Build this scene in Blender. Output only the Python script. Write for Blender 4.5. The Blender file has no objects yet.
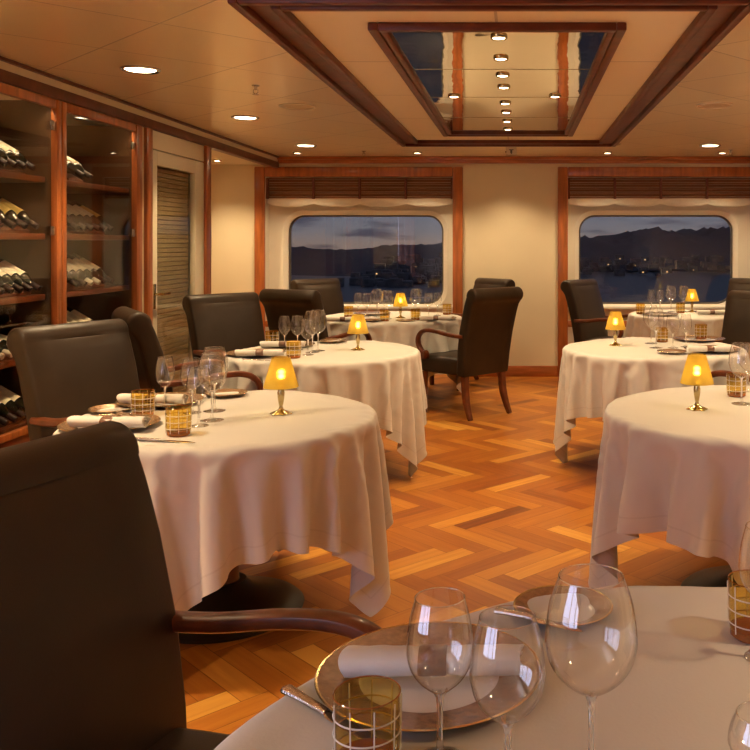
import bpy, bmesh, math, random
import numpy as np
from mathutils import Vector, Matrix
PI = math.pi
sc = bpy.context.scene
C = sc.collection
random.seed(7)

# ------------------------------------------------------------------ camera
F = 890.0; U0 = 519.0; V0 = 243.0; CZ = 1.38
cam_d = bpy.data.cameras.new('camera')
cam = bpy.data.objects.new('camera', cam_d); C.objects.link(cam)
cam_d.sensor_width = 36.0; cam_d.lens = F / 750.0 * 36.0
cam_d.shift_x = (375 - U0) / 750.0; cam_d.shift_y = (V0 - 375) / 750.0
cam_d.clip_start = 0.05; cam_d.clip_end = 5000
cam.location = (0, 0, CZ); cam.rotation_euler = (PI / 2, 0, 0)
sc.camera = cam
# ------------------------------------------------------------------ exposure
vs = sc.view_settings
sc.display_settings.display_device = 'sRGB'
vs.view_transform = 'Standard'; vs.look = 'None'; vs.gamma = 1.0; vs.use_curve_mapping = False
vs.exposure = 0.92
cy = sc.cycles
cy.use_denoising = True
cy.max_bounces = 12; cy.diffuse_bounces = 8; cy.glossy_bounces = 5; cy.transmission_bounces = 8; cy.transparent_max_bounces = 40
cy.caustics_reflective = False; cy.caustics_refractive = False
cy.sample_clamp_indirect = 4.0; cy.sample_clamp_direct = 0.0
cy.blur_glossy = 0.5
# light levels (all warm lamps of the room share these)
P_ROW = 66.0          # rows of big downlights
P_MID = 14.0           # little lights in the mirror panel
P_WASH = 34.0          # little lights along the windows
P_LAMP = 0.085          # table lamps
P_FILL = 46.0          # cool fill added behind an unseen side window
WARM = (1.0, 0.725, 0.41)
# ------------------------------------------------------------------ world: dusk sky
w = bpy.data.worlds.new('dusk_sky'); sc.world = w; w.use_nodes = True
nt = w.node_tree; nt.nodes.clear()
wo = nt.nodes.new('ShaderNodeOutputWorld'); bg = nt.nodes.new('ShaderNodeBackground')
tc = nt.nodes.new('ShaderNodeTexCoord'); sx = nt.nodes.new('ShaderNodeSeparateXYZ')
nt.links.new(tc.outputs['Generated'], sx.inputs[0])
mp = nt.nodes.new('ShaderNodeMapping'); mp.inputs['Scale'].default_value = (9, 9, 60)
nz = nt.nodes.new('ShaderNodeTexNoise'); nz.inputs['Scale'].default_value = 1.6; nz.inputs['Detail'].default_value = 6
nt.links.new(tc.outputs['Generated'], mp.inputs[0]); nt.links.new(mp.outputs[0], nz.inputs['Vector'])
rp = nt.nodes.new('ShaderNodeValToRGB')
rp.color_ramp.elements[0].position = 0.0; rp.color_ramp.elements[0].color = (0.155, 0.115, 0.100, 1)
rp.color_ramp.elements[1].position = 1.0; rp.color_ramp.elements[1].color = (0.05, 0.07, 0.14, 1)
e = rp.color_ramp.elements.new(0.012); e.color = (0.120, 0.108, 0.115, 1)
e = rp.color_ramp.elements.new(0.04); e.color = (0.085, 0.094, 0.125, 1)
nt.links.new(sx.outputs['Z'], rp.inputs[0])
cl = nt.nodes.new('ShaderNodeValToRGB')
cl.color_ramp.elements[0].position = 0.5; cl.color_ramp.elements[0].color = (1, 1, 1, 1)
cl.color_ramp.elements[1].position = 0.66; cl.color_ramp.elements[1].color = (0.42, 0.42, 0.52, 1)
nt.links.new(nz.outputs['Fac'], cl.inputs[0])
mx = nt.nodes.new('ShaderNodeMix'); mx.data_type = 'RGBA'; mx.blend_type = 'MULTIPLY'; mx.inputs['Factor'].default_value = 1.0
nt.links.new(rp.outputs[0], mx.inputs['A']); nt.links.new(cl.outputs[0], mx.inputs['B'])
nt.links.new(mx.outputs['Result'], bg.inputs[0]); bg.inputs[1].default_value = 0.80
nt.links.new(bg.outputs[0], wo.inputs[0])
# cool fill light added in an unseen side window level with the camera
fill_d = bpy.data.lights.new('cool_fill', 'AREA'); fill_d.shape = 'RECTANGLE'; fill_d.size = 3.1; fill_d.size_y = 1.5
fill_d.energy = P_FILL; fill_d.color = (0.62, 0.68, 1.0)
fill_ob = bpy.data.objects.new('cool_fill', fill_d); C.objects.link(fill_ob)
fill_ob.location = (-2.75, -0.75, 1.25); fill_ob.rotation_euler = (PI / 2, 0, -PI / 2)

def TP(u, v, z=0.722):
    """point on a horizontal plane of height z seen at pixel u, v"""
    y = F * (CZ - z) / (v - V0)
    return ((u - U0) / F * y, y)
TZ = 0.7235

# ------------------------------------------------------------------ materials
MATS = {}
def new_mat(name):
    m = bpy.data.materials.new(name); m.use_nodes = True
    n = m.node_tree; n.nodes.clear()
    out = n.nodes.new('ShaderNodeOutputMaterial')
    return m, n, out
def pmat(name, col, rough=0.5, metal=0.0, var=0.12, scale=8.0, stretch=(1, 1, 1), bump=0.0, bscale=60.0, col2=None, spec=0.5, coat=0.0, sheen=0.0, detail=4.0, rvar=0.0, crough=0.08):
    m, n, out = new_mat(name)
    b = n.nodes.new('ShaderNodeBsdfPrincipled'); n.links.new(b.outputs[0], out.inputs[0])
    t = n.nodes.new('ShaderNodeTexCoord'); mpn = n.nodes.new('ShaderNodeMapping'); mpn.inputs['Scale'].default_value = stretch
    n.links.new(t.outputs['Object'], mpn.inputs[0])
    nz = n.nodes.new('ShaderNodeTexNoise'); nz.inputs['Scale'].default_value = scale; nz.inputs['Detail'].default_value = detail
    n.links.new(mpn.outputs[0], nz.inputs['Vector'])
    r = n.nodes.new('ShaderNodeValToRGB'); r.color_ramp.elements[0].position = 0.3; r.color_ramp.elements[1].position = 0.7
    c2 = col2 or tuple(min(1, c * (1 + var)) for c in col)
    r.color_ramp.elements[0].color = tuple(c * (1 - var) for c in col) + (1,)
    r.color_ramp.elements[1].color = tuple(c2) + (1,)
    n.links.new(nz.outputs['Fac'], r.inputs[0]); n.links.new(r.outputs[0], b.inputs['Base Color'])
    b.inputs['Roughness'].default_value = rough; b.inputs['Metallic'].default_value = metal
    b.inputs['Specular IOR Level'].default_value = spec
    b.inputs['Coat Weight'].default_value = coat; b.inputs['Coat Roughness'].default_value = crough
    b.inputs['Sheen Weight'].default_value = sheen
    if rvar:
        mr = n.nodes.new('ShaderNodeMapRange'); mr.inputs['To Min'].default_value = rough - rvar; mr.inputs['To Max'].default_value = rough + rvar
        n.links.new(nz.outputs['Fac'], mr.inputs[0]); n.links.new(mr.outputs[0], b.inputs['Roughness'])
    if bump:
        bn = n.nodes.new('ShaderNodeTexNoise'); bn.inputs['Scale'].default_value = bscale; bn.inputs['Detail'].default_value = 3
        n.links.new(mpn.outputs[0], bn.inputs['Vector'])
        bp = n.nodes.new('ShaderNodeBump'); bp.inputs['Strength'].default_value = bump; bp.inputs['Distance'].default_value = 0.002
        n.links.new(bn.outputs['Fac'], bp.inputs['Height']); n.links.new(bp.outputs[0], b.inputs['Normal'])
    MATS[name] = m
    return m
def thin_glass(name, tint=(0.97, 0.97, 0.96), edge=(0.6, 0.6, 0.58), gloss=(1, 1, 1), ior=1.5, rough=0.015, base=0.0, fmax=0.8, f0k=1.6):
    """a thin pane or shell: passes light straight through, reflects by Fresnel, a little darker where seen edge-on"""
    m, n, out = new_mat(name)
    tr = n.nodes.new('ShaderNodeBsdfTransparent'); gl = n.nodes.new('ShaderNodeBsdfGlossy'); gl.inputs['Roughness'].default_value = rough
    gl.inputs['Color'].default_value = gloss + (1,)
    lw = n.nodes.new('ShaderNodeLayerWeight'); lw.inputs['Blend'].default_value = 0.5
    r = n.nodes.new('ShaderNodeValToRGB'); r.color_ramp.elements[0].position = 0.55; r.color_ramp.elements[1].position = 1.0
    r.color_ramp.elements[0].color = tint + (1,); r.color_ramp.elements[1].color = edge + (1,)
    n.links.new(lw.outputs['Facing'], r.inputs[0]); n.links.new(r.outputs[0], tr.inputs['Color'])
    f0 = ((ior - 1) / (ior + 1)) ** 2 * f0k + base
    lf = n.nodes.new('ShaderNodeLayerWeight'); lf.inputs['Blend'].default_value = 0.5      # facing = 1 - |cos|
    pw = n.nodes.new('ShaderNodeMath'); pw.operation = 'POWER'; n.links.new(lf.outputs['Facing'], pw.inputs[0]); pw.inputs[1].default_value = 4.0
    ma = n.nodes.new('ShaderNodeMath'); ma.operation = 'MULTIPLY_ADD'; n.links.new(pw.outputs[0], ma.inputs[0]); ma.inputs[1].default_value = fmax - f0; ma.inputs[2].default_value = f0
    mxs = n.nodes.new('ShaderNodeMixShader'); n.links.new(ma.outputs[0], mxs.inputs[0])
    n.links.new(tr.outputs[0], mxs.inputs[1]); n.links.new(gl.outputs[0], mxs.inputs[2]); n.links.new(mxs.outputs[0], out.inputs[0])
    MATS[name] = m
    return m
def solid_glass(name, col=(1, 1, 1), rough=0.0, ior=1.5):
    m, n, out = new_mat(name)
    g = n.nodes.new('ShaderNodeBsdfGlass'); g.inputs['Color'].default_value = col + (1,); g.inputs['Roughness'].default_value = rough; g.inputs['IOR'].default_value = ior
    n.links.new(g.outputs[0], out.inputs[0]); MATS[name] = m
    return m
def emit(name, col, s):
    m, n, out = new_mat(name)
    e = n.nodes.new('ShaderNodeEmission'); e.inputs[0].default_value = col + (1,); e.inputs[1].default_value = s
    n.links.new(e.outputs[0], out.inputs[0]); MATS[name] = m
    return m

wood = pmat('cherry_wood', (0.36, 0.105, 0.026), 0.32, var=0.35, scale=3.0, stretch=(9, 9, 1.0), coat=0.35, detail=6)
woodh = pmat('cherry_wood_horizontal', (0.36, 0.105, 0.026), 0.32, var=0.35, scale=3.0, stretch=(1.0, 9, 9), coat=0.35, detail=6)
woody = pmat('cherry_wood_lengthwise', (0.17, 0.045, 0.015), 0.32, var=0.35, scale=3.0, stretch=(9, 1.0, 9), coat=0.35, detail=6)
trimw = pmat('dark_trim_wood', (0.115, 0.027, 0.009), 0.34, var=0.3, scale=4.0, stretch=(3, 3, 3), coat=0.0, spec=0.3)
chairw = pmat('chair_wood', (0.13, 0.033, 0.010), 0.3, var=0.4, scale=14.0, stretch=(1, 1, 1), coat=0.2, spec=0.4)
leather = pmat('brown_leather', (0.031, 0.0190, 0.0105), 0.42, var=0.25, scale=5.0, bump=0.12, bscale=260, spec=0.30, rvar=0.06)
wallm = pmat('cream_wallpaper', (0.74, 0.64, 0.45), 0.6, var=0.03, scale=2.0, bump=0.05, bscale=150)
creamp = pmat('cream_paint', (0.74, 0.67, 0.50), 0.45, var=0.03, scale=3.0)
whitep = pmat('white_panel', (0.80, 0.75, 0.65), 0.5, var=0.04, scale=2.0)
valm = pmat('white_valance_cloth', (0.82, 0.77, 0.67), 0.8, var=0.05, scale=6.0, bump=0.1)
cabin = pmat('cabinet_back', (0.070, 0.036, 0.015), 0.5, var=0.2, scale=3.0, stretch=(4, 4, 1))
brass = pmat('aged_brass', (0.55, 0.44, 0.22), 0.2, metal=1.0, var=0.15, scale=30.0, bump=0.15, bscale=90)
silver = pmat('silver', (0.62, 0.56, 0.50), 0.16, metal=1.0, var=0.08, scale=40.0)
silverh = pmat('hammered_silver', (0.62, 0.54, 0.47), 0.18, metal=1.0, var=0.08, scale=40.0, bump=0.9, bscale=240)
chrome = pmat('brushed_chrome', (0.6, 0.57, 0.52), 0.25, metal=1.0, var=0.05)
dkmetal = pmat('dark_green_cast_iron', (0.030, 0.027, 0.017), 0.38, metal=0.3, var=0.2)
china = pmat('white_china', (0.74, 0.70, 0.63), 0.12, var=0.02, coat=0.6)
bronze = pmat('bronze_glaze', (0.33, 0.19, 0.10), 0.26, metal=0.35, var=0.25, scale=90.0, coat=0.5, bump=0.25, bscale=420, crough=0.12)
gold = pmat('gold_band', (0.62, 0.46, 0.22), 0.2, metal=0.9, var=0.06)
linen = pmat('white_napkin_linen', (0.72, 0.68, 0.62), 0.85, var=0.04, scale=20, bump=0.25, bscale=500)
ringm = pmat('brown_ring', (0.13, 0.055, 0.03), 0.35, var=0.4, scale=60.0, coat=0.4)
line = pmat('white_enamel_line', (0.75, 0.68, 0.55), 0.5, var=0.02)
vent = pmat('ceiling_grille', (0.56, 0.43, 0.25), 0.45, var=0.05, scale=60)
labelm = pmat('white_label', (0.82, 0.78, 0.64), 0.6, var=0.10, scale=70.0)
labely = pmat('yellow_label', (0.62, 0.46, 0.14), 0.6, var=0.14, scale=70.0)
capw = pmat('pale_capsule', (0.62, 0.58, 0.50), 0.4, var=0.05)
capd = pmat('dark_capsule', (0.02, 0.008, 0.008), 0.5, var=0.1, spec=0.25)
bott = pmat('dark_bottle_glass', (0.006, 0.009, 0.005), 0.08, var=0.1, spec=0.6)
blindw = pmat('slatted_blind_wood', (0.26, 0.11, 0.05), 0.45, var=0.5, scale=2.2, stretch=(1.2, 30, 60), detail=6)
tape = pmat('blind_tape', (0.13, 0.028, 0.014), 0.6, var=0.1)
rubber = pmat('window_gasket', (0.10, 0.085, 0.07), 0.4, var=0.1)
white_pl = pmat('white_plastic', (0.70, 0.62, 0.48), 0.4, var=0.02)
rack = pmat('wine_rack_wood', (0.12, 0.035, 0.014), 0.4, var=0.3, scale=5, stretch=(8, 1, 8))

bowl_g = thin_glass('clear_crystal', (0.985, 0.985, 0.98), (0.36, 0.34, 0.31), ior=1.6, rough=0.01, fmax=0.95, f0k=2.4)
stem_g = solid_glass('crystal_stem', (1, 1, 1), 0.0, 1.5)
amber_g = thin_glass('amber_glass', (0.84, 0.68, 0.24), (0.50, 0.33, 0.06), ior=1.5)
amber_b = pmat('amber_glass_base', (0.30, 0.085, 0.012), 0.08, var=0.2, scale=30, coat=0.5)
pane_g = thin_glass('window_glass', (0.90, 0.92, 0.93), (0.7, 0.72, 0.72), ior=1.5, rough=0.004, base=-0.01)
cab_g = thin_glass('cabinet_glass', (0.985, 0.975, 0.95), (0.9, 0.87, 0.82), ior=1.5, rough=0.004, fmax=0.4, f0k=0.7)
lens_on = emit('lit_downlight', (1.0, 0.80, 0.52), 9.0)
bulb_on = emit('lit_bulb', (1.0, 0.70, 0.22), 40.0)
house_on = emit('lit_house_window', (1.0, 0.62, 0.25), 0.9)

def shade_mat():
    m, n, out = new_mat('amber_lamp_shade')
    tl = n.nodes.new('ShaderNodeBsdfTranslucent'); rf = n.nodes.new('ShaderNodeBsdfRefraction'); df = n.nodes.new('ShaderNodeBsdfDiffuse')
    nz = n.nodes.new('ShaderNodeTexNoise'); nz.inputs['Scale'].default_value = 40
    r = n.nodes.new('ShaderNodeValToRGB'); r.color_ramp.elements[0].color = (0.82, 0.58, 0.09, 1); r.color_ramp.elements[1].color = (0.90, 0.67, 0.12, 1)
    t = n.nodes.new('ShaderNodeTexCoord'); n.links.new(t.outputs['Object'], nz.inputs['Vector']); n.links.new(nz.outputs['Fac'], r.inputs[0])
    for s in (tl, rf): n.links.new(r.outputs[0], s.inputs['Color'])
    rf.inputs['IOR'].default_value = 1.3; rf.inputs['Roughness'].default_value = 0.5
    df.inputs['Color'].default_value = (0.42, 0.27, 0.12, 1)
    a = n.nodes.new('ShaderNodeMixShader'); a.inputs[0].default_value = 0.68; n.links.new(tl.outputs[0], a.inputs[1]); n.links.new(rf.outputs[0], a.inputs[2])
    b = n.nodes.new('ShaderNodeMixShader'); b.inputs[0].default_value = 0.3; n.links.new(a.outputs[0], b.inputs[1]); n.links.new(df.outputs[0], b.inputs[2])
    n.links.new(b.outputs[0], out.inputs[0]); return m
shade_m = shade_mat()

def cloth_mat():
    m, n, out = new_mat('ivory_tablecloth_linen')
    b = n.nodes.new('ShaderNodeBsdfPrincipled'); n.links.new(b.outputs[0], out.inputs[0])
    uv = n.nodes.new('ShaderNodeUVMap')
    nz = n.nodes.new('ShaderNodeTexNoise'); nz.inputs['Scale'].default_value = 5; nz.inputs['Detail'].default_value = 5
    n.links.new(uv.outputs[0], nz.inputs['Vector'])
    r = n.nodes.new('ShaderNodeValToRGB'); r.color_ramp.elements[0].color = (0.60, 0.565, 0.51, 1); r.color_ramp.elements[1].color = (0.67, 0.635, 0.575, 1)
    n.links.new(nz.outputs['Fac'], r.inputs[0])
    # hem line: UV runs 0..1 over the cloth; distance to the nearest edge
    sp = n.nodes.new('ShaderNodeSeparateXYZ'); n.links.new(uv.outputs[0], sp.inputs[0])
    def mth(op, a, b=None):
        q = n.nodes.new('ShaderNodeMath'); q.operation = op
        for i, s in enumerate((a, b)):
            if s is None: continue
            if isinstance(s, (int, float)): q.inputs[i].default_value = s
            else: n.links.new(s, q.inputs[i])
        return q.outputs[0]
    d = mth('MINIMUM', mth('SUBTRACT', 0.5, mth('ABSOLUTE', mth('SUBTRACT', sp.outputs[0], 0.5))), mth('SUBTRACT', 0.5, mth('ABSOLUTE', mth('SUBTRACT', sp.outputs[1], 0.5))))
    hem = mth('LESS_THAN', mth('ABSOLUTE', mth('SUBTRACT', d, 0.030)), 0.0016)
    mxn = n.nodes.new('ShaderNodeMix'); mxn.data_type = 'RGBA'; n.links.new(mth('MULTIPLY', hem, 0.16), mxn.inputs['Factor'])
    n.links.new(r.outputs[0], mxn.inputs['A']); mxn.inputs['B'].default_value = (0.30, 0.25, 0.20, 1)
    n.links.new(mxn.outputs['Result'], b.inputs['Base Color'])
    b.inputs['Roughness'].default_value = 0.8; b.inputs['Sheen Weight'].default_value = 0.15; b.inputs['Specular IOR Level'].default_value = 0.25
    wv = n.nodes.new('ShaderNodeTexNoise'); wv.inputs['Scale'].default_value = 420; n.links.new(uv.outputs[0], wv.inputs['Vector'])
    cr = n.nodes.new('ShaderNodeTexNoise'); cr.inputs['Scale'].default_value = 9; cr.inputs['Detail'].default_value = 4; n.links.new(uv.outputs[0], cr.inputs['Vector'])
    hh = mth('ADD', mth('MULTIPLY', wv.outputs['Fac'], 0.25), mth('MULTIPLY', cr.outputs['Fac'], 1.6))
    bp = n.nodes.new('ShaderNodeBump'); bp.inputs['Strength'].default_value = 0.3; bp.inputs['Distance'].default_value = 0.004
    n.links.new(hh, bp.inputs['Height']); n.links.new(bp.outputs[0], b.inputs['Normal'])
    return m
cloth_m = cloth_mat()

def floor_mat():
    m, n, out = new_mat('herringbone_parquet')
    b = n.nodes.new('ShaderNodeBsdfPrincipled'); n.links.new(b.outputs[0], out.inputs[0])
    at = n.nodes.new('ShaderNodeAttribute'); at.attribute_name = 'plank'
    uv = n.nodes.new('ShaderNodeUVMap')
    mpn = n.nodes.new('ShaderNodeMapping'); mpn.inputs['Scale'].default_value = (3.0, 45.0, 1); n.links.new(uv.outputs[0], mpn.inputs[0])
    nz = n.nodes.new('ShaderNodeTexNoise'); nz.inputs['Scale'].default_value = 1.0; nz.inputs['Detail'].default_value = 6; n.links.new(mpn.outputs[0], nz.inputs['Vector'])
    r = n.nodes.new('ShaderNodeValToRGB'); cr = r.color_ramp
    cr.elements[0].position = 0; cr.elements[0].color = (0.17, 0.045, 0.010, 1)
    cr.elements[1].position = 1; cr.elements[1].color = (0.68, 0.33, 0.055, 1)
    for p, c in ((0.25, (0.30, 0.082, 0.012, 1)), (0.55, (0.42, 0.140, 0.018, 1)), (0.82, (0.54, 0.215, 0.030, 1))):
        q = cr.elements.new(p); q.color = c
    ad = n.nodes.new('ShaderNodeMath'); ad.operation = 'MULTIPLY_ADD'; ad.inputs[1].default_value = 0.5; 
    sb = n.nodes.new('ShaderNodeMath'); sb.operation = 'SUBTRACT'; sb.inputs[1].default_value = 0.25; n.links.new(at.outputs['Fac'], sb.inputs[0])
    n.links.new(nz.outputs['Fac'], ad.inputs[0]); n.links.new(sb.outputs[0], ad.inputs[2])
    n.links.new(ad.outputs[0], r.inputs[0]); n.links.new(r.outputs[0], b.inputs['Base Color'])
    b.inputs['Roughness'].default_value = 0.36; b.inputs['Coat Weight'].default_value = 0.0; b.inputs['Specular IOR Level'].default_value = 0.38
    bp = n.nodes.new('ShaderNodeBump'); bp.inputs['Strength'].default_value = 0.06; bp.inputs['Distance'].default_value = 0.001
    n.links.new(nz.outputs['Fac'], bp.inputs['Height']); n.links.new(bp.outputs[0], b.inputs['Normal'])
    return m
def ceil_mat(name, diag):
    """satin cream metal panels with thin joints"""
    m, n, out = new_mat(name)
    b = n.nodes.new('ShaderNodeBsdfPrincipled'); n.links.new(b.outputs[0], out.inputs[0])
    t = n.nodes.new('ShaderNodeTexCoord'); sp = n.nodes.new('ShaderNodeSeparateXYZ'); n.links.new(t.outputs['Object'], sp.inputs[0])
    def mth(op, a, b=None):
        q = n.nodes.new('ShaderNodeMath'); q.operation = op
        for i, s in enumerate((a, b)):
            if s is None: continue
            if isinstance(s, (int, float)): q.inputs[i].default_value = s
            else: n.links.new(s, q.inputs[i])
        return q.outputs[0]
    x, y = sp.outputs[0], sp.outputs[1]
    if diag: a, c, pa, pc, per = mth('SUBTRACT', x, y), mth('ADD', x, y), 5.06, -2.15, 0.92
    else: a, c, pa, pc, per = x, y, 0.09, -3.35, 0.98
    def cell(v, ph): return mth('DIVIDE', mth('ADD', v, ph), per)
    ca, cc = cell(a, pa), cell(c, pc)
    def joint(v): return mth('LESS_THAN', mth('SUBTRACT', 0.5, mth('ABSOLUTE', mth('SUBTRACT', mth('FRACT', v), 0.5))), 0.006)
    j = mth('MAXIMUM', joint(ca), joint(cc))
    cv = n.nodes.new('ShaderNodeCombineXYZ'); n.links.new(mth('FLOOR', ca), cv.inputs[0]); n.links.new(mth('FLOOR', cc), cv.inputs[1])
    wn = n.nodes.new('ShaderNodeTexWhiteNoise'); n.links.new(cv.outputs[0], wn.inputs['Vector'])
    r = n.nodes.new('ShaderNodeValToRGB'); r.color_ramp.elements[0].color = (0.92, 0.78, 0.52, 1); r.color_ramp.elements[1].color = (0.96, 0.83, 0.57, 1)
    n.links.new(wn.outputs['Value'], r.inputs[0])
    mxn = n.nodes.new('ShaderNodeMix'); mxn.data_type = 'RGBA'; n.links.new(mth('MULTIPLY', j, 0.5), mxn.inputs['Factor'])
    n.links.new(r.outputs[0], mxn.inputs['A']); mxn.inputs['B'].default_value = (0.22, 0.15, 0.08, 1)
    n.links.new(mxn.outputs['Result'], b.inputs['Base Color'])
    b.inputs['Roughness'].default_value = 0.28; b.inputs['Metallic'].default_value = 0.40 if diag else 0.0; b.inputs['Specular IOR Level'].default_value = 0.6
    nz = n.nodes.new('ShaderNodeTexNoise'); nz.inputs['Scale'].default_value = 1.7; nz.inputs['Detail'].default_value = 2; n.links.new(t.outputs['Object'], nz.inputs['Vector'])
    hh = mth('SUBTRACT', nz.outputs['Fac'], mth('MULTIPLY', j, 0.15))
    bp = n.nodes.new('ShaderNodeBump'); bp.inputs['Strength'].default_value = 0.25; bp.inputs['Distance'].default_value = 0.02
    n.links.new(hh, bp.inputs['Height']); n.links.new(bp.outputs[0], b.inputs['Normal'])
    return m
def mirror_mat():
    m, n, out = new_mat('wavy_mirror')
    b = n.nodes.new('ShaderNodeBsdfPrincipled'); n.links.new(b.outputs[0], out.inputs[0])
    b.inputs['Metallic'].default_value = 1.0; b.inputs['Roughness'].default_value = 0.03; b.inputs['Base Color'].default_value = (0.90, 0.85, 0.74, 1)
    t = n.nodes.new('ShaderNodeTexCoord')
    nz = n.nodes.new('ShaderNodeTexNoise'); nz.inputs['Scale'].default_value = 3.2; nz.inputs['Detail'].default_value = 2; n.links.new(t.outputs['Object'], nz.inputs['Vector'])
    bp = n.nodes.new('ShaderNodeBump'); bp.inputs['Strength'].default_value = 0.12; bp.inputs['Distance'].default_value = 0.02
    n.links.new(nz.outputs['Fac'], bp.inputs['Height']); n.links.new(bp.outputs[0], b.inputs['Normal'])
    return m

# ------------------------------------------------------------------ mesh helpers
def obj(name, bm, m, parent=None, smooth=True, sharp=35):
    me = bpy.data.meshes.new(name)
    bmesh.ops.recalc_face_normals(bm, faces=bm.faces[:])
    bm.to_mesh(me); bm.free()
    for mm in (m if isinstance(m, (list, tuple)) else [m]): me.materials.append(mm)
    if smooth:
        me.polygons.foreach_set('use_smooth', [True] * len(me.polygons))
        me.set_sharp_from_angle(angle=math.radians(sharp))
    o = bpy.data.objects.new(name, me); C.objects.link(o)
    if parent: o.parent = parent
    return o
def thing(name, label, cat, loc=(0, 0, 0), rz=0.0, group=None):
    o = bpy.data.objects.new(name, None); C.objects.link(o)
    o.empty_display_size = 0.05
    o.location = loc; o.rotation_euler = (0, 0, rz); o['label'] = label; o['category'] = cat
    if group: o['group'] = group
    return o
def tag(o, label, cat, group=None):
    o['label'] = label; o['category'] = cat
    if group: o['group'] = group
    return o
def struct(name, bm, m, parent=None, smooth=False):
    o = obj(name, bm, m, parent, smooth)
    if parent is None: o['kind'] = 'structure'
    return o
def sempty(name):
    o = bpy.data.objects.new(name, None); C.objects.link(o); o.empty_display_size = 0.05; o['kind'] = 'structure'
    return o
def dup(root, loc, rz, label, group=None, scale=None):
    r = root.copy(); C.objects.link(r); r.location = loc; r.rotation_euler = (0, 0, rz); r['label'] = label
    if group: r['group'] = group
    if scale: r.scale = scale
    for ch in list(root.children):
        c = ch.copy(); C.objects.link(c); c.parent = r
        for g in list(ch.children):
            d = g.copy(); C.objects.link(d); d.parent = c
    return r
def bx(bm, x0, x1, y0, y1, z0, z1, bev=0.0, seg=2, mi=0):
    r = bmesh.ops.create_cube(bm, size=1.0)
    vv = r['verts']
    for v in vv:
        v.co = Vector(((x0 + x1) / 2 + v.co.x * (x1 - x0), (y0 + y1) / 2 + v.co.y * (y1 - y0), (z0 + z1) / 2 + v.co.z * (z1 - z0)))
    fs = list({f for v in vv for f in v.link_faces})
    for f in fs: f.material_index = mi
    if bev:
        es = list({e for v in vv for e in v.link_edges})
        bmesh.ops.bevel(bm, geom=es, offset=bev, segments=seg, profile=0.5, affect='EDGES')
    return bm
def BM(): return bmesh.new()
def box(x0, x1, y0, y1, z0, z1, bev=0.0, seg=2): return bx(BM(), x0, x1, y0, y1, z0, z1, bev, seg)
def lathe(bm, prof, seg=32, cap=True, ctr=(0, 0), mod=None):
    rings = []
    for (r, z) in prof:
        if r < 1e-6: rings.append([bm.verts.new((ctr[0], ctr[1], z))]); continue
        ring = []
        for k in range(seg):
            a = 2 * PI * k / seg
            rr = r * (mod(a, r, z) if mod else 1)
            ring.append(bm.verts.new((ctr[0] + rr * math.cos(a), ctr[1] + rr * math.sin(a), z)))
        rings.append(ring)
    for a, b in zip(rings[:-1], rings[1:]):
        if len(a) == 1 and len(b) == 1: continue
        if len(a) == 1:
            for k in range(seg): bm.faces.new((a[0], b[k], b[(k + 1) % seg]))
        elif len(b) == 1:
            for k in range(seg): bm.faces.new((a[k], a[(k + 1) % seg], b[0]))
        else:
            for k in range(seg): bm.faces.new((a[k], a[(k + 1) % seg], b[(k + 1) % seg], b[k]))
    return bm
def smoothpath(pts, n=4):
    out = []
    P = [Vector(p) for p in pts]
    for i in range(len(P) - 1):
        p0 = P[max(i - 1, 0)]; p1 = P[i]; p2 = P[i + 1]; p3 = P[min(i + 2, len(P) - 1)]
        for k in range(n):
            t = k / n
            out.append(0.5 * ((2 * p1) + (p2 - p0) * t + (2 * p0 - 5 * p1 + 4 * p2 - p3) * t * t + (3 * p1 - p0 - 3 * p2 + p3) * t ** 3))
    out.append(P[-1]); return out
def sweep(bm, pts, wid, hei, side=Vector((1, 0, 0)), seg=10, power=2.6, closed=False):
    """sweep a rounded cross-section; side = the width direction"""
    rings = []; n = len(pts)
    for i, p in enumerate(pts):
        p = Vector(p)
        d = (Vector(pts[min(i + 1, n - 1)]) - Vector(pts[max(i - 1, 0)])).normalized()
        s = (side - d * side.dot(d)).normalized(); u = d.cross(s).normalized()
        w_ = wid[i] if isinstance(wid, (list, tuple)) else wid; h_ = hei[i] if isinstance(hei, (list, tuple)) else hei
        ring = []
        for k in range(seg):
            a = 2 * PI * k / seg; ca, sa = math.cos(a), math.sin(a)
            q = 2 / power
            ring.append(bm.verts.new(p + s * (w_ / 2 * math.copysign(abs(ca) ** q, ca)) + u * (h_ / 2 * math.copysign(abs(sa) ** q, sa))))
        rings.append(ring)
    for a, b in zip(rings[:-1], rings[1:]):
        for k in range(seg): bm.faces.new((a[k], a[(k + 1) % seg], b[(k + 1) % seg], b[k]))
    bm.faces.new(rings[0]); bm.faces.new(rings[-1][::-1])
    return bm
def tube(bm, pts, r, seg=8): return sweep(bm, pts, 2 * r, 2 * r, side=Vector((0.31, 0.2, 0.93)), seg=seg, power=2)

# ================================================================== SETTING
CE = 2.27; XL = -2.48; XR = 2.75; YB = 9.2; YF = -2.6
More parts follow.
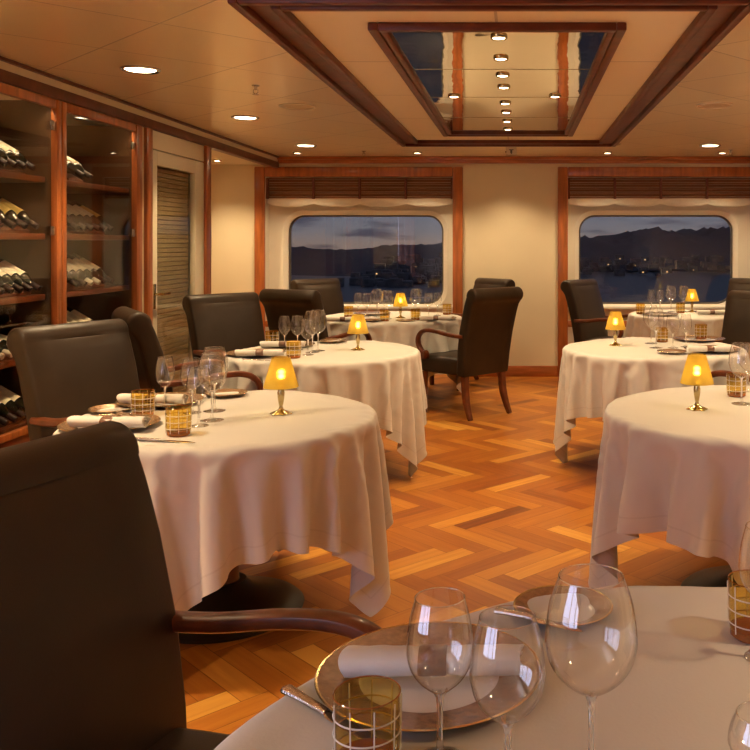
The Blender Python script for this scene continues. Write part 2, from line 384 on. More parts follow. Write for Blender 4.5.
# ---- floor: herringbone planks at 45 degrees
def build_floor():
    L, W = 0.455, 0.091
    x0, x1, y0, y1 = -3.4, 2.9, YF - 0.1, YB + 0.15
    vs_, fs_, val, uvs = [], [], [], []
    rnd = random.Random(3)
    def add(px, py, sx_, sy_, horiz):
        g = 0.0012
        q = [(px + g, py + g), (px + sx_ - g, py + g), (px + sx_ - g, py + sy_ - g), (px + g, py + sy_ - g)]
        c45 = math.sqrt(0.5)
        q = [((a + b) * c45, (b - a) * c45 + 3.0) for a, b in q]
        cx = sum(a for a, b in q) / 4; cy_ = sum(b for a, b in q) / 4
        if not (x0 - .05 < cx < x1 + .05 and y0 - .05 < cy_ < y1 + .05): return
        q = [(min(max(a, x0 - .1), x1 + .1), min(max(b, y0 - .1), y1 + .1)) for a, b in q]
        i = len(vs_); vs_.extend([(a, b, 0.0) for a, b in q]); fs_.append((i, i + 1, i + 2, i + 3))
        t = (rnd.random() + rnd.random() + rnd.random()) / 3; val.append(.5 + (t - .48) * 1.35)
        o = (rnd.random() * 20, rnd.random() * 20)
        u = [(0, 0), (sx_, 0), (sx_, sy_), (0, sy_)] if horiz else [(0, 0), (0, sx_), (sy_, sx_), (sy_, 0)]
        uvs.extend([(a + o[0], b + o[1]) for a, b in u])
    for k in range(-90, 91):
        for m in range(-24, 25):
            bx_, by_ = k * W + m * L, k * W - m * L
            add(bx_, by_, L, W, True)
            add(bx_, by_ + W, W, L, False)
    i = len(vs_); vs_.extend([(x0 - .2, y0 - .2, -.003), (x1 + .2, y0 - .2, -.003), (x1 + .2, y1 + .2, -.003), (x0 - .2, y1 + .2, -.003)])
    fs_.append((i, i + 1, i + 2, i + 3)); val.append(-0.3); uvs.extend([(0, 0)] * 4)
    i = len(vs_); vs_.extend([(x0 - .2, y0 - .2, -.06), (x1 + .2, y0 - .2, -.06), (x1 + .2, y1 + .2, -.06), (x0 - .2, y1 + .2, -.06)])
    fs_.append((i + 3, i + 2, i + 1, i)); val.append(-0.3); uvs.extend([(0, 0)] * 4)
    me = bpy.data.meshes.new('floor'); me.from_pydata(vs_, [], fs_)
    a = me.attributes.new('plank', 'FLOAT', 'FACE'); a.data.foreach_set('value', val)
    uvl = me.uv_layers.new(name='UVMap')
    uvl.data.foreach_set('uv', [c for p in uvs for c in p])
    me.materials.append(floor_mat())
    o = bpy.data.objects.new('floor', me); C.objects.link(o); o['kind'] = 'structure'
build_floor()
# ---- ceiling
bm = BM(); bx(bm, -3.5, XR + .1, YF - .1, YB + .1, CE, CE + .08)
struct('ceiling', bm, ceil_mat('satin_ceiling_panels', True))
bm = BM()
TX0, TX1, TY0, TY1 = -0.87, 0.69, 3.29, 7.62
bx(bm, TX0, TX1, TY0, TY1, CE - .008, CE - .0005)
struct('ceiling', bm, ceil_mat('satin_ceiling_panels_straight', False))
def ringtrim(bm, x0, x1, y0, y1, w_, z0, z1, bev=.006):
    """four bars around a rectangle, outside edge given"""
    bx(bm, x0, x0 + w_, y0, y1, z0, z1, bev); bx(bm, x1 - w_, x1, y0, y1, z0, z1, bev)
    bx(bm, x0 + w_, x1 - w_, y0, y0 + w_, z0, z1, bev); bx(bm, x0 + w_, x1 - w_, y1 - w_, y1, z0, z1, bev)
bm = BM()
ringtrim(bm, -1.025, 0.845, 3.12, 7.78, .035, CE - .05, CE, .008)
ringtrim(bm, -.99, 0.81, 3.155, 7.745, .085, CE - .026, CE, .005)
ringtrim(bm, -.905, 0.725, 3.24, 7.66, .035, CE - .04, CE, .008)
struct('trim_1', bm, trimw, smooth=True)
# ---- mirror panel in the ceiling
mir = thing('ceiling_mirror', 'long rectangular mirror panel set in a dark wood frame in the ceiling', 'mirror', (-.088, 5.3, CE - .008))
def loc(o, b):  # shift mesh coordinates of a bmesh to a parent's frame
    bmesh.ops.translate(b, vec=tuple(-c for c in o.location), verts=b.verts); return b
bm = BM()
ringtrim(bm, -.605, .43, 3.55, 7.10, .04, CE - .042, CE - .008, .006)
ringtrim(bm, -.565, .39, 3.59, 7.06, .03, CE - .034, CE - .008, .005)
obj('mirror_frame', loc(mir, bm), trimw, mir)
obj('mirror_glass', loc(mir, box(-.54, .365, 3.615, 7.035, CE - .018, CE - .008)), mirror_mat(), mir, smooth=False)
for k in range(1, 4):
    yy = 3.615 + 3.42 * k / 4
    obj('panel_joint', loc(mir, box(-.54, .365, yy - .0015, yy + .0015, CE - .0195, CE - .0178)), brass, mir)

# ---- back wall with two window openings
WIN = [(-2.73, -.58), (.40, 2.55)]
bm = BM()
for a, b in ((-3.5, -2.73), (-.58, .40), (2.55, XR + .1)): bx(bm, a, b, YB, YB + .2, -.02, CE)
for a, b in WIN: bx(bm, a, b, YB, YB + .2, 2.166, CE)
struct('wall_back', bm, wallm)
bm = BM(); bx(bm, -3.4, XR, YB - .05, YB, 2.20, CE, .012); bx(bm, -3.4, XR, YB - .075, YB, 2.235, CE, .01)
struct('trim_2', bm, woodh, smooth=True)
bm = BM()
for a, b in ((-3.4, -2.73), (-.58, .40), (2.55, XR)): bx(bm, a, b, YB - .018, YB, 0, .112, .005)
struct('baseboard_back', bm, woodh, smooth=True)

def rrect(x0, x1, z0, z1, r, n=10):
    pts = []
    for cx, cz, a0 in ((x1 - r, z1 - r, 0), (x0 + r, z1 - r, PI / 2), (x0 + r, z0 + r, PI), (x1 - r, z0 + r, 1.5 * PI)):
        for k in range(n + 1):
            a = a0 + PI / 2 * k / n; pts.append((cx + r * math.cos(a), cz + r * math.sin(a)))
    return pts
def rect_match(pts, X0, X1, Z0, Z1):
    """the points of a rounded rectangle moved out onto a plain rectangle around it"""
    out = []; n = len(pts) // 4
    for i, (x, z) in enumerate(pts):
        k = i % n; q = i // n; h = (n - 1) // 2
        cx, cz = ((X1, Z1), (X0, Z1), (X0, Z0), (X1, Z0))[q]
        first, second = ((cx, z), (x, cz)) if q in (0, 2) else ((x, cz), (cx, z))
        out.append(first if k < h else (cx, cz) if k == h else second)
    return out
for wi, (a, b) in enumerate(WIN):
    W = sempty('window_%d' % (wi + 1)); W.location = ((a + b) / 2, YB, 0)
    ia, ib = a + .105, b - .105
    bm = BM()
    bx(bm, a, ia, YB - .03, YB + .02, 0, 2.166, .012); bx(bm, ib, b, YB - .03, YB + .02, 0, 2.166, .012)
    bx(bm, ia, ib, YB - .03, YB + .02, 2.062, 2.166, .012)
    bx(bm, ia, ib, YB + .0, YB + .03, .51, .575, .008)
    struct('window_frame', loc(W, bm), wood, W, True)
    # reveals and the moulded white surround with its rounded opening
    hx0, hx1 = ((-2.43, -.795), (.63, 2.255))[wi]; hz0, hz1 = .735, 1.675
    bm = BM()
    y1, y2 = YB + .15, YB + .235
    inner = rrect(hx0, hx1, hz0, hz1, .17); mid = rrect(hx0 - .045, hx1 + .045, hz0 - .045, hz1 + .045, .20)
    mid2 = rrect(hx0 - .075, hx1 + .075, hz0 - .075, hz1 + .075, .22)
    outr = rect_match(mid2, ia - .02, ib + .02, -.02, 2.2)
    loops = [[bm.verts.new((x, yy, z)) for x, z in P] for P, yy in ((outr, y1), (mid2, y1), (mid, y1 - .012), (inner, y1 + .02), (inner, y2))]
    nn = len(inner)
    for l0, l1 in zip(loops[:-1], loops[1:]):
        for k in range(nn):
            try: bm.faces.new((l0[k], l0[(k + 1) % nn], l1[(k + 1) % nn], l1[k]))
            except ValueError: pass
    bmesh.ops.remove_doubles(bm, verts=bm.verts[:], dist=1e-6)
    for xx0, xx1 in ((ia - .03, ia), (ib, ib + .03)): bx(bm, xx0, xx1, YB + .02, y1 + .02, -.01, 2.166)
    bx(bm, ia, ib, YB + .02, y1 + .02, 2.10, 2.166)
    bx(bm, ia, ib, YB + .06, y1 + .005, .69, .722, .006)
    struct('surround_panel', loc(W, bm), whitep, W, True)
    bm = BM()
    rin = rrect(hx0 + .018, hx1 - .018, hz0 + .018, hz1 - .018, .155)
    l = [[bm.verts.new((x, yy, z)) for x, z in P] for P, yy in ((inner, y2), (inner, y2 - .03), (rin, y2 - .026), (rin, y2))]
    for l0, l1 in zip(l[:-1], l[1:]):
        for k in range(nn): bm.faces.new((l0[k], l0[(k + 1) % nn], l1[(k + 1) % nn], l1[k]))
    struct('gasket', loc(W, bm), rubber, W, True)
    bm = BM(); f = bm.faces.new([bm.verts.new((x, y2 - .012, z)) for x, z in rin])
    struct('pane', loc(W, bm), pane_g, W)
    # slatted blind pulled up under the head of the frame, with a pale scalloped cloth edge below it
    B = thing('roman_blind', ('raised brown slatted blind with pale cloth edge over the window behind the left-hand tables',
              'raised brown slatted blind with pale cloth edge over the window behind the right-hand tables')[wi], 'blind', ((a + b) / 2, YB + .03, 2.06))
    bm = BM(); nsl = 13
    for k in range(nsl):
        zz = 2.055 - k * .0165
        yo = YB + .045 + .010 * math.sin(k * 2.1)
        bx(bm, ia + .004, ib - .004, yo, yo + .022, zz - (.0125, .0152, .010)[k % 3], zz, .004, 1)
    obj('slat_panel', loc(B, bm), blindw, B)
    for k in range(5):
        t = ia + .012 + (ib - ia - .024) * k / 4
        obj('blind_tape', loc(B, box(t - .012, t + .012, YB + .028, YB + .078, 1.838, 2.056, .003)), tape, B)
    bm = BM(); nu = 96; rows = []
    for j in range(7):
        row = []
        for k in range(nu + 1):
            t = k / nu; sw = abs(math.sin(PI * 4 * t))
            zlow = 1.79 - .035 * sw ** .7
            z = 1.85 + (zlow - 1.85) * j / 6
            row.append(bm.verts.new((ia + .006 + (ib - ia - .012) * t, YB + .056 + .003 * math.sin(j * 1.2 + 5 * sw) + .006 * sw * j / 6, z)))
        rows.append(row)
    for r0, r1 in zip(rows[:-1], rows[1:]):
        for k in range(nu): bm.faces.new((r0[k], r0[k + 1], r1[k + 1], r1[k]))
    o = obj('cloth_edge', loc(B, bm), valm, B)
    so = o.modifiers.new('solidify', 'SOLIDIFY'); so.thickness = .004

# ---- wall behind the camera, unseen window added to hold the cool fill, right wall
struct('wall_front', box(-3.5, XR + .1, YF - .2, YF, -.02, CE), wallm)
W = sempty('window_3'); W.location = (XL, -.75, .48)
bm = BM()
for a, b in ((-2.3, -2.2), (-1.30, -1.22), (-.28, -.20), (.70, .80)): bx(bm, XL - .1, XL + .02, a, b, .48, 2.02, .01)
bx(bm, XL - .1, XL + .02, -2.2, .70, .48, .56, .01); bx(bm, XL - .1, XL + .02, -2.2, .70, 1.94, 2.02, .01)
struct('window_frame', loc(W, bm), wood, W, True)
struct('wall_right', box(XR, XR + .1, YF, YB, -.02, CE), wallm)

# ---- left side: solid wall, cabinets, cream strip, door, niche
bm = BM()
bx(bm, -3.05, XL, YF, -2.3, -.02, 2.15); bx(bm, -3.05, XL, .8, 3.74, -.02, 2.15)   # either side of the added window
bx(bm, -3.05, XL, -2.3, .8, -.02, .48); bx(bm, -3.05, XL, -2.3, .8, 2.02, 2.15)
bx(bm, -3.12, -3.0, 3.74, 5.95, -.02, CE)           # behind the cabinets
bx(bm, -3.0, XL - .012, 5.842, 5.915, -.02, 2.15)       # cream strip between cabinet and door
bx(bm, -3.4, XL - .06, 7.145, 7.2, -.02, 2.2)     # return of the niche
bx(bm, -3.5, -3.3, 7.145, YB, -.02, CE)           # niche side wall
bx(bm, -3.3, XL - .02, 7.16, YB, 2.19, CE)          # niche soffit
bx(bm, -3.12, -3.0, 5.95, 7.16, -.02, CE)         # pantry wall behind the door
struct('wall_left', bm, wallm)
bm = BM()
bx(bm, XL - .06, XL + .012, YF, YB - .05, 2.15, 2.212, .006); bx(bm, XL - .05, XL + .02, YF, YB - .05, 2.252, CE, .005)
struct('trim_3', bm, trimw, smooth=True)
struct('trim_4', box(XL - .06, XL, YF, YB - .05, 2.212, 2.252), creamp)
bm = BM()
bx(bm, XL - .07, XL + .012, 5.915, 6.005, 0, 2.15, .008); bx(bm, XL - .07, XL + .012, 7.035, 7.145, 0, 2.15, .008)
struct('trim_5', bm, wood, smooth=True)
# door
D = sempty('door_1'); D.location = (XL - .02, 6.52, 0)
bm = BM()
bx(bm, XL - .05, XL - .008, 6.008, 7.032, 2.022, 2.148, .004)
bx(bm, XL - .05, XL - .008, 6.008, 6.125, 0, 2.015, .006); bx(bm, XL - .05, XL - .008, 6.84, 7.032, 0, 2.015, .006)
bx(bm, XL - .05, XL - .008, 6.125, 6.84, 1.915, 2.015, .006); bx(bm, XL - .05, XL - .008, 6.125, 6.84, 0, .16, .006)
struct('door_leaf', loc(D, bm), creamp, D, True)
struct('pane', loc(D, box(XL - .034, XL - .028, 6.125, 6.84, .16, 1.915)), cab_g, D)
bm = BM()
for k in range(52):
    z = .18 + k * .0333
    bx(bm, XL - .075, XL - .055, 6.13, 6.83, z, z + .029, .003, 1)
struct('louvre_blind', loc(D, bm), pmat('olive_louvre', (0.30, 0.235, 0.115), .5, var=.15, scale=5), D, True)
bm = BM(); tube(bm, smoothpath([(XL - .008, 6.075, 1.03), (XL + .045, 6.075, 1.03), (XL + .05, 6.10, 1.03), (XL + .05, 6.19, 1.03)]), .009)
bx(bm, XL - .012, XL - .004, 6.055, 6.095, .93, 1.10, .003)
struct('door_handle', loc(D, bm), brass, D, True)

# wine cabinets
fill_strip_on = emit('fill_strip_glow', (1.0, .78, .5), 1.5)  # glow of the strip added to brighten the bottle labels
def cabinet(y0, y1, label, left_stile, right_stile):
    K = thing('wine_cabinet', label, 'cabinet', (-2.74, (y0 + y1) / 2, 0))
    xb = -2.995
    obj('carcass_back', loc(K, box(xb, xb + .015, y0 + .005, y1 - .005, .42, 2.148)), cabin, K)
    obj('side_panel', loc(K, box(xb + .016, XL - .03, y0 + .003, y0 + .024, .42, 2.148)), cabin, K)
    obj('side_panel', loc(K, box(xb + .016, XL - .03, y1 - .024, y1 - .003, .42, 2.148)), cabin, K)
    obj('plinth', loc(K, box(xb, XL, y0 + .003, y1 - .003, 0, .418, .006)), woody, K)
    for z in SHELF:
        obj('shelf', loc(K, box(xb + .016, XL - .065, y0 + .025, y1 - .025, z - .032, z, .004)), woody, K)
    bm = BM()
    for a, b in ((y0 + .003, y0 + left_stile), (y1 - right_stile, y1 - .003)): bx(bm, XL - .025, XL + .012, a, b, .42, 2.148, .006)
    bx(bm, XL - .025, XL + .008, y0 + left_stile, y1 - right_stile, 2.10, 2.148, .004); bx(bm, XL - .025, XL + .008, y0 + left_stile, y1 - right_stile, .42, .455, .004)
    dr = obj('glass_door', loc(K, bm), wood, K)
    obj('pane', loc(K, box(XL - .016, XL - .010, y0 + left_stile - .004, y1 - right_stile + .004, .45, 2.105)), cab_g, dr, smooth=False)
    for z in (.75, 1.42, 1.98):
        obj('hinge', loc(K, box(XL - .006, XL + .004, y1 - right_stile - .045, y1 - right_stile + .002, z, z + .05, .002)), chrome, dr)
    y_a, y_b = y0 + .06, y1 - .06
    obj('fill_strip', loc(K, box(XL - .050, XL - .032, y_a, y_b, 2.128, 2.140, .002)), fill_strip_on, K)  # added strip, hidden behind the door head
    l = bpy.data.lights.new('cabinet_fill', 'AREA'); l.shape = 'RECTANGLE'; l.size = .015; l.size_y = y_b - y_a; l.energy = 1.3; l.color = WARM; l.spread = math.radians(120)  # area light added to lift the bottles and their labels
    o = bpy.data.objects.new('cabinet_fill', l); C.objects.link(o); o.parent = K; o.location = Vector((XL - .041, (y0 + y1) / 2, 2.125)) - K.location
    return K
SHELF = (.455 + .002, .79, 1.105, 1.43, 1.735)
cabinet(3.745, 4.81, 'glass-fronted cherry wine cabinet at the left edge, with stemware on its glass shelf', .05, .05)
cabinet(4.812, 5.84, 'glass-fronted cherry wine cabinet next to the cream glazed door', .05, .09)

# ---- outside: water, hills, shore town
struct('ground', box(-700, 700, 12, 1500, -16, -15), pmat('harbour_water', (0.010, 0.012, 0.026), .4, var=.2, scale=.02, bump=.4, bscale=.15, spec=.12))
def hills():
    bm = BM(); rnd = np.random.default_rng(4)
    nx, ny = 180, 34
    xs = np.linspace(-520, 520, nx); ys = np.linspace(470, 1150, ny)
    prof = np.interp(xs, [-520, -290, -255, -215, -170, -130, -95, -60, 0, 50, 90, 130, 175, 215, 260, 300, 520], [16, 15, 15.5, 12, 10, 11, 14, 17, 20, 21, 24, 30, 27, 33, 26, 22, 20])
    g = []
    for j, y in enumerate(ys):
        t = j / (ny - 1); env = math.sin(PI * min(1, t * 1.5 + .02) / 2) if t < .66 else 1 - (t - .66) * 1.2
        row = []
        for i, x in enumerate(xs):
            h = prof[i] * env * (1 + .10 * math.sin(x * .09 + y * .02) + .06 * math.sin(x * .23 + j) + .05 * rnd.normal())
            row.append(bm.verts.new((x * (y / 800) * 1.0, y + 35 * math.sin(x * .013) , -15.4 + h)))
        g.append(row)
    for r0, r1 in zip(g[:-1], g[1:]):
        for k in range(nx - 1): bm.faces.new((r0[k], r0[k + 1], r1[k + 1], r1[k]))
    struct('hills', bm, pmat('dusk_hillside', (0.009, 0.011, 0.022), .9, var=.4, scale=.05), None, True)
hills()
rnd = random.Random(12)
bm = BM()
for k in range(230):
    if k < 130: x = rnd.uniform(-70, -28) ; y = rnd.uniform(330, 520)
    else: x = rnd.uniform(20, 120); y = rnd.uniform(430, 540)
    t = max(0, (y - 330) / 190)
    z = -15.2 + (t * 9 * rnd.random() if k < 130 else rnd.random() * 7)
    s = rnd.uniform(1.2, 2.6)
    bx(bm, x - s, x + s, y, y + 4, z, z + s * 1.2, 0, 1, 0)
    if rnd.random() < .13: bx(bm, x - .28, x + .28, y - .3, y - .05, z + .5, z + 1.0, 0, 1, 1)
o = obj('shore_town', bm, [pmat('pale_house_wall', (0.11, 0.105, 0.11), .8, var=.4, scale=.3), house_on], smooth=False)
o['kind'] = 'stuff'; tag(o, 'small pale houses with a few lit windows along the dusky shore outside', 'town')
bt = thing('boat', 'white boat moored on the dark water outside, low in the left window', 'boat', (-24, 220, -14.9), .3)
bm = BM()
pr = [(-6, 0), (-6.2, 1.3), (6.5, 1.9), (4.8, 0)]
for s in (-1.3, 1.3): pass
vv = []
for (x, z) in pr:
    wdt = 1.4 if x < 5 else .12
    vv.append((bm.verts.new((x, -wdt, z)), bm.verts.new((x, wdt, z))))
for i in range(4):
    a, b = vv[i], vv[(i + 1) % 4]; bm.faces.new((a[0], b[0], b[1], a[1]))
bm.faces.new([v[0] for v in vv]); bm.faces.new([v[1] for v in vv][::-1])
bw = pmat('white_boat_paint', (0.42, 0.42, 0.45), .4, var=.05)
obj('hull', bm, bw, bt, smooth=False)
obj('cabin', box(-3.5, 2, -1, 1, 1.4, 2.9, .2), bw, bt)

# ================================================================== CEILING FITTINGS
def spot(parent, energy, ang=115, blend=.55, rad=.05, zoff=-.03, col=WARM):
    l = bpy.data.lights.new('lamp_light', 'SPOT'); l.energy = energy; l.color = col; l.spot_size = math.radians(ang); l.spot_blend = blend; l.shadow_soft_size = rad
    o = bpy.data.objects.new('lamp_light', l); C.objects.link(o); o.parent = parent; o.location = (0, 0, zoff)
    return o
def make_downlight(r, name, label, cat, group, loc_):
    t = thing(name, label, cat, loc_, 0, group)
    bm = BM(); lathe(bm, [(r, 0), (r, -.006), (r * .93, -.011), (r * .80, -.006), (r * .76, .0), (r * .76, -.0005)], 40); obj('trim_ring', bm, chrome if r > .05 else brass, t)
    bm = BM(); lathe(bm, [(0, -.010), (r * .45, -.0095), (r * .70, -.0075), (r * .78, -.003)], 40); obj('lens', bm, lens_on, t)
    return t
ys = (1.0, 2.78, 4.55, 6.29, 8.08)
lab_l = ('large round downlight of the left ceiling row, farther outside the frame', 'large round downlight of the left ceiling row, just outside the frame',
         'large lit round downlight nearest the camera in the left ceiling row', 'large lit round downlight second in view in the left ceiling row', 'large lit round downlight farthest back in the left ceiling row')
lab_r = ('large round downlight of the right ceiling row, outside the frame nearest the camera', 'large round downlight of the right ceiling row, second outside the frame',
         'large round downlight of the right ceiling row, third outside the frame', 'large round downlight of the right ceiling row, just outside the frame', 'large lit round downlight far back in the right ceiling row')
proto = None; DL = []
for xs_, labs, gname in ((-1.935, lab_l, 'downlights of the left ceiling row'), (1.735, lab_r, 'downlights of the right ceiling row')):
    for y, lb in zip(ys, labs):
        if proto is None: proto = t = make_downlight(.097, 'ceiling_downlight', lb, 'ceiling light', gname, (xs_, y, CE))
        else: t = dup(proto, (xs_, y, CE), 0, lb, gname)
        DL.append((t, P_ROW * {1.0: 1.65, 2.78: 1.35, 4.55: 1.0, 6.29: .74, 8.08: .72}[y]))
proto = None
vmid = (37, 58, 75, 87, 103, 112, 121, 129)
ords = ('first from the camera', 'second from the camera', 'third from the camera', 'fourth from the camera', 'fifth from the camera', 'sixth from the camera', 'seventh from the camera', 'last and farthest')
for v, od in zip(vmid, ords):
    y = F * (CE - .02 - CZ) / (V0 - v)
    lb = 'small lit spotlight in the centre line of the ceiling mirror, ' + od
    p = (-.085, y, CE - .018)
    if proto is None: proto = t = make_downlight(.036, 'mirror_spotlight', lb, 'ceiling light', 'spotlights in the ceiling mirror', p)
    else: t = dup(proto, p, 0, lb)
    DL.append((t, P_MID))
for x, sd in ((-.385, 'left'), (.213, 'right')):
    t = dup(proto, (x, 5.27, CE - .018), 0, 'small lit spotlight standing alone in the %s half of the ceiling mirror' % sd); DL.append((t, P_MID))
proto = None
for x, y, z, lb in ((-2.18, 8.75, CE, 'small lit spotlight in the ceiling at the left corner above the left window'),
                 (-1.0, 8.75, CE, 'small lit spotlight in the ceiling above the right half of the left window'),
                 (-.09, 8.65, CE, 'small lit spotlight in the ceiling before the cream wall between the windows'),
                 (.87, 8.75, CE, 'small lit spotlight in the ceiling above the left end of the right window'),
                 (2.0, 8.75, CE, 'small spotlight in the ceiling above the right end of the right window'),
                 (-2.95, 8.7, 2.19, 'small lit spotlight in the low ceiling of the niche beside the door')):
    if proto is None: proto = t = make_downlight(.045, 'wall_spotlight', lb, 'ceiling light', 'spotlights along the window wall', (x, y, z))
    else: t = dup(proto, (x, y, z), 0, lb)
    DL.append((t, P_WASH))
for t, en in DL: spot(t, en, 112 if en > 30 else 140, .75 if en > 30 else 1.0, .07 if en > 30 else .03)
# speakers, sprinklers, a little sign
def speaker(p, lb):
    t = thing('ceiling_speaker', lb, 'speaker', p, 0, 'round speakers in the ceiling')
    bm = BM(); lathe(bm, [(.118, 0), (.118, -.005), (.112, -.009), (.106, -.006), (.106, -.003)], 48); obj('rim', bm, white_pl, t)
    bm = BM(); lathe(bm, [(0, -.005), (.06, -.0045), (.107, -.003)], 48); obj('grille', bm, vent, t)
    return t
sp0 = speaker((-1.44, 5.78, CE), 'round cream speaker grille in the ceiling left of the mirror, nearer the camera')
dup(sp0, (1.262, 5.74, CE), 0, 'round cream speaker grille in the ceiling at the right, nearer the camera')
dup(sp0, (-.98, 7.98, CE), 0, 'round cream speaker grille by the far left corner of the ceiling trim')
dup(sp0, (.80, 7.98, CE), 0, 'round cream speaker grille by the far right corner of the ceiling trim')
def sprinkler(p, lb):
    t = thing('sprinkler_head', lb, 'sprinkler', p, 0, 'sprinkler heads in the ceiling')
    bm = BM(); lathe(bm, [(0, 0), (.022, 0), (.022, -.004), (.009, -.007), (.009, -.026), (0, -.026)], 20); obj('collar', bm, chrome, t)
    bm = BM(); tube(bm, [(-.012, 0, -.024), (-.013, 0, -.04), (0, 0, -.052)], .0025, 6); tube(bm, [(.012, 0, -.024), (.013, 0, -.04), (0, 0, -.052)], .0025, 6); obj('yoke', bm, chrome, t)
    bm = BM(); lathe(bm, [(0, -.050), (.018, -.051), (.018, -.054), (0, -.055)], 20); obj('deflector', bm, chrome, t)
    return t
s0 = sprinkler((-1.485, 5.02, CE), 'small metal sprinkler head hanging from the ceiling left of the dark trim')
dup(s0, (-1.5, 8.6, CE), 0, 'small metal sprinkler head in the ceiling before the left window')
dup(s0, (2.02, 8.5, CE), 0, 'small metal sprinkler head in the ceiling before the right window')
t = thing('ceiling_sign', 'tiny white sign with a grey figure on the ceiling before the windows', 'sign', (-.07, 8.25, CE))
obj('sign_plate', box(-.048, .048, -.004, .004, -.075, 0, .002), white_pl, t)
bm = BM(); bx(bm, -.012, .008, -.0062, -.004, -.055, -.03); bx(bm, -.022, .02, -.0062, -.004, -.030, -.022); bx(bm, -.006, .006, -.0062, -.004, -.066, -.055)
obj('figure', bm, rubber, t)

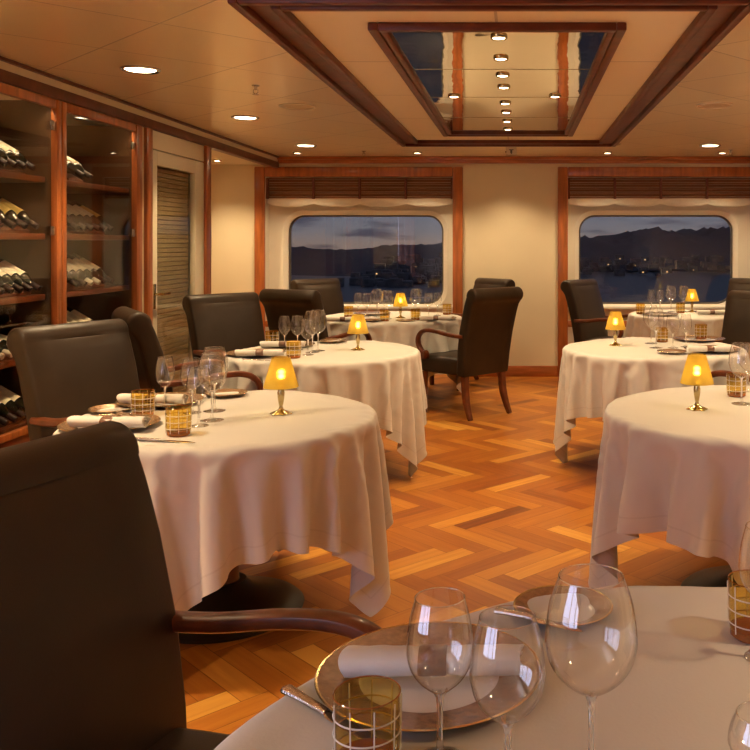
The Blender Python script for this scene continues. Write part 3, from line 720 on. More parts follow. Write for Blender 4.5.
# ================================================================== TABLES AND CLOTHS
DATA = {
'a': [-139,157,-39,-27,-10,19,16,0,-31,8,34,11,-8,-28,-32,2,24,-7,-19,74,-5,-59,-24,103,24,-69,-62,8,2,83,58,-32,-87,-18,45,83,10,-22,-77,-31,5,24,47,-9,-22,-24,-10,-86,68,2,-10,-26,-4,21,16,-15,-28,28,31,1,-26,-32,-13,22,6,-28,67,10,-64,-23,94,31,-73,-54,6,7,94,41,-57,-70,-2,78,54,-9,-64,-52,-5,20,63,-10,-18,-27,-18,-9,-52,17,16,3,-13,-24,-3,26,10,-28,-11,39,22,-20,-33,-21,9,21,-31,55,25,-68,-21,84,35,-71,-50,4,20,93,21,-70,-57,33,85,22,-48,-65,-19,16,51,28,-27,-28,-25,-10,-8,
3,-55,15,17,2,-15,-22,2,26,1,-32,10,41,0,-35,-25,-5,27,-24,40,35,-67,-20,75,38,-71,-44,4,36,79,6,-82,-32,74,62,-22,-70,-33,5,45,45,-10,-37,-29,-17,-9,2,43,-80,-16,14,18,2,-17,-22,7,29,-17,-23,31,29,-30,-28,-14,20,-10,24,44,-65,-19,67,37,-69,-29,-4,48,67,-14,-83,6,106,-1,-55,-51,-4,37,50,10,-32,-37,-27,-8,-7,13,52,-64,-20,-21,13,17,2,-19,-20,14,22,-28,-4,45,-10,-34,-16,0,19,2,50,-61,-17,57,36,-67,-12,-10,58,49,-34,-69,59,72,-38,-66,-18,29,52,22,-16,-42,-44,-10,2,5,8,
51,-57,-2,-20,-22,8,16,2,-19,-18,19,12,-33,25,22,-26,-33,5,21,-12,55,-56,-14,50,28,-59,3,-17,76,20,-63,-20,90,16,-71,-37,20,52,30,-4,-38,-62,-8,2,13,6,-14,60,-75,8,2,-17,-25,1,17,4,-22,-14,23,-5,-21,29,12,-50,16,-3,-8,50,-44,-10,47,0,-31,14,-23,85,-25,-51,40,69,-52,-54,8,48,39,-4,-20,-67,-24,3,7,7,10,-6,105,-141,12,11,8,-10,-28,-6,15,8,-27,-6,21,-16,-4,18,-9,-9,-5,-9,32,-17,-7,18,4,4,8,-34,80,-40,-24,75,-7,-56,-14,45,48,-10,-10,-43,-49,3,-4,4,9,15,-4,
169,-210,-2,11,9,13,1,-30,-11,10,12,-29,-1,19,-23,20,-19,-2,-7,7,12,-2,1,1,1,3,0,4,31,-11,6,40,-39,-33,41,40,-17,12,-6,-77,-9,14,-14,15,-25,20,11,211,-235,-13,-6,4,7,14,10,-28,-14,6,9,-24,4,7,-10,-10,9,6,3,1,-1,0,0,0,0,-1,1,-2,12,25,24,-40,25,12,9,5,18,-58,-48,16,14,9,-53,7,9,14,235,-250,-3,-12,-12,0,4,7,19,-16,-24,6,0,-14,6,-4,3,4,2,-1,0,0,0,-1,1,0,0,0,0,-1,-1,20,30,-4,24,-25,41,-20,-32,-42,60,-36,-44,8,-3,2,3,
261,-280,3,2,-8,-14,-7,4,1,12,1,-26,1,-6,-1,8,-1,0,0,0,0,0,-1,1,0,0,0,0,0,0,-1,-1,8,42,8,9,5,-24,-1,3,-16,-46,-8,-3,1,1,-3,316,-348,5,6,4,3,-15,-12,5,-4,3,-4,-5,-7,2,2,-1,0,-1,1,0,0,0,0,0,0,0,0,0,0,0,0,-1,3,36,47,-14,-30,-10,50,-49,-47,-7,-4,1,-1,1,379,-403,-9,1,2,5,6,-1,-18,-3,6,-6,-5,-5,1,0,-1,1,0,0,0,0,0,0,0,0,0,0,0,0,0,0,0,-1,6,46,29,-53,33,14,-36,-50,-7,-3,-4,2,1,
394,-397,-7,-12,-7,-3,0,3,6,-9,-9,3,-9,-3,-1,1,0,0,0,0,0,0,0,0,0,0,0,0,0,0,0,0,0,0,-3,29,18,22,7,-16,-40,-24,-7,-4,-6,1,8,385,-386,2,-3,-1,-13,-9,-6,-3,7,-10,-7,-5,-1,0,0,0,0,0,0,0,0,0,0,0,0,0,0,0,0,0,0,0,0,-1,-1,45,22,1,-17,-43,-12,-5,-8,-3,17,-3,422,-438,3,5,5,0,1,-5,-16,-14,4,-16,0,-1,0,0,0,0,0,0,0,0,0,0,0,0,0,0,0,0,0,0,0,-1,1,0,11,56,-5,-42,-18,-16,5,3,5,19,-23,
495,-509,-1,-2,-1,3,2,3,1,3,-32,-12,1,-1,0,0,0,0,0,0,0,0,0,0,0,0,0,0,0,-1,1,0,0,0,0,1,-5,61,-57,16,3,-4,-3,0,-1,-4,-8,559,-573,0,1,3,-4,-2,-1,1,16,-42,-8,0,0,0,0,0,0,0,0,0,0,0,0,-1,1,0,0,0,0,0,0,0,0,0,0,1,-2,45,-11,-15,-1,-1,-2,-6,-6,-6,621,-632,-3,4,0,-2,0,-2,-5,10,-36,-5,0,0,0,0,0,0,0,0,-1,1,0,0,0,0,0,0,0,0,0,0,0,0,0,0,0,2,33,-5,-8,-2,-1,-4,-5,-10,-4,
621,-623,-4,9,3,-7,-3,-5,-4,-7,-28,-2,0,0,0,0,-1,1,0,0,0,0,0,0,0,0,0,0,0,0,0,0,0,0,0,0,0,0,32,-5,-2,-2,-4,-4,-5,-11,-4,642,-644,1,2,2,0,0,0,6,-32,-27,0,0,0,0,0,0,0,0,0,0,0,0,0,0,0,0,0,0,0,0,0,0,0,0,0,-1,1,27,1,-2,-2,-4,-5,-6,-9,-4,717,-714,-1,-2,0,-1,1,0,5,-30,-26,1,0,0,0,0,0,0,0,0,0,0,0,0,0,0,0,0,0,0,0,0,0,0,0,-1,1,0,22,7,0,-3,-5,-5,-7,-7,-4,
790,-788,-1,1,0,-1,0,-1,-11,-15,-24,0,0,0,0,0,0,0,0,0,0,0,0,0,0,0,0,0,0,0,0,0,0,0,0,-1,1,-1,22,12,-1,-7,-2,-5,-14,-2,6,848,-848,-1,-1,-1,0,-3,5,0,-6,-43,0,0,0,0,0,0,0,0,0,0,0,0,0,0,0,0,0,0,0,0,-1,1,0,0,0,0,1,29,-6,4,-5,1,-5,-11,3,6,818,-820,2,2,1,1,4,5,3,4,-66,-4,0,0,0,0,0,0,0,0,0,0,0,0,0,0,0,-1,1,0,0,0,0,0,0,0,0,3,37,-26,1,4,3,1,3,-16,19,
777,-762,2,0,0,1,0,-1,-1,10,-65,-12,1,0,0,0,0,0,0,0,0,0,0,-1,1,0,0,0,0,0,0,0,0,0,0,0,0,5,21,-4,3,-7,-1,2,3,8,-6,855,-835,-2,-1,-1,-3,3,-1,-2,-31,16,-51,3,0,0,0,0,0,-1,1,0,0,0,0,0,0,0,0,0,0,0,0,0,0,0,0,0,12,14,-2,0,-3,-3,-1,8,1,-12,941,-925,-2,-1,-2,-13,-3,-12,28,9,-6,-57,-8,1,-1,1,0,0,0,0,0,0,0,0,0,0,0,0,0,0,0,0,0,0,0,0,1,19,0,3,0,-1,1,0,-4,7,-17,
1013,-1011,-5,-10,-7,-2,23,10,16,0,9,-59,-29,2,-1,1,0,0,0,0,0,0,0,0,0,0,0,0,0,0,0,0,0,0,0,0,5,19,-8,5,6,0,-3,0,-2,-6,-13,1004,-1019,-5,1,13,20,12,9,6,-18,-39,21,-29,-29,3,0,0,0,0,0,0,0,0,0,0,0,0,0,0,0,0,0,0,0,0,2,9,0,14,-7,-1,2,5,5,-3,-10,-9,953,-969,11,19,15,8,1,0,-18,-48,32,17,-23,-42,-8,2,0,0,0,0,0,0,0,0,0,0,0,0,0,0,0,-1,1,-1,1,2,14,-9,6,16,-7,-6,-3,3,5,5,-11,
919,-904,17,7,0,-1,-5,-22,-36,29,-12,-6,48,-31,-53,-1,1,0,0,0,0,0,0,0,0,0,0,0,0,-1,1,0,0,-1,-1,2,0,27,-14,-5,17,3,-4,-9,-3,4,3,957,-916,-1,-1,-2,-12,-20,-24,5,-15,9,43,9,-8,-37,-31,-9,3,0,0,0,0,0,0,0,-1,1,0,0,0,0,1,-2,-5,1,8,-1,-4,31,-3,-17,5,14,3,-6,-9,-2,1032,-994,1,-5,-18,-21,-14,-10,-13,29,39,16,-10,-29,-26,14,-16,-28,2,1,0,0,0,0,-1,1,0,0,0,1,-2,-4,-5,0,14,-8,17,-11,-4,30,9,-21,-8,10,13,2,-8,
1102,-1064,-10,-24,-19,-13,-9,-7,37,38,17,-7,-32,-40,1,38,-11,-10,-30,-8,-2,3,0,0,0,0,0,1,-1,-2,-6,-5,-2,8,7,9,-15,27,-15,-9,25,24,-18,-19,0,16,7,1169,-1150,-28,-17,-10,-5,1,36,41,15,-5,-33,-41,-21,44,2,33,-71,24,-8,-13,-13,3,-3,-2,0,-1,-1,-5,-15,14,19,-21,8,-7,22,-2,-15,31,-14,-15,22,30,-9,-22,-10,11,1200,-1222,-13,-6,-2,8,35,44,9,-2,-30,-43,-32,23,28,46,-32,-44,-31,51,8,-48,17,-7,1,-9,-21,4,11,7,-9,26,-20,-11,17,-12,27,-7,-15,28,-7,-19,15,30,6,-20,-17,
1168,-1208,-3,0,13,38,39,8,-2,-25,-46,-36,9,30,52,9,-54,-48,-14,87,-22,-62,23,-3,19,-1,-54,14,16,23,-46,41,9,-37,9,8,-11,30,-9,-16,25,-1,-19,5,29,13,-11,1112,-1155,1,17,41,32,9,-3,-20,-47,-39,-2,26,50,37,-36,-56,-39,15,88,-33,-70,21,4,31,-3,-61,6,24,35,-65,23,51,-37,-21,24,-10,-3,30,-12,-17,25,4,-19,-4,26,15,1052,-1091,19,42,29,6,-2,-16,-46,-42,-9,17,46,50,-4,-54,-53,-22,39,80,-42,-75,16,17,39,-8,-65,0,28,46,-72,5,45,20,-55,5,24,-24,8,29,-18,-18,29,6,-20,-10,25,
1000,-1015,42,27,3,-1,-13,-42,-46,-16,11,36,55,24,-34,-62,-38,-11,62,66,-49,-79,14,28,45,-16,-65,-3,27,55,-71,-9,29,51,-37,-33,28,4,-26,21,23,-24,-14,28,8,-18,-14,978,-946,23,4,-3,-10,-38,-48,-21,3,29,54,37,-5,-54,-59,-20,4,74,50,-55,-80,12,38,50,-22,-68,-1,21,64,-65,-23,13,58,3,-49,-6,32,-13,-18,28,15,-27,-11,25,12,-14,1009,-952,1,-1,-8,-35,-49,-24,-3,17,53,47,11,-27,-69,-41,-6,16,82,31,-57,-81,11,50,54,-36,-68,9,8,71,-53,-35,2,41,45,-36,-41,22,20,-24,-7,32,6,-27,-9,21,13,
1066,-1008,0,-7,-30,-51,-28,-5,8,43,57,19,-2,-53,-67,-17,-3,33,81,15,-59,-80,10,62,52,-42,-69,18,-8,72,-27,-54,1,19,58,0,-49,-14,32,0,-25,6,32,-2,-28,-8,20,1131,-1080,2,-26,-51,-31,-7,0,29,65,29,4,-16,-79,-41,-5,-2,53,74,-3,-57,-78,8,74,47,-42,-70,20,-17,74,-14,-60,-3,3,57,23,-24,-48,21,17,-10,-25,25,23,-10,-26,-23,-1184,1251,-13,-21,-46,-33,-11,-1,34,70,24,2,-2,-9,-41,-54,-28,3,84,55,2,-40,-24,51,3,-7,-65,-12,11,78,-25,16,-25,-21,36,-15,-16,25,0,-36,12,27,8,2,0,-8,-6,
-1225,1280,1,-3,-24,-47,-31,-10,8,53,58,12,-1,-6,-26,-48,-46,-9,73,70,1,-36,-26,54,0,-6,-72,-3,36,47,-21,17,-36,-5,37,-38,10,25,-35,-9,29,10,6,1,-4,-10,-9,-1269,1315,10,0,-5,-27,-45,-32,-6,22,64,41,4,-4,-18,-36,-50,-30,58,83,5,-35,-26,55,-1,-8,-73,6,50,22,-14,13,-52,41,-7,-25,34,-16,-27,24,18,-4,10,-1,-10,-8,-11,-1275,1286,34,10,1,-8,-29,-43,-31,-1,39,64,25,-2,-13,-27,-40,-51,35,97,7,-30,-28,54,1,-20,-61,20,50,4,-7,-5,-31,42,-35,16,8,-34,12,27,-9,5,9,-7,-13,-12,4,
-1230,1196,40,37,11,1,-10,-29,-45,-28,11,52,55,11,-9,-25,-24,-57,0,107,14,-28,-28,51,4,-28,-30,-6,55,1,-5,-27,13,-6,2,16,-30,-4,31,-4,-6,15,-1,-15,-10,-17,23,-1167,1120,9,39,39,13,2,-14,-28,-47,-23,25,62,39,-2,-22,-22,-29,-51,110,25,-26,-28,48,7,-30,-14,-18,54,-1,-6,-30,30,-31,27,-12,-23,29,5,-15,12,10,-25,-17,1,19,7,-1103,1055,0,7,37,41,15,2,-18,-26,-46,-19,43,61,21,-16,-43,18,-72,81,40,-26,-24,43,9,-30,-3,-22,45,-2,-5,-14,4,-8,14,-28,17,13,-18,6,9,-28,-18,20,18,8,-15,
-1039,992,-1,0,4,33,45,17,2,-22,-32,-30,-14,57,44,8,-48,26,-62,43,52,-23,-17,36,4,-20,4,-23,31,4,-20,15,-21,19,-24,3,20,-23,6,16,-31,-20,-12,43,8,13,-8,-993,960,-11,-3,-1,2,28,49,17,4,-31,-25,-24,1,61,22,-19,-6,-3,-31,73,-18,-6,17,5,0,3,-24,22,-1,-13,5,2,-8,-15,25,-27,11,11,-2,-39,-45,42,22,12,17,-3,-1008,1015,-27,-16,-8,-3,-1,25,51,14,7,-39,-6,-35,33,56,-32,3,-8,16,24,-2,2,0,2,1,0,1,8,-4,-13,11,-3,-23,24,-22,6,8,0,-24,-67,62,5,7,-22,38,8,
-1064,1094,-13,-24,-19,-12,-6,-5,24,48,14,6,-46,20,-41,56,-12,21,16,6,1,-2,0,0,0,0,-1,1,0,2,4,0,-16,11,-10,-7,10,-3,-11,-60,22,53,-15,-35,19,15,16,-1130,1164,-1,-9,-18,-22,-14,-7,-10,17,48,17,-5,-38,32,-17,47,6,3,-1,0,0,0,0,0,-1,1,0,1,-2,1,0,2,-6,-7,10,-15,-13,-44,52,-9,8,-22,14,-6,2,6,-1196,1228,2,1,-5,-14,-22,-23,2,-4,-4,50,12,-20,18,32,6,-2,1,0,0,0,0,0,0,-1,1,0,0,0,0,0,-1,-1,-5,-10,-10,-11,16,-6,6,-20,7,-1,3,1,-4,
-1241,1262,6,4,2,1,-9,-22,-34,1,35,-32,27,35,23,4,0,-1,1,0,0,0,0,0,0,-1,1,0,0,0,0,0,0,-1,-3,-18,-3,4,-4,-6,11,-12,-2,-2,2,1,1,-1208,1196,13,11,10,5,5,-1,-17,-36,-9,35,-1,55,4,0,0,0,-1,1,0,0,0,0,0,-1,1,0,0,0,0,0,-1,1,0,-12,-10,-2,2,-7,6,-4,-3,-3,1,-3,5,-1132,1110,1,6,10,11,9,8,6,-6,-43,4,68,12,-2,0,0,0,-1,1,0,0,0,0,0,-1,1,0,0,0,0,0,0,-1,2,-7,-12,-6,-7,9,6,-8,-2,-3,-4,-1,2,
-1053,1031,-1,0,3,3,7,12,9,12,-18,27,32,-2,0,0,0,0,-1,1,0,0,0,0,0,0,-1,1,0,0,0,0,0,0,-1,3,-17,-10,0,4,5,-6,-3,-8,-2,0,11,-984,968,-3,-2,-1,-1,1,3,6,35,-5,40,5,0,0,0,0,0,-1,1,0,0,0,0,0,0,-1,1,0,0,0,0,0,-1,1,0,-2,-25,3,6,-6,-5,7,0,-3,-22,29,-1005,1009,-1,-4,-6,-5,-4,-3,-1,-1,61,22,-1,1,0,0,0,0,0,-1,1,0,0,0,0,0,-1,1,0,0,0,0,0,0,-1,1,1,-24,-14,25,-1,-9,-7,-12,12,14,-2,
-1052,1056,0,3,5,-6,-4,-5,-4,-21,78,12,0,0,0,0,0,0,0,-1,1,0,0,0,0,0,-1,1,0,0,0,0,0,0,-1,1,-1,-3,-44,7,11,4,2,4,6,8,3,-1030,1025,1,2,2,3,2,4,12,-29,64,6,0,0,0,0,0,0,0,-1,1,0,0,0,0,0,0,-1,1,0,0,0,0,0,-1,1,0,-4,-37,5,7,3,2,5,5,10,1,-940,933,1,-3,-2,4,1,7,3,11,47,-1,1,0,0,0,0,0,0,-1,1,0,0,0,0,0,0,-1,1,0,0,0,0,0,-1,1,0,-2,-35,5,2,3,2,6,6,8,3,
-842,831,0,0,-1,0,1,0,-10,46,38,-2,1,0,0,0,0,0,0,-1,1,0,0,0,0,0,0,-1,1,0,0,0,0,0,0,-1,1,0,-32,-1,2,2,4,6,7,6,4,-874,878,-3,-1,-1,-2,0,-3,-9,44,35,-3,1,0,0,0,0,0,0,0,-1,1,0,0,0,0,0,-1,1,0,0,0,0,0,0,-1,1,0,-27,-6,0,4,4,6,8,7,1,-923,928,1,0,2,0,2,1,9,13,29,0,-1,1,0,0,0,0,0,0,-1,1,0,0,0,0,0,0,-1,1,0,0,0,0,0,-1,1,1,-27,-10,3,7,4,4,11,4,-3,
-891,904,0,0,0,0,0,1,-1,8,40,1,0,-1,1,0,0,0,0,0,-1,1,0,0,0,0,0,0,-1,1,0,0,0,0,0,-1,1,-1,-44,31,-13,6,0,3,6,-17,17,-812,825,1,0,1,-1,-3,-1,-4,-3,55,4,0,-1,1,0,0,0,0,0,-1,1,0,0,0,0,0,0,-1,1,0,0,0,0,0,0,-1,-4,-62,36,5,5,1,3,0,-24,47,-725,742,-4,-1,-3,-1,-3,0,-2,-7,56,11,-1,-1,1,0,0,0,0,0,0,-1,1,0,0,0,0,0,-1,1,0,0,0,0,0,0,0,-10,-45,2,-6,18,11,7,4,21,-9,
-683,686,0,-1,1,-12,19,7,10,10,-3,30,-2,-1,1,0,0,0,0,0,0,-1,1,0,0,0,0,0,-1,1,0,0,0,0,0,-1,2,-26,-34,4,0,3,6,10,24,11,-25,-725,732,4,5,5,6,5,-1,-3,-3,0,35,2,0,-1,1,0,0,0,0,0,-1,1,0,0,0,0,0,0,-1,1,0,0,0,0,0,-4,-53,12,1,-6,-1,-4,-2,21,34,-40,-711,740,1,-2,-2,0,6,-1,-12,9,-10,33,12,-1,-1,1,0,0,0,0,0,-1,1,0,0,0,0,0,0,-1,1,0,0,0,0,0,-28,-68,31,21,10,-3,-3,-6,1,12,-25,
-643,672,-5,4,5,-2,-6,-10,-11,30,5,6,10,8,-2,1,0,0,0,0,0,0,-1,1,0,0,0,0,0,-1,1,0,0,0,0,-11,-50,-2,-29,13,18,19,6,1,-2,-7,-11,-585,614,5,0,-10,-11,-10,3,31,5,2,-5,11,11,1,0,0,0,0,0,0,0,-1,1,0,0,0,0,0,-1,1,0,0,0,-5,-56,24,-14,-21,-22,6,11,16,14,8,2,-9,-514,547,-9,-14,-10,-3,22,23,2,-2,1,-5,11,5,8,0,0,0,0,0,0,0,-1,1,0,0,0,0,0,0,-1,1,0,-5,-35,-21,-21,53,-6,-27,-26,-5,4,13,14,12,8,
-454,461,-10,-3,14,23,15,1,-5,-8,1,17,-7,5,10,1,1,0,0,0,0,0,-1,1,0,0,0,0,0,0,-1,2,-7,-28,-23,-21,15,-11,43,12,-27,-29,-17,-3,6,11,14,-456,452,5,19,20,6,0,-9,-8,9,12,-14,7,17,-5,8,0,-1,0,0,0,0,0,-1,1,0,0,0,0,0,-1,-9,-43,4,16,-20,-40,15,9,41,16,-19,-27,-26,-11,0,5,-465,474,21,15,1,-5,-11,-4,18,3,-18,6,25,-10,6,10,-2,2,-3,-2,1,-1,1,0,0,-1,2,0,0,-5,-13,-13,-23,-32,49,13,-28,-56,15,25,39,16,-7,-22,-30,-20,-3,
-449,488,8,-4,-9,-9,2,21,-5,-19,5,29,-7,-7,21,-5,0,-2,9,5,-5,-4,1,-1,-3,1,-1,-5,-6,-36,25,22,-35,-59,22,52,0,-31,-57,10,25,47,15,0,-13,-29,-28,-392,437,-9,-9,-4,10,16,-10,-19,5,28,1,-15,16,9,-11,3,10,-30,38,-2,-14,12,-3,0,-9,-34,12,15,-5,-33,52,-19,-54,-36,43,49,-4,-41,-51,4,25,47,21,2,-4,-21,-337,367,-7,2,14,10,-15,-18,6,27,7,-19,7,20,-13,-3,22,-25,-12,41,1,-30,16,4,9,-13,-59,28,24,2,-57,61,5,-42,-58,-8,55,41,-8,-45,-48,0,23,46,28,2,0,
-307,330,4,17,5,-19,-17,5,28,11,-20,-2,23,2,-27,31,0,-45,29,23,2,-36,18,10,13,-13,-73,19,46,5,-67,46,32,-20,-58,-47,17,60,32,-11,-50,-44,-2,19,45,33,3,-284,314,17,2,-23,-16,5,26,18,-20,-10,20,15,-28,8,26,-23,-39,52,7,4,-42,17,23,11,-14,-80,9,62,14,-66,7,54,5,-40,-62,-27,34,61,22,-13,-54,-41,-2,13,47,35,-249,297,0,-24,-17,5,25,21,-15,-18,14,24,-13,-24,34,4,-36,-20,60,-5,7,-49,19,32,8,-15,-81,-4,74,20,-55,-26,60,19,-11,-58,-54,-4,45,56,13,-13,-58,-37,-4,9,47,
-193,238,-25,-14,4,22,25,-10,-22,5,26,3,-31,9,32,-22,-46,25,49,-14,7,-54,21,40,4,-15,-80,-21,88,26,-46,-48,50,39,-1,-30,-67,-33,10,53,48,8,-18,-55,-36,-5,6,-144,161,-12,3,20,27,-4,-25,-3,24,16,-24,-17,33,9,-43,-26,49,30,-13,5,-60,25,47,-2,-11,-77,-41,95,38,-32,-67,27,55,11,-8,-55,-58,-14,20,59,38,3,-20,-53,-34,-5,-129,137,-3,20,29,-2,-22,-11,17,26,-14,-24,7,37,-25,-39,-4,58,13,-10,2,-63,28,51,-6,-7,-78,-51,95,49,-19,-70,-9,63,27,0,-21,-73,-38,-1,28,65,26,-1,-21,-55,-29,
-170,226,-37,30,7,-23,-12,3,30,3,-27,-7,25,13,-41,-22,12,57,-1,-2,-4,-68,35,53,-8,-8,-79,-54,92,57,-10,-62,-33,40,57,1,-1,-48,-74,-11,5,34,70,12,-3,-24,-35,16,23,17,-2,-2,-1,0,1,-3,-9,-4,-1,1,0,-4,-5,-1,1,-11,-16,1,6,3,-11,0,-3,-4,1,5,-25,2,-3,-1,5,-9,-8,1,-2,-4,-1,0,-2,1,1,6,7,3,58,-2,-2,1,-1,-2,-1,0,1,-6,-8,-3,1,0,-2,-5,-3,1,-8,-17,-2,8,1,-10,1,-5,-3,2,-1,-20,1,-3,2,1,-12,-3,1,-5,-2,0,-1,-3,4,3,7,6,3,
116,-61,0,0,0,-2,-1,-1,0,0,-8,-6,-2,1,-1,-4,-4,0,-6,-17,-4,8,1,-9,-1,-3,-4,1,-4,-16,0,-2,3,-5,-9,0,-3,-4,0,0,-3,-1,5,7,6,4,2,171,-113,-3,0,-1,1,-1,-3,1,-1,-3,-8,-4,0,-1,-2,-4,-3,-2,-18,-6,8,1,-8,-2,-5,-1,0,-8,-13,1,-2,2,-8,-6,0,-5,-1,0,-2,-2,1,8,7,6,1,1,222,-161,-3,-3,0,0,0,-2,-1,-1,-1,-4,-8,-2,0,-2,-4,-2,-4,-15,-9,8,1,-8,-2,-6,-6,11,-16,-9,-2,2,-4,-8,-1,-4,-2,-1,-2,-2,-1,6,9,7,2,0,1,
271,-208,-2,-3,-2,-1,0,-1,-1,-1,-1,-2,-6,-7,1,-3,-2,-3,-3,-14,-11,6,2,-7,-4,-5,-7,11,-17,-8,-1,1,-8,-2,-4,-4,-1,-1,-3,-1,3,8,10,-2,2,9,-4,318,-254,-1,-1,-3,-3,-2,1,0,-3,0,-1,-4,-7,-4,0,-8,5,-5,-12,-14,6,1,-8,-3,-6,-6,10,-19,-6,1,-3,-6,-3,-5,-2,0,-4,-1,1,6,10,-4,9,6,4,-5,367,-304,0,1,-2,-2,-5,0,0,-1,-2,0,-2,-5,-7,-2,-7,3,0,-13,-16,5,1,-8,-3,-6,-7,9,-20,-2,-1,-5,-5,-3,-5,0,-2,-4,2,2,8,4,1,9,3,5,-2,
416,-353,-1,1,1,-1,-3,-4,-1,0,-2,-1,0,-3,-7,-5,-6,-1,2,-8,-18,2,1,-7,-8,-2,-5,4,-17,-3,-2,-6,-3,-5,-2,-2,-4,2,2,2,9,1,9,0,2,8,0,458,-391,-2,-2,0,0,1,-4,-3,-3,1,-2,-1,0,-6,-10,2,-7,-2,2,-24,-1,-3,-1,-4,-2,-5,-6,-15,1,-4,-6,-4,-4,-1,-4,-2,6,0,7,4,-4,10,-4,31,-15,1,496,-426,-2,-2,-2,0,-1,1,-3,-5,-1,0,-4,2,-2,-11,-2,-4,-18,-13,-8,-1,1,5,0,6,2,-8,-3,-21,-14,-3,-4,-4,0,-6,5,4,-2,12,-7,1,-9,52,-9,-7,-4,
533,-463,0,0,-3,-2,-1,-1,1,-2,-5,-2,0,-5,3,-4,-30,-16,-16,8,5,1,-1,-1,2,-1,0,1,2,5,-13,-26,-19,1,-5,0,5,2,-9,18,-32,39,29,-11,3,-1,-1,570,-500,0,1,-1,-2,-1,-4,1,1,-3,-5,-2,2,-8,-29,-34,4,8,2,-1,1,0,-1,1,0,0,1,-2,1,5,-3,-18,-36,-4,6,0,-15,5,-2,-4,69,-21,19,-6,-4,7,607,-536,-1,0,0,0,0,-3,-4,-1,5,-4,-2,-11,-37,-26,6,5,0,2,0,0,0,0,0,0,0,0,0,0,0,1,1,-6,-54,5,-9,-4,3,-4,0,43,5,16,3,-1,4,
635,-560,-2,-2,0,-1,1,-1,-1,-5,-2,6,-8,-46,-25,4,3,3,1,0,0,0,0,0,0,0,0,0,0,0,0,1,-1,2,-12,-51,-3,1,-6,0,8,24,10,9,9,25,-30,657,-581,1,-2,-2,0,-2,0,-1,0,-4,2,-40,-43,10,1,3,1,0,0,0,0,0,0,0,0,0,0,0,0,0,0,1,-1,7,-35,-38,-3,-1,3,11,15,6,6,14,30,-46,678,-602,1,0,-1,-1,0,-2,-1,-2,0,-21,-57,0,7,0,1,0,0,0,0,0,0,0,0,0,0,0,0,0,0,0,0,1,3,0,-59,-15,1,4,13,10,4,11,14,-19,7,
698,-621,0,0,-1,1,-1,0,-1,-8,3,-50,-33,11,1,1,0,0,0,0,0,0,0,0,0,0,0,0,0,0,0,0,0,1,-1,14,-38,-44,-1,14,10,8,0,2,-14,-23,83,710,-631,0,-1,0,0,-1,0,-1,0,-21,-56,-9,8,2,0,0,0,0,0,0,0,0,0,0,0,0,0,0,0,0,0,0,0,1,7,7,-77,12,-3,0,-4,-4,-6,17,-1,78,723,-644,-1,1,0,-1,1,-1,0,0,-38,-55,13,0,2,0,0,0,0,0,0,0,0,0,0,0,0,0,0,0,0,0,0,0,1,2,10,-35,-58,6,8,3,1,4,5,54,-13,
736,-657,-1,1,-1,1,0,0,-4,6,-54,-45,17,0,1,0,0,0,0,0,0,0,0,0,0,0,0,0,0,0,0,0,0,0,0,1,11,-29,-59,4,4,3,1,5,6,40,2,743,-664,0,0,0,0,0,0,0,-4,-63,-22,9,0,1,0,0,0,0,0,0,0,0,0,0,0,0,0,0,0,0,0,0,0,0,1,4,-12,-68,4,1,3,2,6,9,26,22,753,-674,0,0,0,-1,1,0,-1,-9,-68,-3,1,1,0,0,0,0,0,0,0,0,0,0,0,0,0,0,0,0,0,0,0,0,0,1,0,-1,-72,0,2,1,4,7,10,21,22,
748,-669,1,0,0,0,0,0,0,-14,-67,1,-2,2,0,0,0,0,0,0,0,0,0,0,0,0,0,0,0,0,0,0,0,0,0,1,0,0,-67,-7,2,2,5,6,12,18,16,743,-662,-1,0,0,0,0,0,-2,-9,-67,-3,-1,2,0,0,0,0,0,0,0,0,0,0,0,0,0,0,0,0,0,0,0,0,0,2,-1,0,-64,-11,3,4,4,5,29,6,-13,737,-657,-1,1,0,0,-1,1,-1,-3,-68,-14,5,0,1,0,0,0,0,0,0,0,0,0,0,0,0,0,0,0,0,0,0,0,1,0,8,-18,-64,17,-11,5,-1,7,17,-19,10,
728,-648,0,0,-1,0,-1,1,-2,4,-58,-36,12,1,0,0,0,0,0,0,0,0,0,0,0,0,0,0,0,0,0,0,0,0,0,3,12,-40,-55,19,-2,1,0,1,0,-7,39,725,-648,1,-1,1,-1,1,0,0,0,-36,-57,15,-1,1,0,0,0,0,0,0,0,0,0,0,0,0,0,0,0,0,0,0,0,2,0,11,-49,-41,2,0,5,5,2,0,25,-11,708,-630,0,0,0,-1,0,-1,-1,-7,0,-75,4,2,1,0,0,0,0,0,0,0,0,0,0,0,0,0,0,0,0,0,0,0,2,5,-1,-62,-20,1,0,1,2,4,14,8,-16,
696,-619,0,-1,0,-2,0,-1,-4,5,-2,-48,-35,11,-1,1,0,0,0,0,0,0,0,0,0,0,0,0,0,0,0,0,0,2,0,15,-34,-54,-1,0,-2,0,0,-2,9,17,-12,678,-605,1,0,0,-1,1,-1,-2,-2,1,-16,-56,-2,4,-1,1,0,0,0,0,0,0,0,0,0,0,0,0,0,0,0,1,1,9,-7,-56,-17,-2,1,-1,-1,0,-1,1,8,1,647,-573,1,-1,-1,0,-2,-1,0,-2,-5,5,-34,-42,7,0,1,0,0,0,0,0,0,0,0,0,0,0,0,0,0,1,3,2,13,-52,-37,3,-3,0,-1,1,-2,1,-1,2,4,
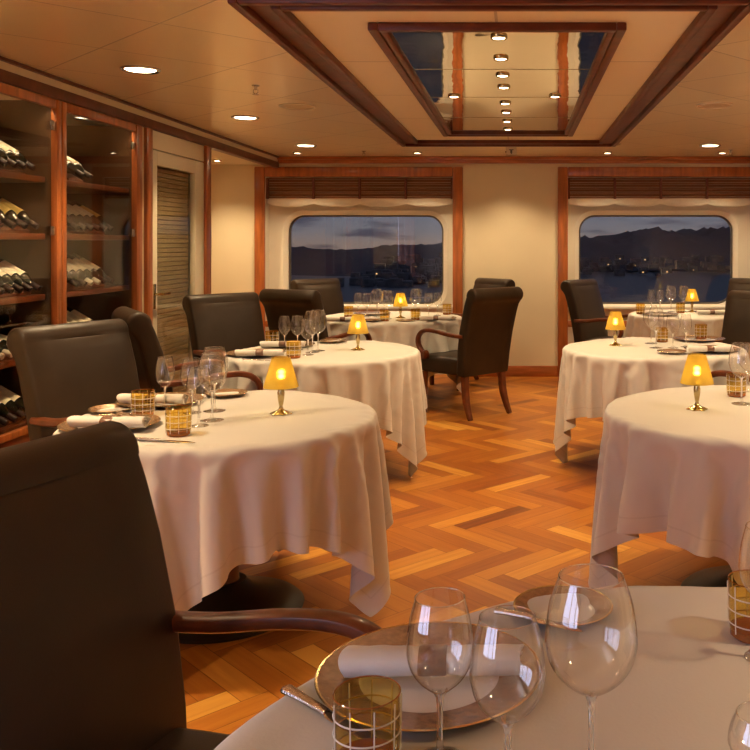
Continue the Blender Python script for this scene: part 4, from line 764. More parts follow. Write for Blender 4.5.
618,-543,-1,-2,-2,1,-1,-1,-1,-8,5,1,-1,-55,-12,2,-1,1,0,0,0,0,0,0,0,0,0,0,0,0,1,4,2,7,-29,-48,1,-4,-3,-1,0,0,0,0,-1,-1,3,590,-518,-2,0,0,0,-1,-3,-5,4,0,-4,-3,2,-54,-8,2,-1,1,0,0,0,0,0,0,0,0,0,0,2,1,5,6,-26,-44,-8,6,-3,-3,-3,-3,0,-1,1,1,-2,1,556,-487,0,1,0,-3,-1,-4,2,0,-2,-4,-1,-1,-5,-35,-18,-3,5,0,0,0,0,0,0,1,-1,1,-1,4,5,5,-32,-34,-4,-2,-3,2,-1,-4,-1,-3,-2,-1,1,0,0,
517,-448,1,-1,-2,-3,-1,0,0,-1,-4,-2,0,-3,-4,0,-21,-23,-14,7,3,-1,0,0,1,-2,1,1,4,8,-17,-16,-27,-4,-3,0,-3,-3,1,-2,-2,-1,-2,-3,-2,0,1,479,-410,-1,-3,-1,-2,1,1,-4,-2,-2,0,-2,-5,-1,-3,0,-11,-11,-18,-11,2,-1,5,3,5,-2,-6,-7,-5,-20,-7,-5,-3,-5,-2,0,-4,0,-2,-1,-2,1,-3,-2,-4,0,440,-373,-4,0,0,0,0,-3,-3,0,-1,-2,-4,-2,-3,2,-8,-8,-1,-4,-6,-14,-2,-2,-4,-1,0,-14,-6,-4,-5,-3,-6,-5,-3,-4,0,-2,-3,0,-1,-2,-2,1,-1,-2,-5,
396,-333,-1,1,0,0,-3,-3,-1,0,-2,-3,-3,0,-2,-4,-5,-4,-4,-9,-6,-6,-1,-1,-2,-10,-4,-8,-4,-3,-4,-5,-3,-7,-4,-2,-2,-1,-3,-2,0,0,-3,-1,-1,2,-3,347,-284,0,0,-1,-3,-2,-1,0,-1,-4,-2,-1,-1,-4,-2,-5,-6,-5,-7,-2,-9,-2,0,-1,-4,-13,-4,-5,-1,-5,-4,-3,-5,-6,-2,-3,-2,0,-2,-3,0,-1,-1,-2,-1,2,298,-235,0,-1,-3,-3,0,1,-2,-4,-2,-1,0,-4,-2,-2,-7,-6,-2,-10,0,-8,-3,2,-2,-4,-11,-6,-4,1,-9,-1,-3,-4,-7,-2,-3,-3,0,-1,-3,-2,0,0,-2,-2,0,
250,-187,-2,-3,-1,-1,0,-1,-3,-3,0,-1,-3,-2,-2,-4,-7,-4,-3,-9,1,-10,1,-1,-2,-2,-12,-4,-6,4,-11,-2,-3,0,-7,-6,-1,-2,-3,0,-2,-2,-2,0,0,-1,-3,201,-140,-3,-2,0,0,0,-3,-4,-1,0,-1,-4,-1,-2,-6,-7,0,-7,-7,1,-9,1,-2,0,-3,-11,-3,-8,5,-11,-2,-3,0,-4,-8,-2,-1,-3,-2,-1,0,-4,0,-1,0,-1,150,-93,-1,0,0,0,-2,-5,0,-1,-1,-2,-3,0,-5,-7,-3,-1,-9,-4,1,-10,1,0,-1,-3,-11,-1,-10,6,-10,-3,-3,-2,0,-6,-7,0,-1,-4,-2,1,-2,-2,-2,0,1,
95,-39,0,0,0,-3,-2,-3,0,1,-4,-3,0,-1,-7,-7,0,-2,-10,-3,2,-10,1,-1,1,-3,-13,2,-11,5,-8,-5,-2,-2,-1,-1,-9,-4,1,-2,-4,0,0,-2,-3,0,-1,36,22,-2,0,-2,-3,-2,-1,0,-1,-4,-1,0,-4,-9,-2,1,-6,-8,-2,2,-12,4,-2,1,-3,-13,4,-13,4,-3,-9,0,-4,-1,0,-4,-9,-1,1,-3,-3,0,-1,-1,-2,-3,16,3,40,-5,-3,-2,-1,1,-1,-5,-1,0,1,-11,-5,0,1,-8,-8,1,0,-11,3,-1,2,-4,-12,4,-14,5,-2,-11,0,-2,-4,2,-1,-8,-7,2,-1,-2,-4,1,-1,-2,14],
'b': [18,-73,29,-26,8,38,14,-24,-45,13,10,-19,24,36,-22,-54,32,2,-39,46,-25,-7,96,25,-102,-51,10,5,5,83,68,-7,-43,-54,-29,-14,0,4,41,70,13,0,-9,-33,-50,-21,-15,2,-23,5,-13,-27,18,37,8,-47,-21,24,-13,-6,52,-3,-56,8,19,-38,35,-17,-13,85,41,-107,-43,8,5,13,96,46,-22,-53,-41,-23,-9,1,24,68,35,3,-9,-31,-49,-25,-2,2,46,-86,17,6,-16,-23,22,39,-11,-49,1,16,-25,33,35,-52,-21,32,-33,17,3,-24,77,47,-104,-38,8,4,25,101,23,-40,-49,-31,-18,-6,12,56,54,10,-7,-29,-48,-28,-5,3,34,
102,-152,6,21,4,-17,-19,26,35,-28,-41,18,-5,-9,60,-29,-44,30,-23,4,16,-30,68,50,-99,-32,6,6,39,99,-8,-50,-35,-25,-16,1,41,63,24,-4,-28,-47,-29,-7,3,38,45,136,-166,-20,5,21,3,-19,-15,32,25,-41,-23,20,-23,33,28,-60,13,-13,-2,21,-32,63,44,-89,-25,4,7,57,81,-33,-47,-23,-25,-10,21,64,41,1,-25,-46,-31,-10,5,39,45,17,152,-169,-9,-24,5,20,2,-22,-9,37,10,-48,3,-2,-6,51,-33,-18,-5,-5,25,-33,64,23,-72,-16,10,-5,75,58,-54,-29,-21,-24,3,53,58,9,-21,-45,-33,-12,5,40,47,14,0,
173,-197,10,-10,-23,0,22,-1,-24,-2,39,-11,-37,14,-18,27,17,-43,-2,-7,27,-34,66,-5,-40,-15,13,-11,94,14,-58,-2,-26,-21,32,68,26,-21,-41,-34,-15,6,43,42,15,0,-7,226,-269,11,16,-5,-23,-5,24,-6,-23,6,32,-24,-20,7,-6,37,-41,-4,-7,26,-30,47,-4,-20,-12,13,-14,102,-33,-34,13,-40,1,67,44,-17,-40,-29,-20,6,45,40,13,-1,-15,-35,270,-298,-15,2,18,5,-23,-10,29,-19,-14,10,21,-30,-6,1,17,-12,-14,-6,21,-18,10,11,-2,5,5,-27,92,-46,-2,-2,-40,50,64,-16,-34,-25,-18,-3,50,36,12,-2,-23,-39,-22,
286,-297,-9,-20,-6,16,11,-20,-15,36,-36,1,12,4,-26,2,5,-3,-15,8,7,0,0,2,0,4,-1,-1,48,-20,12,-30,3,77,-22,-3,-42,6,-25,58,28,14,-7,-29,-40,-14,2,299,-314,8,-7,-19,-13,9,15,-17,-16,30,-29,-3,17,-12,-15,1,2,6,2,1,-1,0,-1,1,0,-1,1,-4,18,20,-16,52,-18,18,-41,9,-27,56,20,18,-14,-35,-34,-8,10,22,340,-371,9,11,2,-14,-19,-1,15,-11,-14,16,-16,-6,10,-17,9,1,0,-1,1,0,0,-1,1,0,0,-1,1,-2,-2,32,10,32,-33,6,-15,36,17,22,-21,-40,-25,4,21,28,21,
409,-444,-4,6,11,11,-4,-20,-10,9,-3,-14,7,-9,-3,1,1,1,-2,1,0,-1,1,0,0,-1,1,0,0,-1,1,-4,11,42,4,-12,14,26,14,-21,-45,-11,17,28,22,9,1,454,-475,-7,-9,-2,5,12,7,-9,-19,0,0,-8,-4,-1,0,0,0,-1,1,0,0,-1,1,0,0,-1,1,0,0,-1,1,-2,4,45,7,25,3,-13,-49,7,28,26,10,4,-6,-24,493,-517,3,-1,-6,-9,-2,7,6,7,-17,-12,-2,-5,-2,1,0,0,0,-1,1,0,0,-1,1,0,0,-1,1,0,0,-1,1,-2,7,59,7,4,-56,22,34,12,6,-11,-22,-28,10,
546,-576,2,3,1,4,-10,-5,-1,4,2,-2,-24,0,0,0,-1,1,0,0,-1,1,0,0,-1,1,0,0,0,-1,1,0,-1,1,-3,25,48,-36,26,29,-4,-9,-22,-15,-6,3,10,621,-652,-2,2,1,1,1,3,-5,2,-1,-16,-12,0,1,0,0,-1,1,0,0,-1,1,0,0,0,-1,1,0,0,-1,1,0,-1,1,-3,31,47,11,-22,-16,-4,-7,12,6,7,3,649,-660,-6,-7,-4,-1,-1,1,-1,1,-2,-22,-4,1,-1,1,0,0,-1,1,0,0,0,-1,1,0,0,-1,1,0,0,-1,1,0,-1,0,8,71,-44,19,0,6,9,3,0,0,0,
646,-645,-5,-6,-5,-4,-5,-4,-3,6,-16,-16,1,0,0,-1,1,0,0,0,-1,1,0,0,-1,1,0,0,-1,1,0,0,-1,1,0,-1,-1,37,32,-10,13,2,0,0,-1,1,0,643,-640,0,-8,-5,0,-1,-3,-6,-5,-23,-8,-1,1,0,0,0,-1,1,0,0,-1,1,0,0,-1,1,0,0,-1,1,0,0,-1,1,0,-2,18,70,-13,-1,-1,-2,1,-2,-1,-2,637,-639,4,-12,7,1,0,0,0,0,-50,-4,0,0,-1,1,0,0,-1,1,0,0,-1,1,0,0,-1,1,0,0,-1,1,0,0,-1,1,0,4,66,1,2,-7,-4,-6,-3,-2,0,
657,-660,1,6,7,-5,-1,-1,3,-23,-39,-1,0,0,0,-1,1,0,0,-1,1,0,0,-1,1,0,0,-1,1,0,0,0,-1,1,0,-1,2,-1,47,8,-1,-2,-1,-4,4,2,-1,726,-724,-2,0,0,1,2,3,6,-30,-39,1,-1,1,0,0,-1,1,0,0,-1,1,0,0,-1,1,0,0,0,-1,1,0,0,-1,1,0,0,-1,30,16,9,1,0,2,-1,0,0,798,-796,4,-4,-1,-2,1,-1,8,-32,-33,2,0,-1,1,0,0,-1,1,0,0,-1,1,0,0,0,-1,1,0,0,-1,1,0,0,-1,1,0,-2,32,33,-6,0,-1,0,-1,1,0,
866,-863,0,0,0,-1,-1,-2,-11,-12,-32,-1,1,0,-1,1,0,0,-1,1,0,0,0,-1,1,0,0,-1,1,0,0,-1,1,0,0,-1,1,0,31,33,-7,0,-1,1,0,1,-1,895,-893,-2,2,-1,1,3,-11,1,8,-58,-1,-1,1,0,-1,1,0,0,0,-1,1,0,0,-1,1,0,0,-1,1,0,0,-1,1,0,0,0,1,30,9,3,2,1,1,1,2,1,877,-872,-1,2,1,1,4,-6,5,6,-70,-3,0,-1,1,0,0,-1,1,0,0,-1,1,0,0,-1,1,0,0,-1,1,0,0,-1,1,0,0,5,41,-9,4,1,-1,1,0,0,0,
914,-902,0,-1,0,0,1,0,-1,-14,-42,-13,2,0,-1,1,0,0,-1,1,0,0,-1,1,0,0,-1,1,0,0,-1,1,0,0,0,-1,1,9,49,-15,-1,0,0,0,0,-1,1,991,-979,-3,2,2,0,-9,-5,-15,-1,15,-58,3,1,0,-1,1,0,0,-1,1,0,0,-1,1,0,0,-1,1,0,0,0,-1,1,0,0,0,15,40,-3,-2,-8,-1,-2,1,2,-1,1065,-1054,-1,-4,-6,-6,-4,-1,4,-4,24,-58,-13,1,1,0,-1,1,0,0,-1,1,0,0,-1,1,0,0,0,-1,1,0,0,-1,2,-2,4,19,-5,26,11,0,1,-1,-5,-4,-2,
1123,-1128,-5,-5,-5,2,2,8,13,21,-7,-26,-54,5,-1,1,0,-1,1,0,0,-1,1,0,0,0,-1,1,0,0,-1,1,0,0,0,-1,12,9,6,-4,4,7,8,15,1,6,-7,1104,-1123,-2,-2,7,10,12,11,7,7,-9,-38,-14,-30,4,-1,1,0,-1,1,0,0,0,-1,1,0,0,-1,1,0,0,-1,1,0,1,0,22,-3,-1,7,3,-5,-1,3,8,11,11,1050,-1071,5,11,14,11,9,5,-3,-20,-48,45,1,-60,-7,2,-1,1,0,0,-1,1,0,0,-1,1,0,0,-1,1,0,0,-1,0,1,8,1,27,-12,-6,4,12,-4,-5,-2,-2,5,
1003,-1008,17,12,8,3,-1,-11,-29,-28,15,44,-20,-10,-48,-5,2,-1,1,0,0,-1,1,0,0,-1,1,0,0,-1,1,0,0,-1,3,2,8,-2,31,-7,-13,-2,8,8,-5,-2,-5,1003,-974,5,3,-1,-8,-20,-30,-22,28,39,-8,-14,9,-30,-29,-10,2,0,1,0,0,-1,1,0,0,-1,1,0,-1,1,-1,0,0,4,7,-7,10,-2,19,22,-16,-18,2,8,3,-1,1067,-1031,1,-3,-15,-28,-27,-10,29,36,14,-26,6,-35,5,3,-17,-28,2,1,-1,1,0,0,-1,1,0,-1,1,0,0,-4,-2,1,2,28,-15,-5,6,1,10,30,6,-30,-12,2,7,
1140,-1104,-7,-25,-29,-19,-1,29,35,28,-41,15,-47,-18,30,32,-43,6,-28,-10,-1,2,0,0,-1,1,0,0,0,-2,-5,0,5,-5,2,9,38,-33,-4,7,-2,2,39,22,-28,-28,0,1209,-1188,-34,-25,-10,4,31,37,25,-35,10,-49,-32,27,63,-37,-8,-20,9,-13,-9,-9,0,-3,-1,2,-4,-1,-3,-3,14,-13,-4,32,-25,2,19,39,-43,-6,11,-8,1,35,35,-10,-41,1247,-1278,-15,-3,8,32,37,20,-18,-9,-47,-36,20,56,21,-56,30,-44,-40,54,2,-39,18,-5,-1,-20,-10,8,1,31,-20,3,-16,14,18,-26,4,29,29,-39,-12,11,-8,-1,31,35,0,
1206,-1252,-2,10,34,35,18,-9,-21,-47,-33,8,51,48,-46,4,-10,-60,-3,73,-27,-46,22,4,29,-53,-14,12,-2,53,-28,0,-22,4,26,-6,-18,7,36,18,-34,-16,8,-5,-2,22,34,1148,-1194,12,35,35,13,-6,-22,-49,-32,2,34,64,-1,-43,14,-51,-36,19,76,-36,-57,20,20,37,-69,-12,2,5,55,-12,-7,-25,-6,15,21,-17,-14,13,39,10,-30,-20,3,3,-4,10,1094,-1126,39,33,9,-4,-22,-49,-33,-3,23,61,28,-21,-22,-24,-47,-15,35,72,-44,-62,15,37,41,-80,-13,-2,4,48,7,3,-24,-26,7,24,6,-23,-7,20,38,5,-29,-23,2,3,-2,
1057,-1045,32,6,-4,-21,-48,-37,-2,11,53,46,-4,-22,-20,-43,-34,-5,56,59,-52,-65,15,51,40,-86,-16,-1,0,37,24,12,-13,-42,-6,17,22,-7,-21,-4,28,34,0,-26,-24,-1,3,1071,-1024,3,-3,-21,-47,-38,-3,4,42,54,12,-14,-18,-33,-47,-12,-3,69,46,-56,-66,13,65,37,-88,-25,8,-7,24,41,17,-4,-40,-25,9,21,12,-13,-20,3,33,27,0,-26,-24,-4,1124,-1074,-4,-18,-48,-37,-5,2,27,57,26,-5,-16,-19,-49,-34,3,-2,81,30,-59,-68,15,79,30,-89,-26,3,-5,13,51,23,-2,-27,-37,-6,18,18,3,-16,-18,11,35,21,-2,-22,-26,
1179,-1133,-16,-49,-36,-6,-1,15,56,37,3,-11,-13,-31,-58,-6,-3,13,87,7,-56,-68,15,93,22,-88,-32,4,-3,6,55,20,4,-13,-35,-26,11,18,13,-3,-18,-14,18,35,17,-7,-18,1257,-1254,-17,-41,-7,2,3,48,48,11,-6,-10,-17,-49,-41,5,-10,36,77,0,-59,-69,18,106,10,-84,-37,3,-2,10,45,25,0,0,-22,-38,-5,16,17,6,-7,-18,-11,27,33,10,16,-1136,1094,-11,30,63,22,2,-5,-59,-53,-7,43,81,12,-4,-71,-70,1,51,97,-16,-15,13,3,9,-76,0,3,18,57,-40,6,28,-4,-27,-29,-10,19,39,-15,-20,0,14,20,-12,-27,-46,
-1070,1017,-3,4,37,60,18,1,-16,-72,-37,16,76,42,1,-41,-87,-17,46,100,-12,-18,24,-5,6,-73,1,9,32,33,-39,22,18,-15,-28,-28,5,39,12,-31,-7,15,20,-6,-27,-7,8,-1034,997,-16,-3,8,39,58,15,0,-36,-70,-19,50,72,14,-21,-82,-43,38,98,0,-24,31,-5,-1,-71,7,13,41,7,-26,31,1,-18,-32,-20,32,31,-24,-19,13,22,-3,-26,-12,12,25,-1047,1056,-43,-19,-2,11,41,56,12,-7,-52,-63,12,76,42,-7,-63,-69,28,91,14,-30,36,-2,-8,-63,1,23,43,-16,1,22,-9,-23,-34,4,45,-7,-28,7,24,0,-25,-14,13,25,-9,
-1097,1138,-27,-46,-20,-1,12,46,51,8,-17,-65,-42,49,72,11,-41,-84,12,84,23,-32,37,6,-18,-50,-8,33,40,-30,23,5,-11,-30,-28,39,17,-31,-1,25,3,-23,-16,11,26,-12,-21,-1157,1206,-4,-29,-45,-22,-1,14,52,45,3,-32,-70,-5,74,44,-18,-88,-8,72,34,-33,36,13,-25,-40,3,15,39,-24,23,-2,-15,-36,-1,43,-21,-14,23,8,-20,-19,8,28,-13,-25,-5,-1216,1263,3,-3,-28,-43,-27,0,19,53,39,-2,-51,-59,41,70,11,-70,-41,61,43,-34,37,13,-22,-29,4,4,32,-7,9,-1,-21,-39,42,1,-24,20,10,-16,-21,6,27,-16,-24,-4,15,
-1234,1247,28,9,-2,-25,-44,-29,3,23,46,42,-17,-63,-27,69,46,-34,-70,38,57,-35,34,10,-13,-17,4,-6,21,12,-8,6,-41,2,28,-26,14,9,-10,-21,2,25,-18,-22,2,20,9,-1184,1154,26,34,17,1,-21,-44,-34,13,20,42,40,-34,-57,5,81,-19,-20,-30,71,-27,13,14,0,1,1,-20,24,1,-1,-1,-41,34,-21,15,4,-6,-16,-11,30,-21,-20,8,21,0,-15,-1116,1076,4,19,33,26,6,-19,-42,-39,33,-2,52,21,-37,-47,54,14,-19,16,20,0,2,0,2,2,-1,1,12,-4,4,-23,6,-10,16,-6,-6,4,-34,38,-23,-18,12,19,-9,-17,5,
-1046,1006,-1,2,11,31,29,16,-21,-35,-39,36,-6,52,0,-36,-4,42,14,6,2,-3,0,0,0,1,-1,0,0,5,8,-13,-4,9,-6,-3,2,-29,30,-20,-17,15,13,-14,-13,12,11,-991,962,-8,-3,-1,7,22,32,24,-18,-34,-25,27,-4,35,-16,37,12,-1,-1,0,1,-1,0,0,1,-1,1,-1,0,-2,5,2,-2,-4,-1,-17,15,-15,-14,16,0,-11,-1,13,-3,-20,-1004,1012,-18,-16,-10,-4,2,14,29,31,-11,-38,-4,11,24,35,3,1,-1,0,1,-1,0,0,1,-1,0,1,-1,0,1,-2,2,1,-2,-9,4,-15,-4,10,-9,-5,10,2,-16,-19,4,
-1064,1089,-5,-11,-18,-15,-12,-2,5,23,34,-8,-34,36,33,6,-2,2,-1,0,1,-1,0,1,-1,0,0,1,-1,0,1,-1,0,-1,-1,-1,-14,1,2,-13,7,6,-14,-17,-6,20,13,-1126,1150,0,1,-4,-12,-17,-17,-7,-4,14,28,14,31,6,-1,0,0,0,1,-1,0,1,-1,0,0,1,-1,0,1,-1,0,0,0,1,-10,-2,-2,-15,11,-3,-16,-13,20,10,-16,9,-1178,1198,0,2,1,4,-7,-10,-20,-18,-1,16,60,10,-1,0,0,0,1,-1,0,1,-1,0,0,1,-1,0,1,-1,0,0,1,-1,0,-2,-10,-9,-1,-11,-5,12,4,-2,-9,3,5,
-1178,1182,5,5,1,2,2,5,-4,-26,-25,55,32,0,1,-1,0,1,-1,0,0,1,-1,0,1,-1,0,0,1,-1,0,1,-1,0,0,1,-9,-20,-8,10,4,0,-10,6,1,-4,-6,-1102,1092,3,4,5,3,3,2,1,7,-15,48,6,0,-1,0,1,-1,0,0,1,-1,0,1,-1,0,0,1,-1,0,1,-1,0,0,1,-1,-1,-34,13,-1,-3,0,-7,-7,-7,-7,4,-1018,1008,0,0,2,3,3,6,5,-7,32,23,0,-1,0,1,-1,0,0,1,-1,0,1,-1,0,0,1,-1,0,1,-1,0,0,1,-1,0,2,-24,-16,15,-15,-18,5,-1,2,0,1,
-938,928,0,0,1,0,1,-1,4,9,43,10,-1,0,0,1,-1,0,1,-1,0,0,1,-1,0,1,-1,0,0,1,-1,0,1,-1,0,0,1,-12,-45,7,1,1,1,1,0,2,2,-858,847,1,-4,1,3,1,-1,1,0,62,3,0,0,1,-1,0,1,-1,0,0,1,-1,0,1,-1,0,0,1,-1,0,1,-1,0,0,1,-1,-4,-43,1,-2,3,0,1,1,-2,0,-773,759,1,-4,-2,0,0,2,-2,29,46,0,0,1,-1,0,1,-1,0,0,1,-1,0,1,-1,0,0,1,-1,0,1,-1,0,0,1,-1,0,-1,-36,-5,-1,-1,0,-2,1,0,1,
-776,779,-5,-3,-4,-4,-2,-2,-9,40,44,-2,1,-1,0,0,1,-1,0,1,-1,0,0,1,-1,0,1,-1,0,0,1,-1,0,1,-1,0,0,1,-29,-12,-7,-1,-1,-1,-1,-1,-1,-820,826,6,-5,-2,-3,-3,-4,-13,40,36,-1,-1,0,0,1,-1,0,1,-1,0,0,1,-1,0,1,-1,0,0,1,-1,0,1,-1,0,0,1,0,-32,-35,7,1,1,0,0,0,1,-848,858,-1,0,1,1,0,2,5,7,32,-1,0,0,1,-1,0,1,-1,0,0,1,-1,0,1,-1,0,0,1,-1,0,1,-1,0,0,1,-1,1,-34,-37,9,1,0,0,0,1,-1,
-773,783,1,0,0,-1,1,2,0,-4,46,1,0,1,-1,0,0,1,-1,0,1,-1,0,0,1,-1,0,1,-1,0,0,1,-1,0,1,-1,0,0,-38,-11,-6,-2,0,0,-2,1,-1,-689,700,1,-2,1,-1,-1,-1,-3,-8,57,2,0,0,0,0,1,-1,0,1,-1,0,0,1,-1,0,1,-1,0,0,1,-1,0,1,-1,0,1,-7,-57,23,-13,-1,0,-1,-1,-1,-1,-615,619,-1,-1,-1,-4,-2,17,6,9,22,8,-1,0,0,1,-1,0,1,-1,0,0,1,-1,0,1,-1,0,0,1,-1,0,1,-1,0,1,0,-13,-73,17,16,-2,-6,1,-2,0,-1,
-632,635,-7,6,6,8,10,4,3,0,1,23,-1,0,1,-1,0,0,1,-1,0,1,-1,0,0,1,-1,0,1,-1,0,0,1,-1,1,-2,1,-22,-58,-1,1,6,3,4,2,3,2,-662,675,6,7,4,1,-1,1,1,1,-6,24,6,0,-1,0,0,1,-1,0,1,-1,0,0,1,-1,0,1,-1,0,0,1,-1,0,1,-1,-5,-41,7,-36,-5,-2,0,2,-1,1,3,-625,657,0,-2,-4,3,0,3,3,-3,-4,8,23,-3,0,0,1,-1,0,1,-1,0,0,1,-1,0,1,-1,0,0,1,-1,0,1,-1,2,-32,-30,21,-9,-12,-11,-7,-1,-3,1,-1,
-554,583,-4,-1,6,4,0,-1,-5,-10,16,7,14,1,0,1,-1,0,0,1,-1,0,1,-1,0,0,1,-1,0,1,-1,0,0,0,1,-9,-68,-4,29,14,3,-10,-10,-11,-9,-5,-3,-499,525,3,5,1,-4,-8,-10,7,22,-7,14,0,7,0,1,-1,0,1,-1,0,1,-1,0,0,1,-1,0,1,-1,0,0,0,0,-3,-52,10,-50,8,23,22,13,-4,-5,-8,-10,-12,-439,471,3,-7,-10,-7,-2,23,13,-6,1,6,4,3,4,-1,0,1,-1,0,1,-1,0,0,1,-1,0,1,-1,0,1,-2,1,-3,-32,-19,-17,31,-57,-2,21,25,17,8,-3,-4,-4,
-370,394,-9,-9,-1,18,18,1,-11,10,7,-3,4,5,4,-1,-1,0,0,0,1,-1,0,1,-1,0,1,-1,0,0,1,-1,-4,-31,-14,-3,3,-21,19,-32,-23,12,23,23,15,3,-2,-341,348,-4,11,22,8,-10,-7,16,9,-17,13,5,-8,15,2,-2,-5,1,1,-1,0,1,-1,0,0,1,-1,0,1,0,-9,-41,-18,16,37,-30,-12,-9,4,-14,-31,6,11,26,15,13,-340,348,17,19,-2,-18,2,21,5,-26,25,-2,-7,0,21,-3,3,4,-7,-5,1,0,1,-1,0,0,1,0,0,-5,-21,3,-59,22,-9,39,26,-33,-22,-12,11,-15,-30,3,0,36,-4,
-327,360,15,-14,-14,6,24,-1,-25,26,-4,-1,-19,29,2,10,-4,-10,13,0,-2,-6,1,-3,0,0,-5,-2,-7,-20,31,-45,6,-64,44,3,42,19,-29,-28,-25,24,-16,-30,1,-4,10,-276,318,-16,-7,11,20,-3,-22,17,7,-3,-30,28,16,-4,8,4,-12,-36,53,-3,-17,16,-3,-3,-24,-22,21,-1,24,-19,0,-36,-42,-14,39,23,36,11,-24,-30,-30,19,-8,-28,-4,-2,-231,254,-2,14,16,-7,-19,10,19,-10,-32,18,28,-9,18,-1,-1,-49,15,47,-10,-27,24,3,10,-46,-38,41,-10,44,-12,-2,-39,-34,-38,13,34,31,32,6,-19,-33,-29,7,-1,-21,-13,
-209,233,16,11,-10,-16,8,20,-9,-34,7,38,-3,3,12,-2,-12,-60,49,34,-6,-35,21,19,3,-47,-53,37,12,47,-9,1,-35,-35,-37,-19,20,37,35,26,1,-13,-33,-31,-3,1,-6,-181,222,12,-15,-14,8,18,-2,-38,-5,40,15,-13,12,8,-2,-38,-46,75,18,-4,-41,22,29,-4,-39,-67,22,30,47,-1,4,-15,-47,-36,-29,-4,24,40,36,18,0,-10,-31,-33,-8,3,-133,185,-17,-10,5,18,2,-37,-16,34,32,-14,1,13,4,-12,-50,-25,83,9,-3,-46,26,33,-7,-34,-70,2,35,52,12,1,0,-38,-47,-32,-17,5,27,42,35,11,1,-9,-29,-33,-11,
-76,108,-8,7,17,3,-36,-23,26,41,-4,-10,11,9,1,-35,-60,31,71,-2,-4,-50,31,37,-12,-29,-67,-18,31,57,27,1,3,-20,-48,-42,-23,-7,9,30,45,31,7,-1,-5,-30,-31,-45,70,7,17,2,-33,-27,14,44,11,-13,3,9,8,-11,-59,-37,65,51,-5,-7,-53,38,36,-12,-26,-77,-11,19,50,48,0,3,-7,-36,-51,-32,-14,0,12,33,47,25,4,0,-5,-26,-19,52,14,6,-33,-27,2,40,28,-13,-4,9,7,6,-38,-60,-4,77,31,-1,-11,-57,45,35,-13,-23,-79,-13,9,41,69,1,2,-2,-18,-51,-43,-21,-7,3,15,37,48,19,1,-1,-4,
-14,91,-25,-28,-27,-7,25,45,-4,-10,4,8,8,-8,-63,-34,14,83,17,-4,-9,-62,51,29,-6,-23,-82,-9,0,18,97,1,3,0,-5,-39,-54,-29,-13,-3,6,17,42,47,12,-1,5,16,23,18,-1,-5,-2,0,0,-3,-5,0,1,-9,-1,2,-5,-11,4,0,-21,5,5,-8,2,-6,-9,2,2,4,-19,-7,1,-3,-4,-2,2,1,-2,-8,-10,1,0,0,-1,-1,-3,42,55,2,-1,1,-2,-4,-3,1,0,-5,-3,0,-3,-6,1,-1,-11,0,2,-20,3,5,-7,1,-7,-8,2,3,0,-18,-5,0,-4,-3,0,1,0,-5,-11,-3,1,0,0,-2,-1,1,-3,
112,-56,1,-1,0,-1,-5,-1,0,-1,-6,-1,0,-7,-2,1,-8,-5,3,-16,-2,6,-6,-1,-6,-7,1,3,-4,-16,-2,-3,-4,-1,0,2,-4,-9,-6,0,0,-1,-1,0,0,-1,-1,165,-106,-2,-1,1,-1,-2,-4,-1,0,-3,-5,0,-3,-6,1,-4,-8,1,-12,-5,6,-6,0,-8,-6,2,1,-6,-15,-1,-3,-3,-2,3,-2,-8,-8,-1,0,0,-2,-1,1,0,-3,-3,217,-157,-1,-1,-2,0,0,-2,-4,-1,-1,-4,-3,-1,-5,-2,-3,-7,0,-12,-5,6,-7,-1,-8,-4,2,0,-11,-10,-2,-4,-2,0,1,-5,-10,-3,1,-2,-1,0,0,-1,-2,-4,0,
268,-207,-1,0,-3,-1,1,-1,-3,-3,-2,-1,-4,-2,-3,-5,-1,-7,-2,-10,-7,7,-8,0,-10,-2,-4,7,-15,-9,-3,-3,-1,1,-2,-10,-5,-1,0,-2,-1,1,0,-4,-3,-1,0,319,-258,0,0,-2,-1,-2,0,1,-5,-3,0,-4,-3,-2,-5,-3,-3,-6,-8,-8,6,-8,-1,-8,-3,-6,9,-18,-7,-4,-1,-1,1,-7,-10,-1,0,-1,-2,1,-1,-2,-5,0,0,0,368,-305,-2,0,0,-1,-2,-2,0,0,-4,-3,-1,-4,-3,-3,-5,-3,-5,-8,-10,6,-6,-5,-6,-2,-8,9,-20,-6,-4,2,-1,-3,-11,-4,0,-2,0,-1,1,-4,-4,0,0,0,-2,
410,-342,-4,-2,-1,0,-1,-2,-2,1,-2,-3,-3,-2,-5,-2,-5,-7,2,-10,-13,6,-4,-11,-1,-5,-5,7,-20,-8,0,1,-2,-9,-9,3,-4,-1,1,-1,-3,-4,0,0,-1,-1,-1,451,-383,0,-2,-3,-2,0,0,-3,-3,1,1,-6,-3,-3,-3,-4,-11,3,-2,-19,-3,-2,-3,-1,-5,-4,-3,-19,-3,1,-1,-5,-15,5,-3,-4,2,0,-5,-3,0,0,-1,-2,0,0,491,-423,1,-1,-1,-3,-2,-1,0,-2,-4,1,0,-5,-4,-3,-4,-10,-12,-13,-10,-1,-2,7,1,5,2,-8,2,-27,-10,0,-15,1,-1,-4,0,2,-7,-2,0,0,-2,-1,0,0,0,
532,-464,0,1,-1,0,-3,-2,-1,-2,-1,-3,-1,0,-2,-10,-18,-27,-10,9,3,0,0,-2,3,-1,0,1,1,11,-21,-22,-22,1,-4,1,0,-7,0,-1,-1,-1,-1,0,-1,-1,-3,568,-496,-3,-1,1,-1,0,-1,-3,-2,-2,-1,-2,0,-5,-39,-25,4,7,0,1,0,0,-1,1,0,0,1,-1,0,3,-1,-17,-41,0,1,-5,0,-3,0,-2,0,-1,-1,-2,-1,0,600,-527,-1,-1,-1,-1,-1,0,0,-3,-2,-3,1,-5,-42,-31,9,7,-1,2,0,0,0,0,0,0,0,0,0,1,-1,1,0,-5,-58,1,1,-3,-1,-1,0,-2,-2,-1,0,1,1,
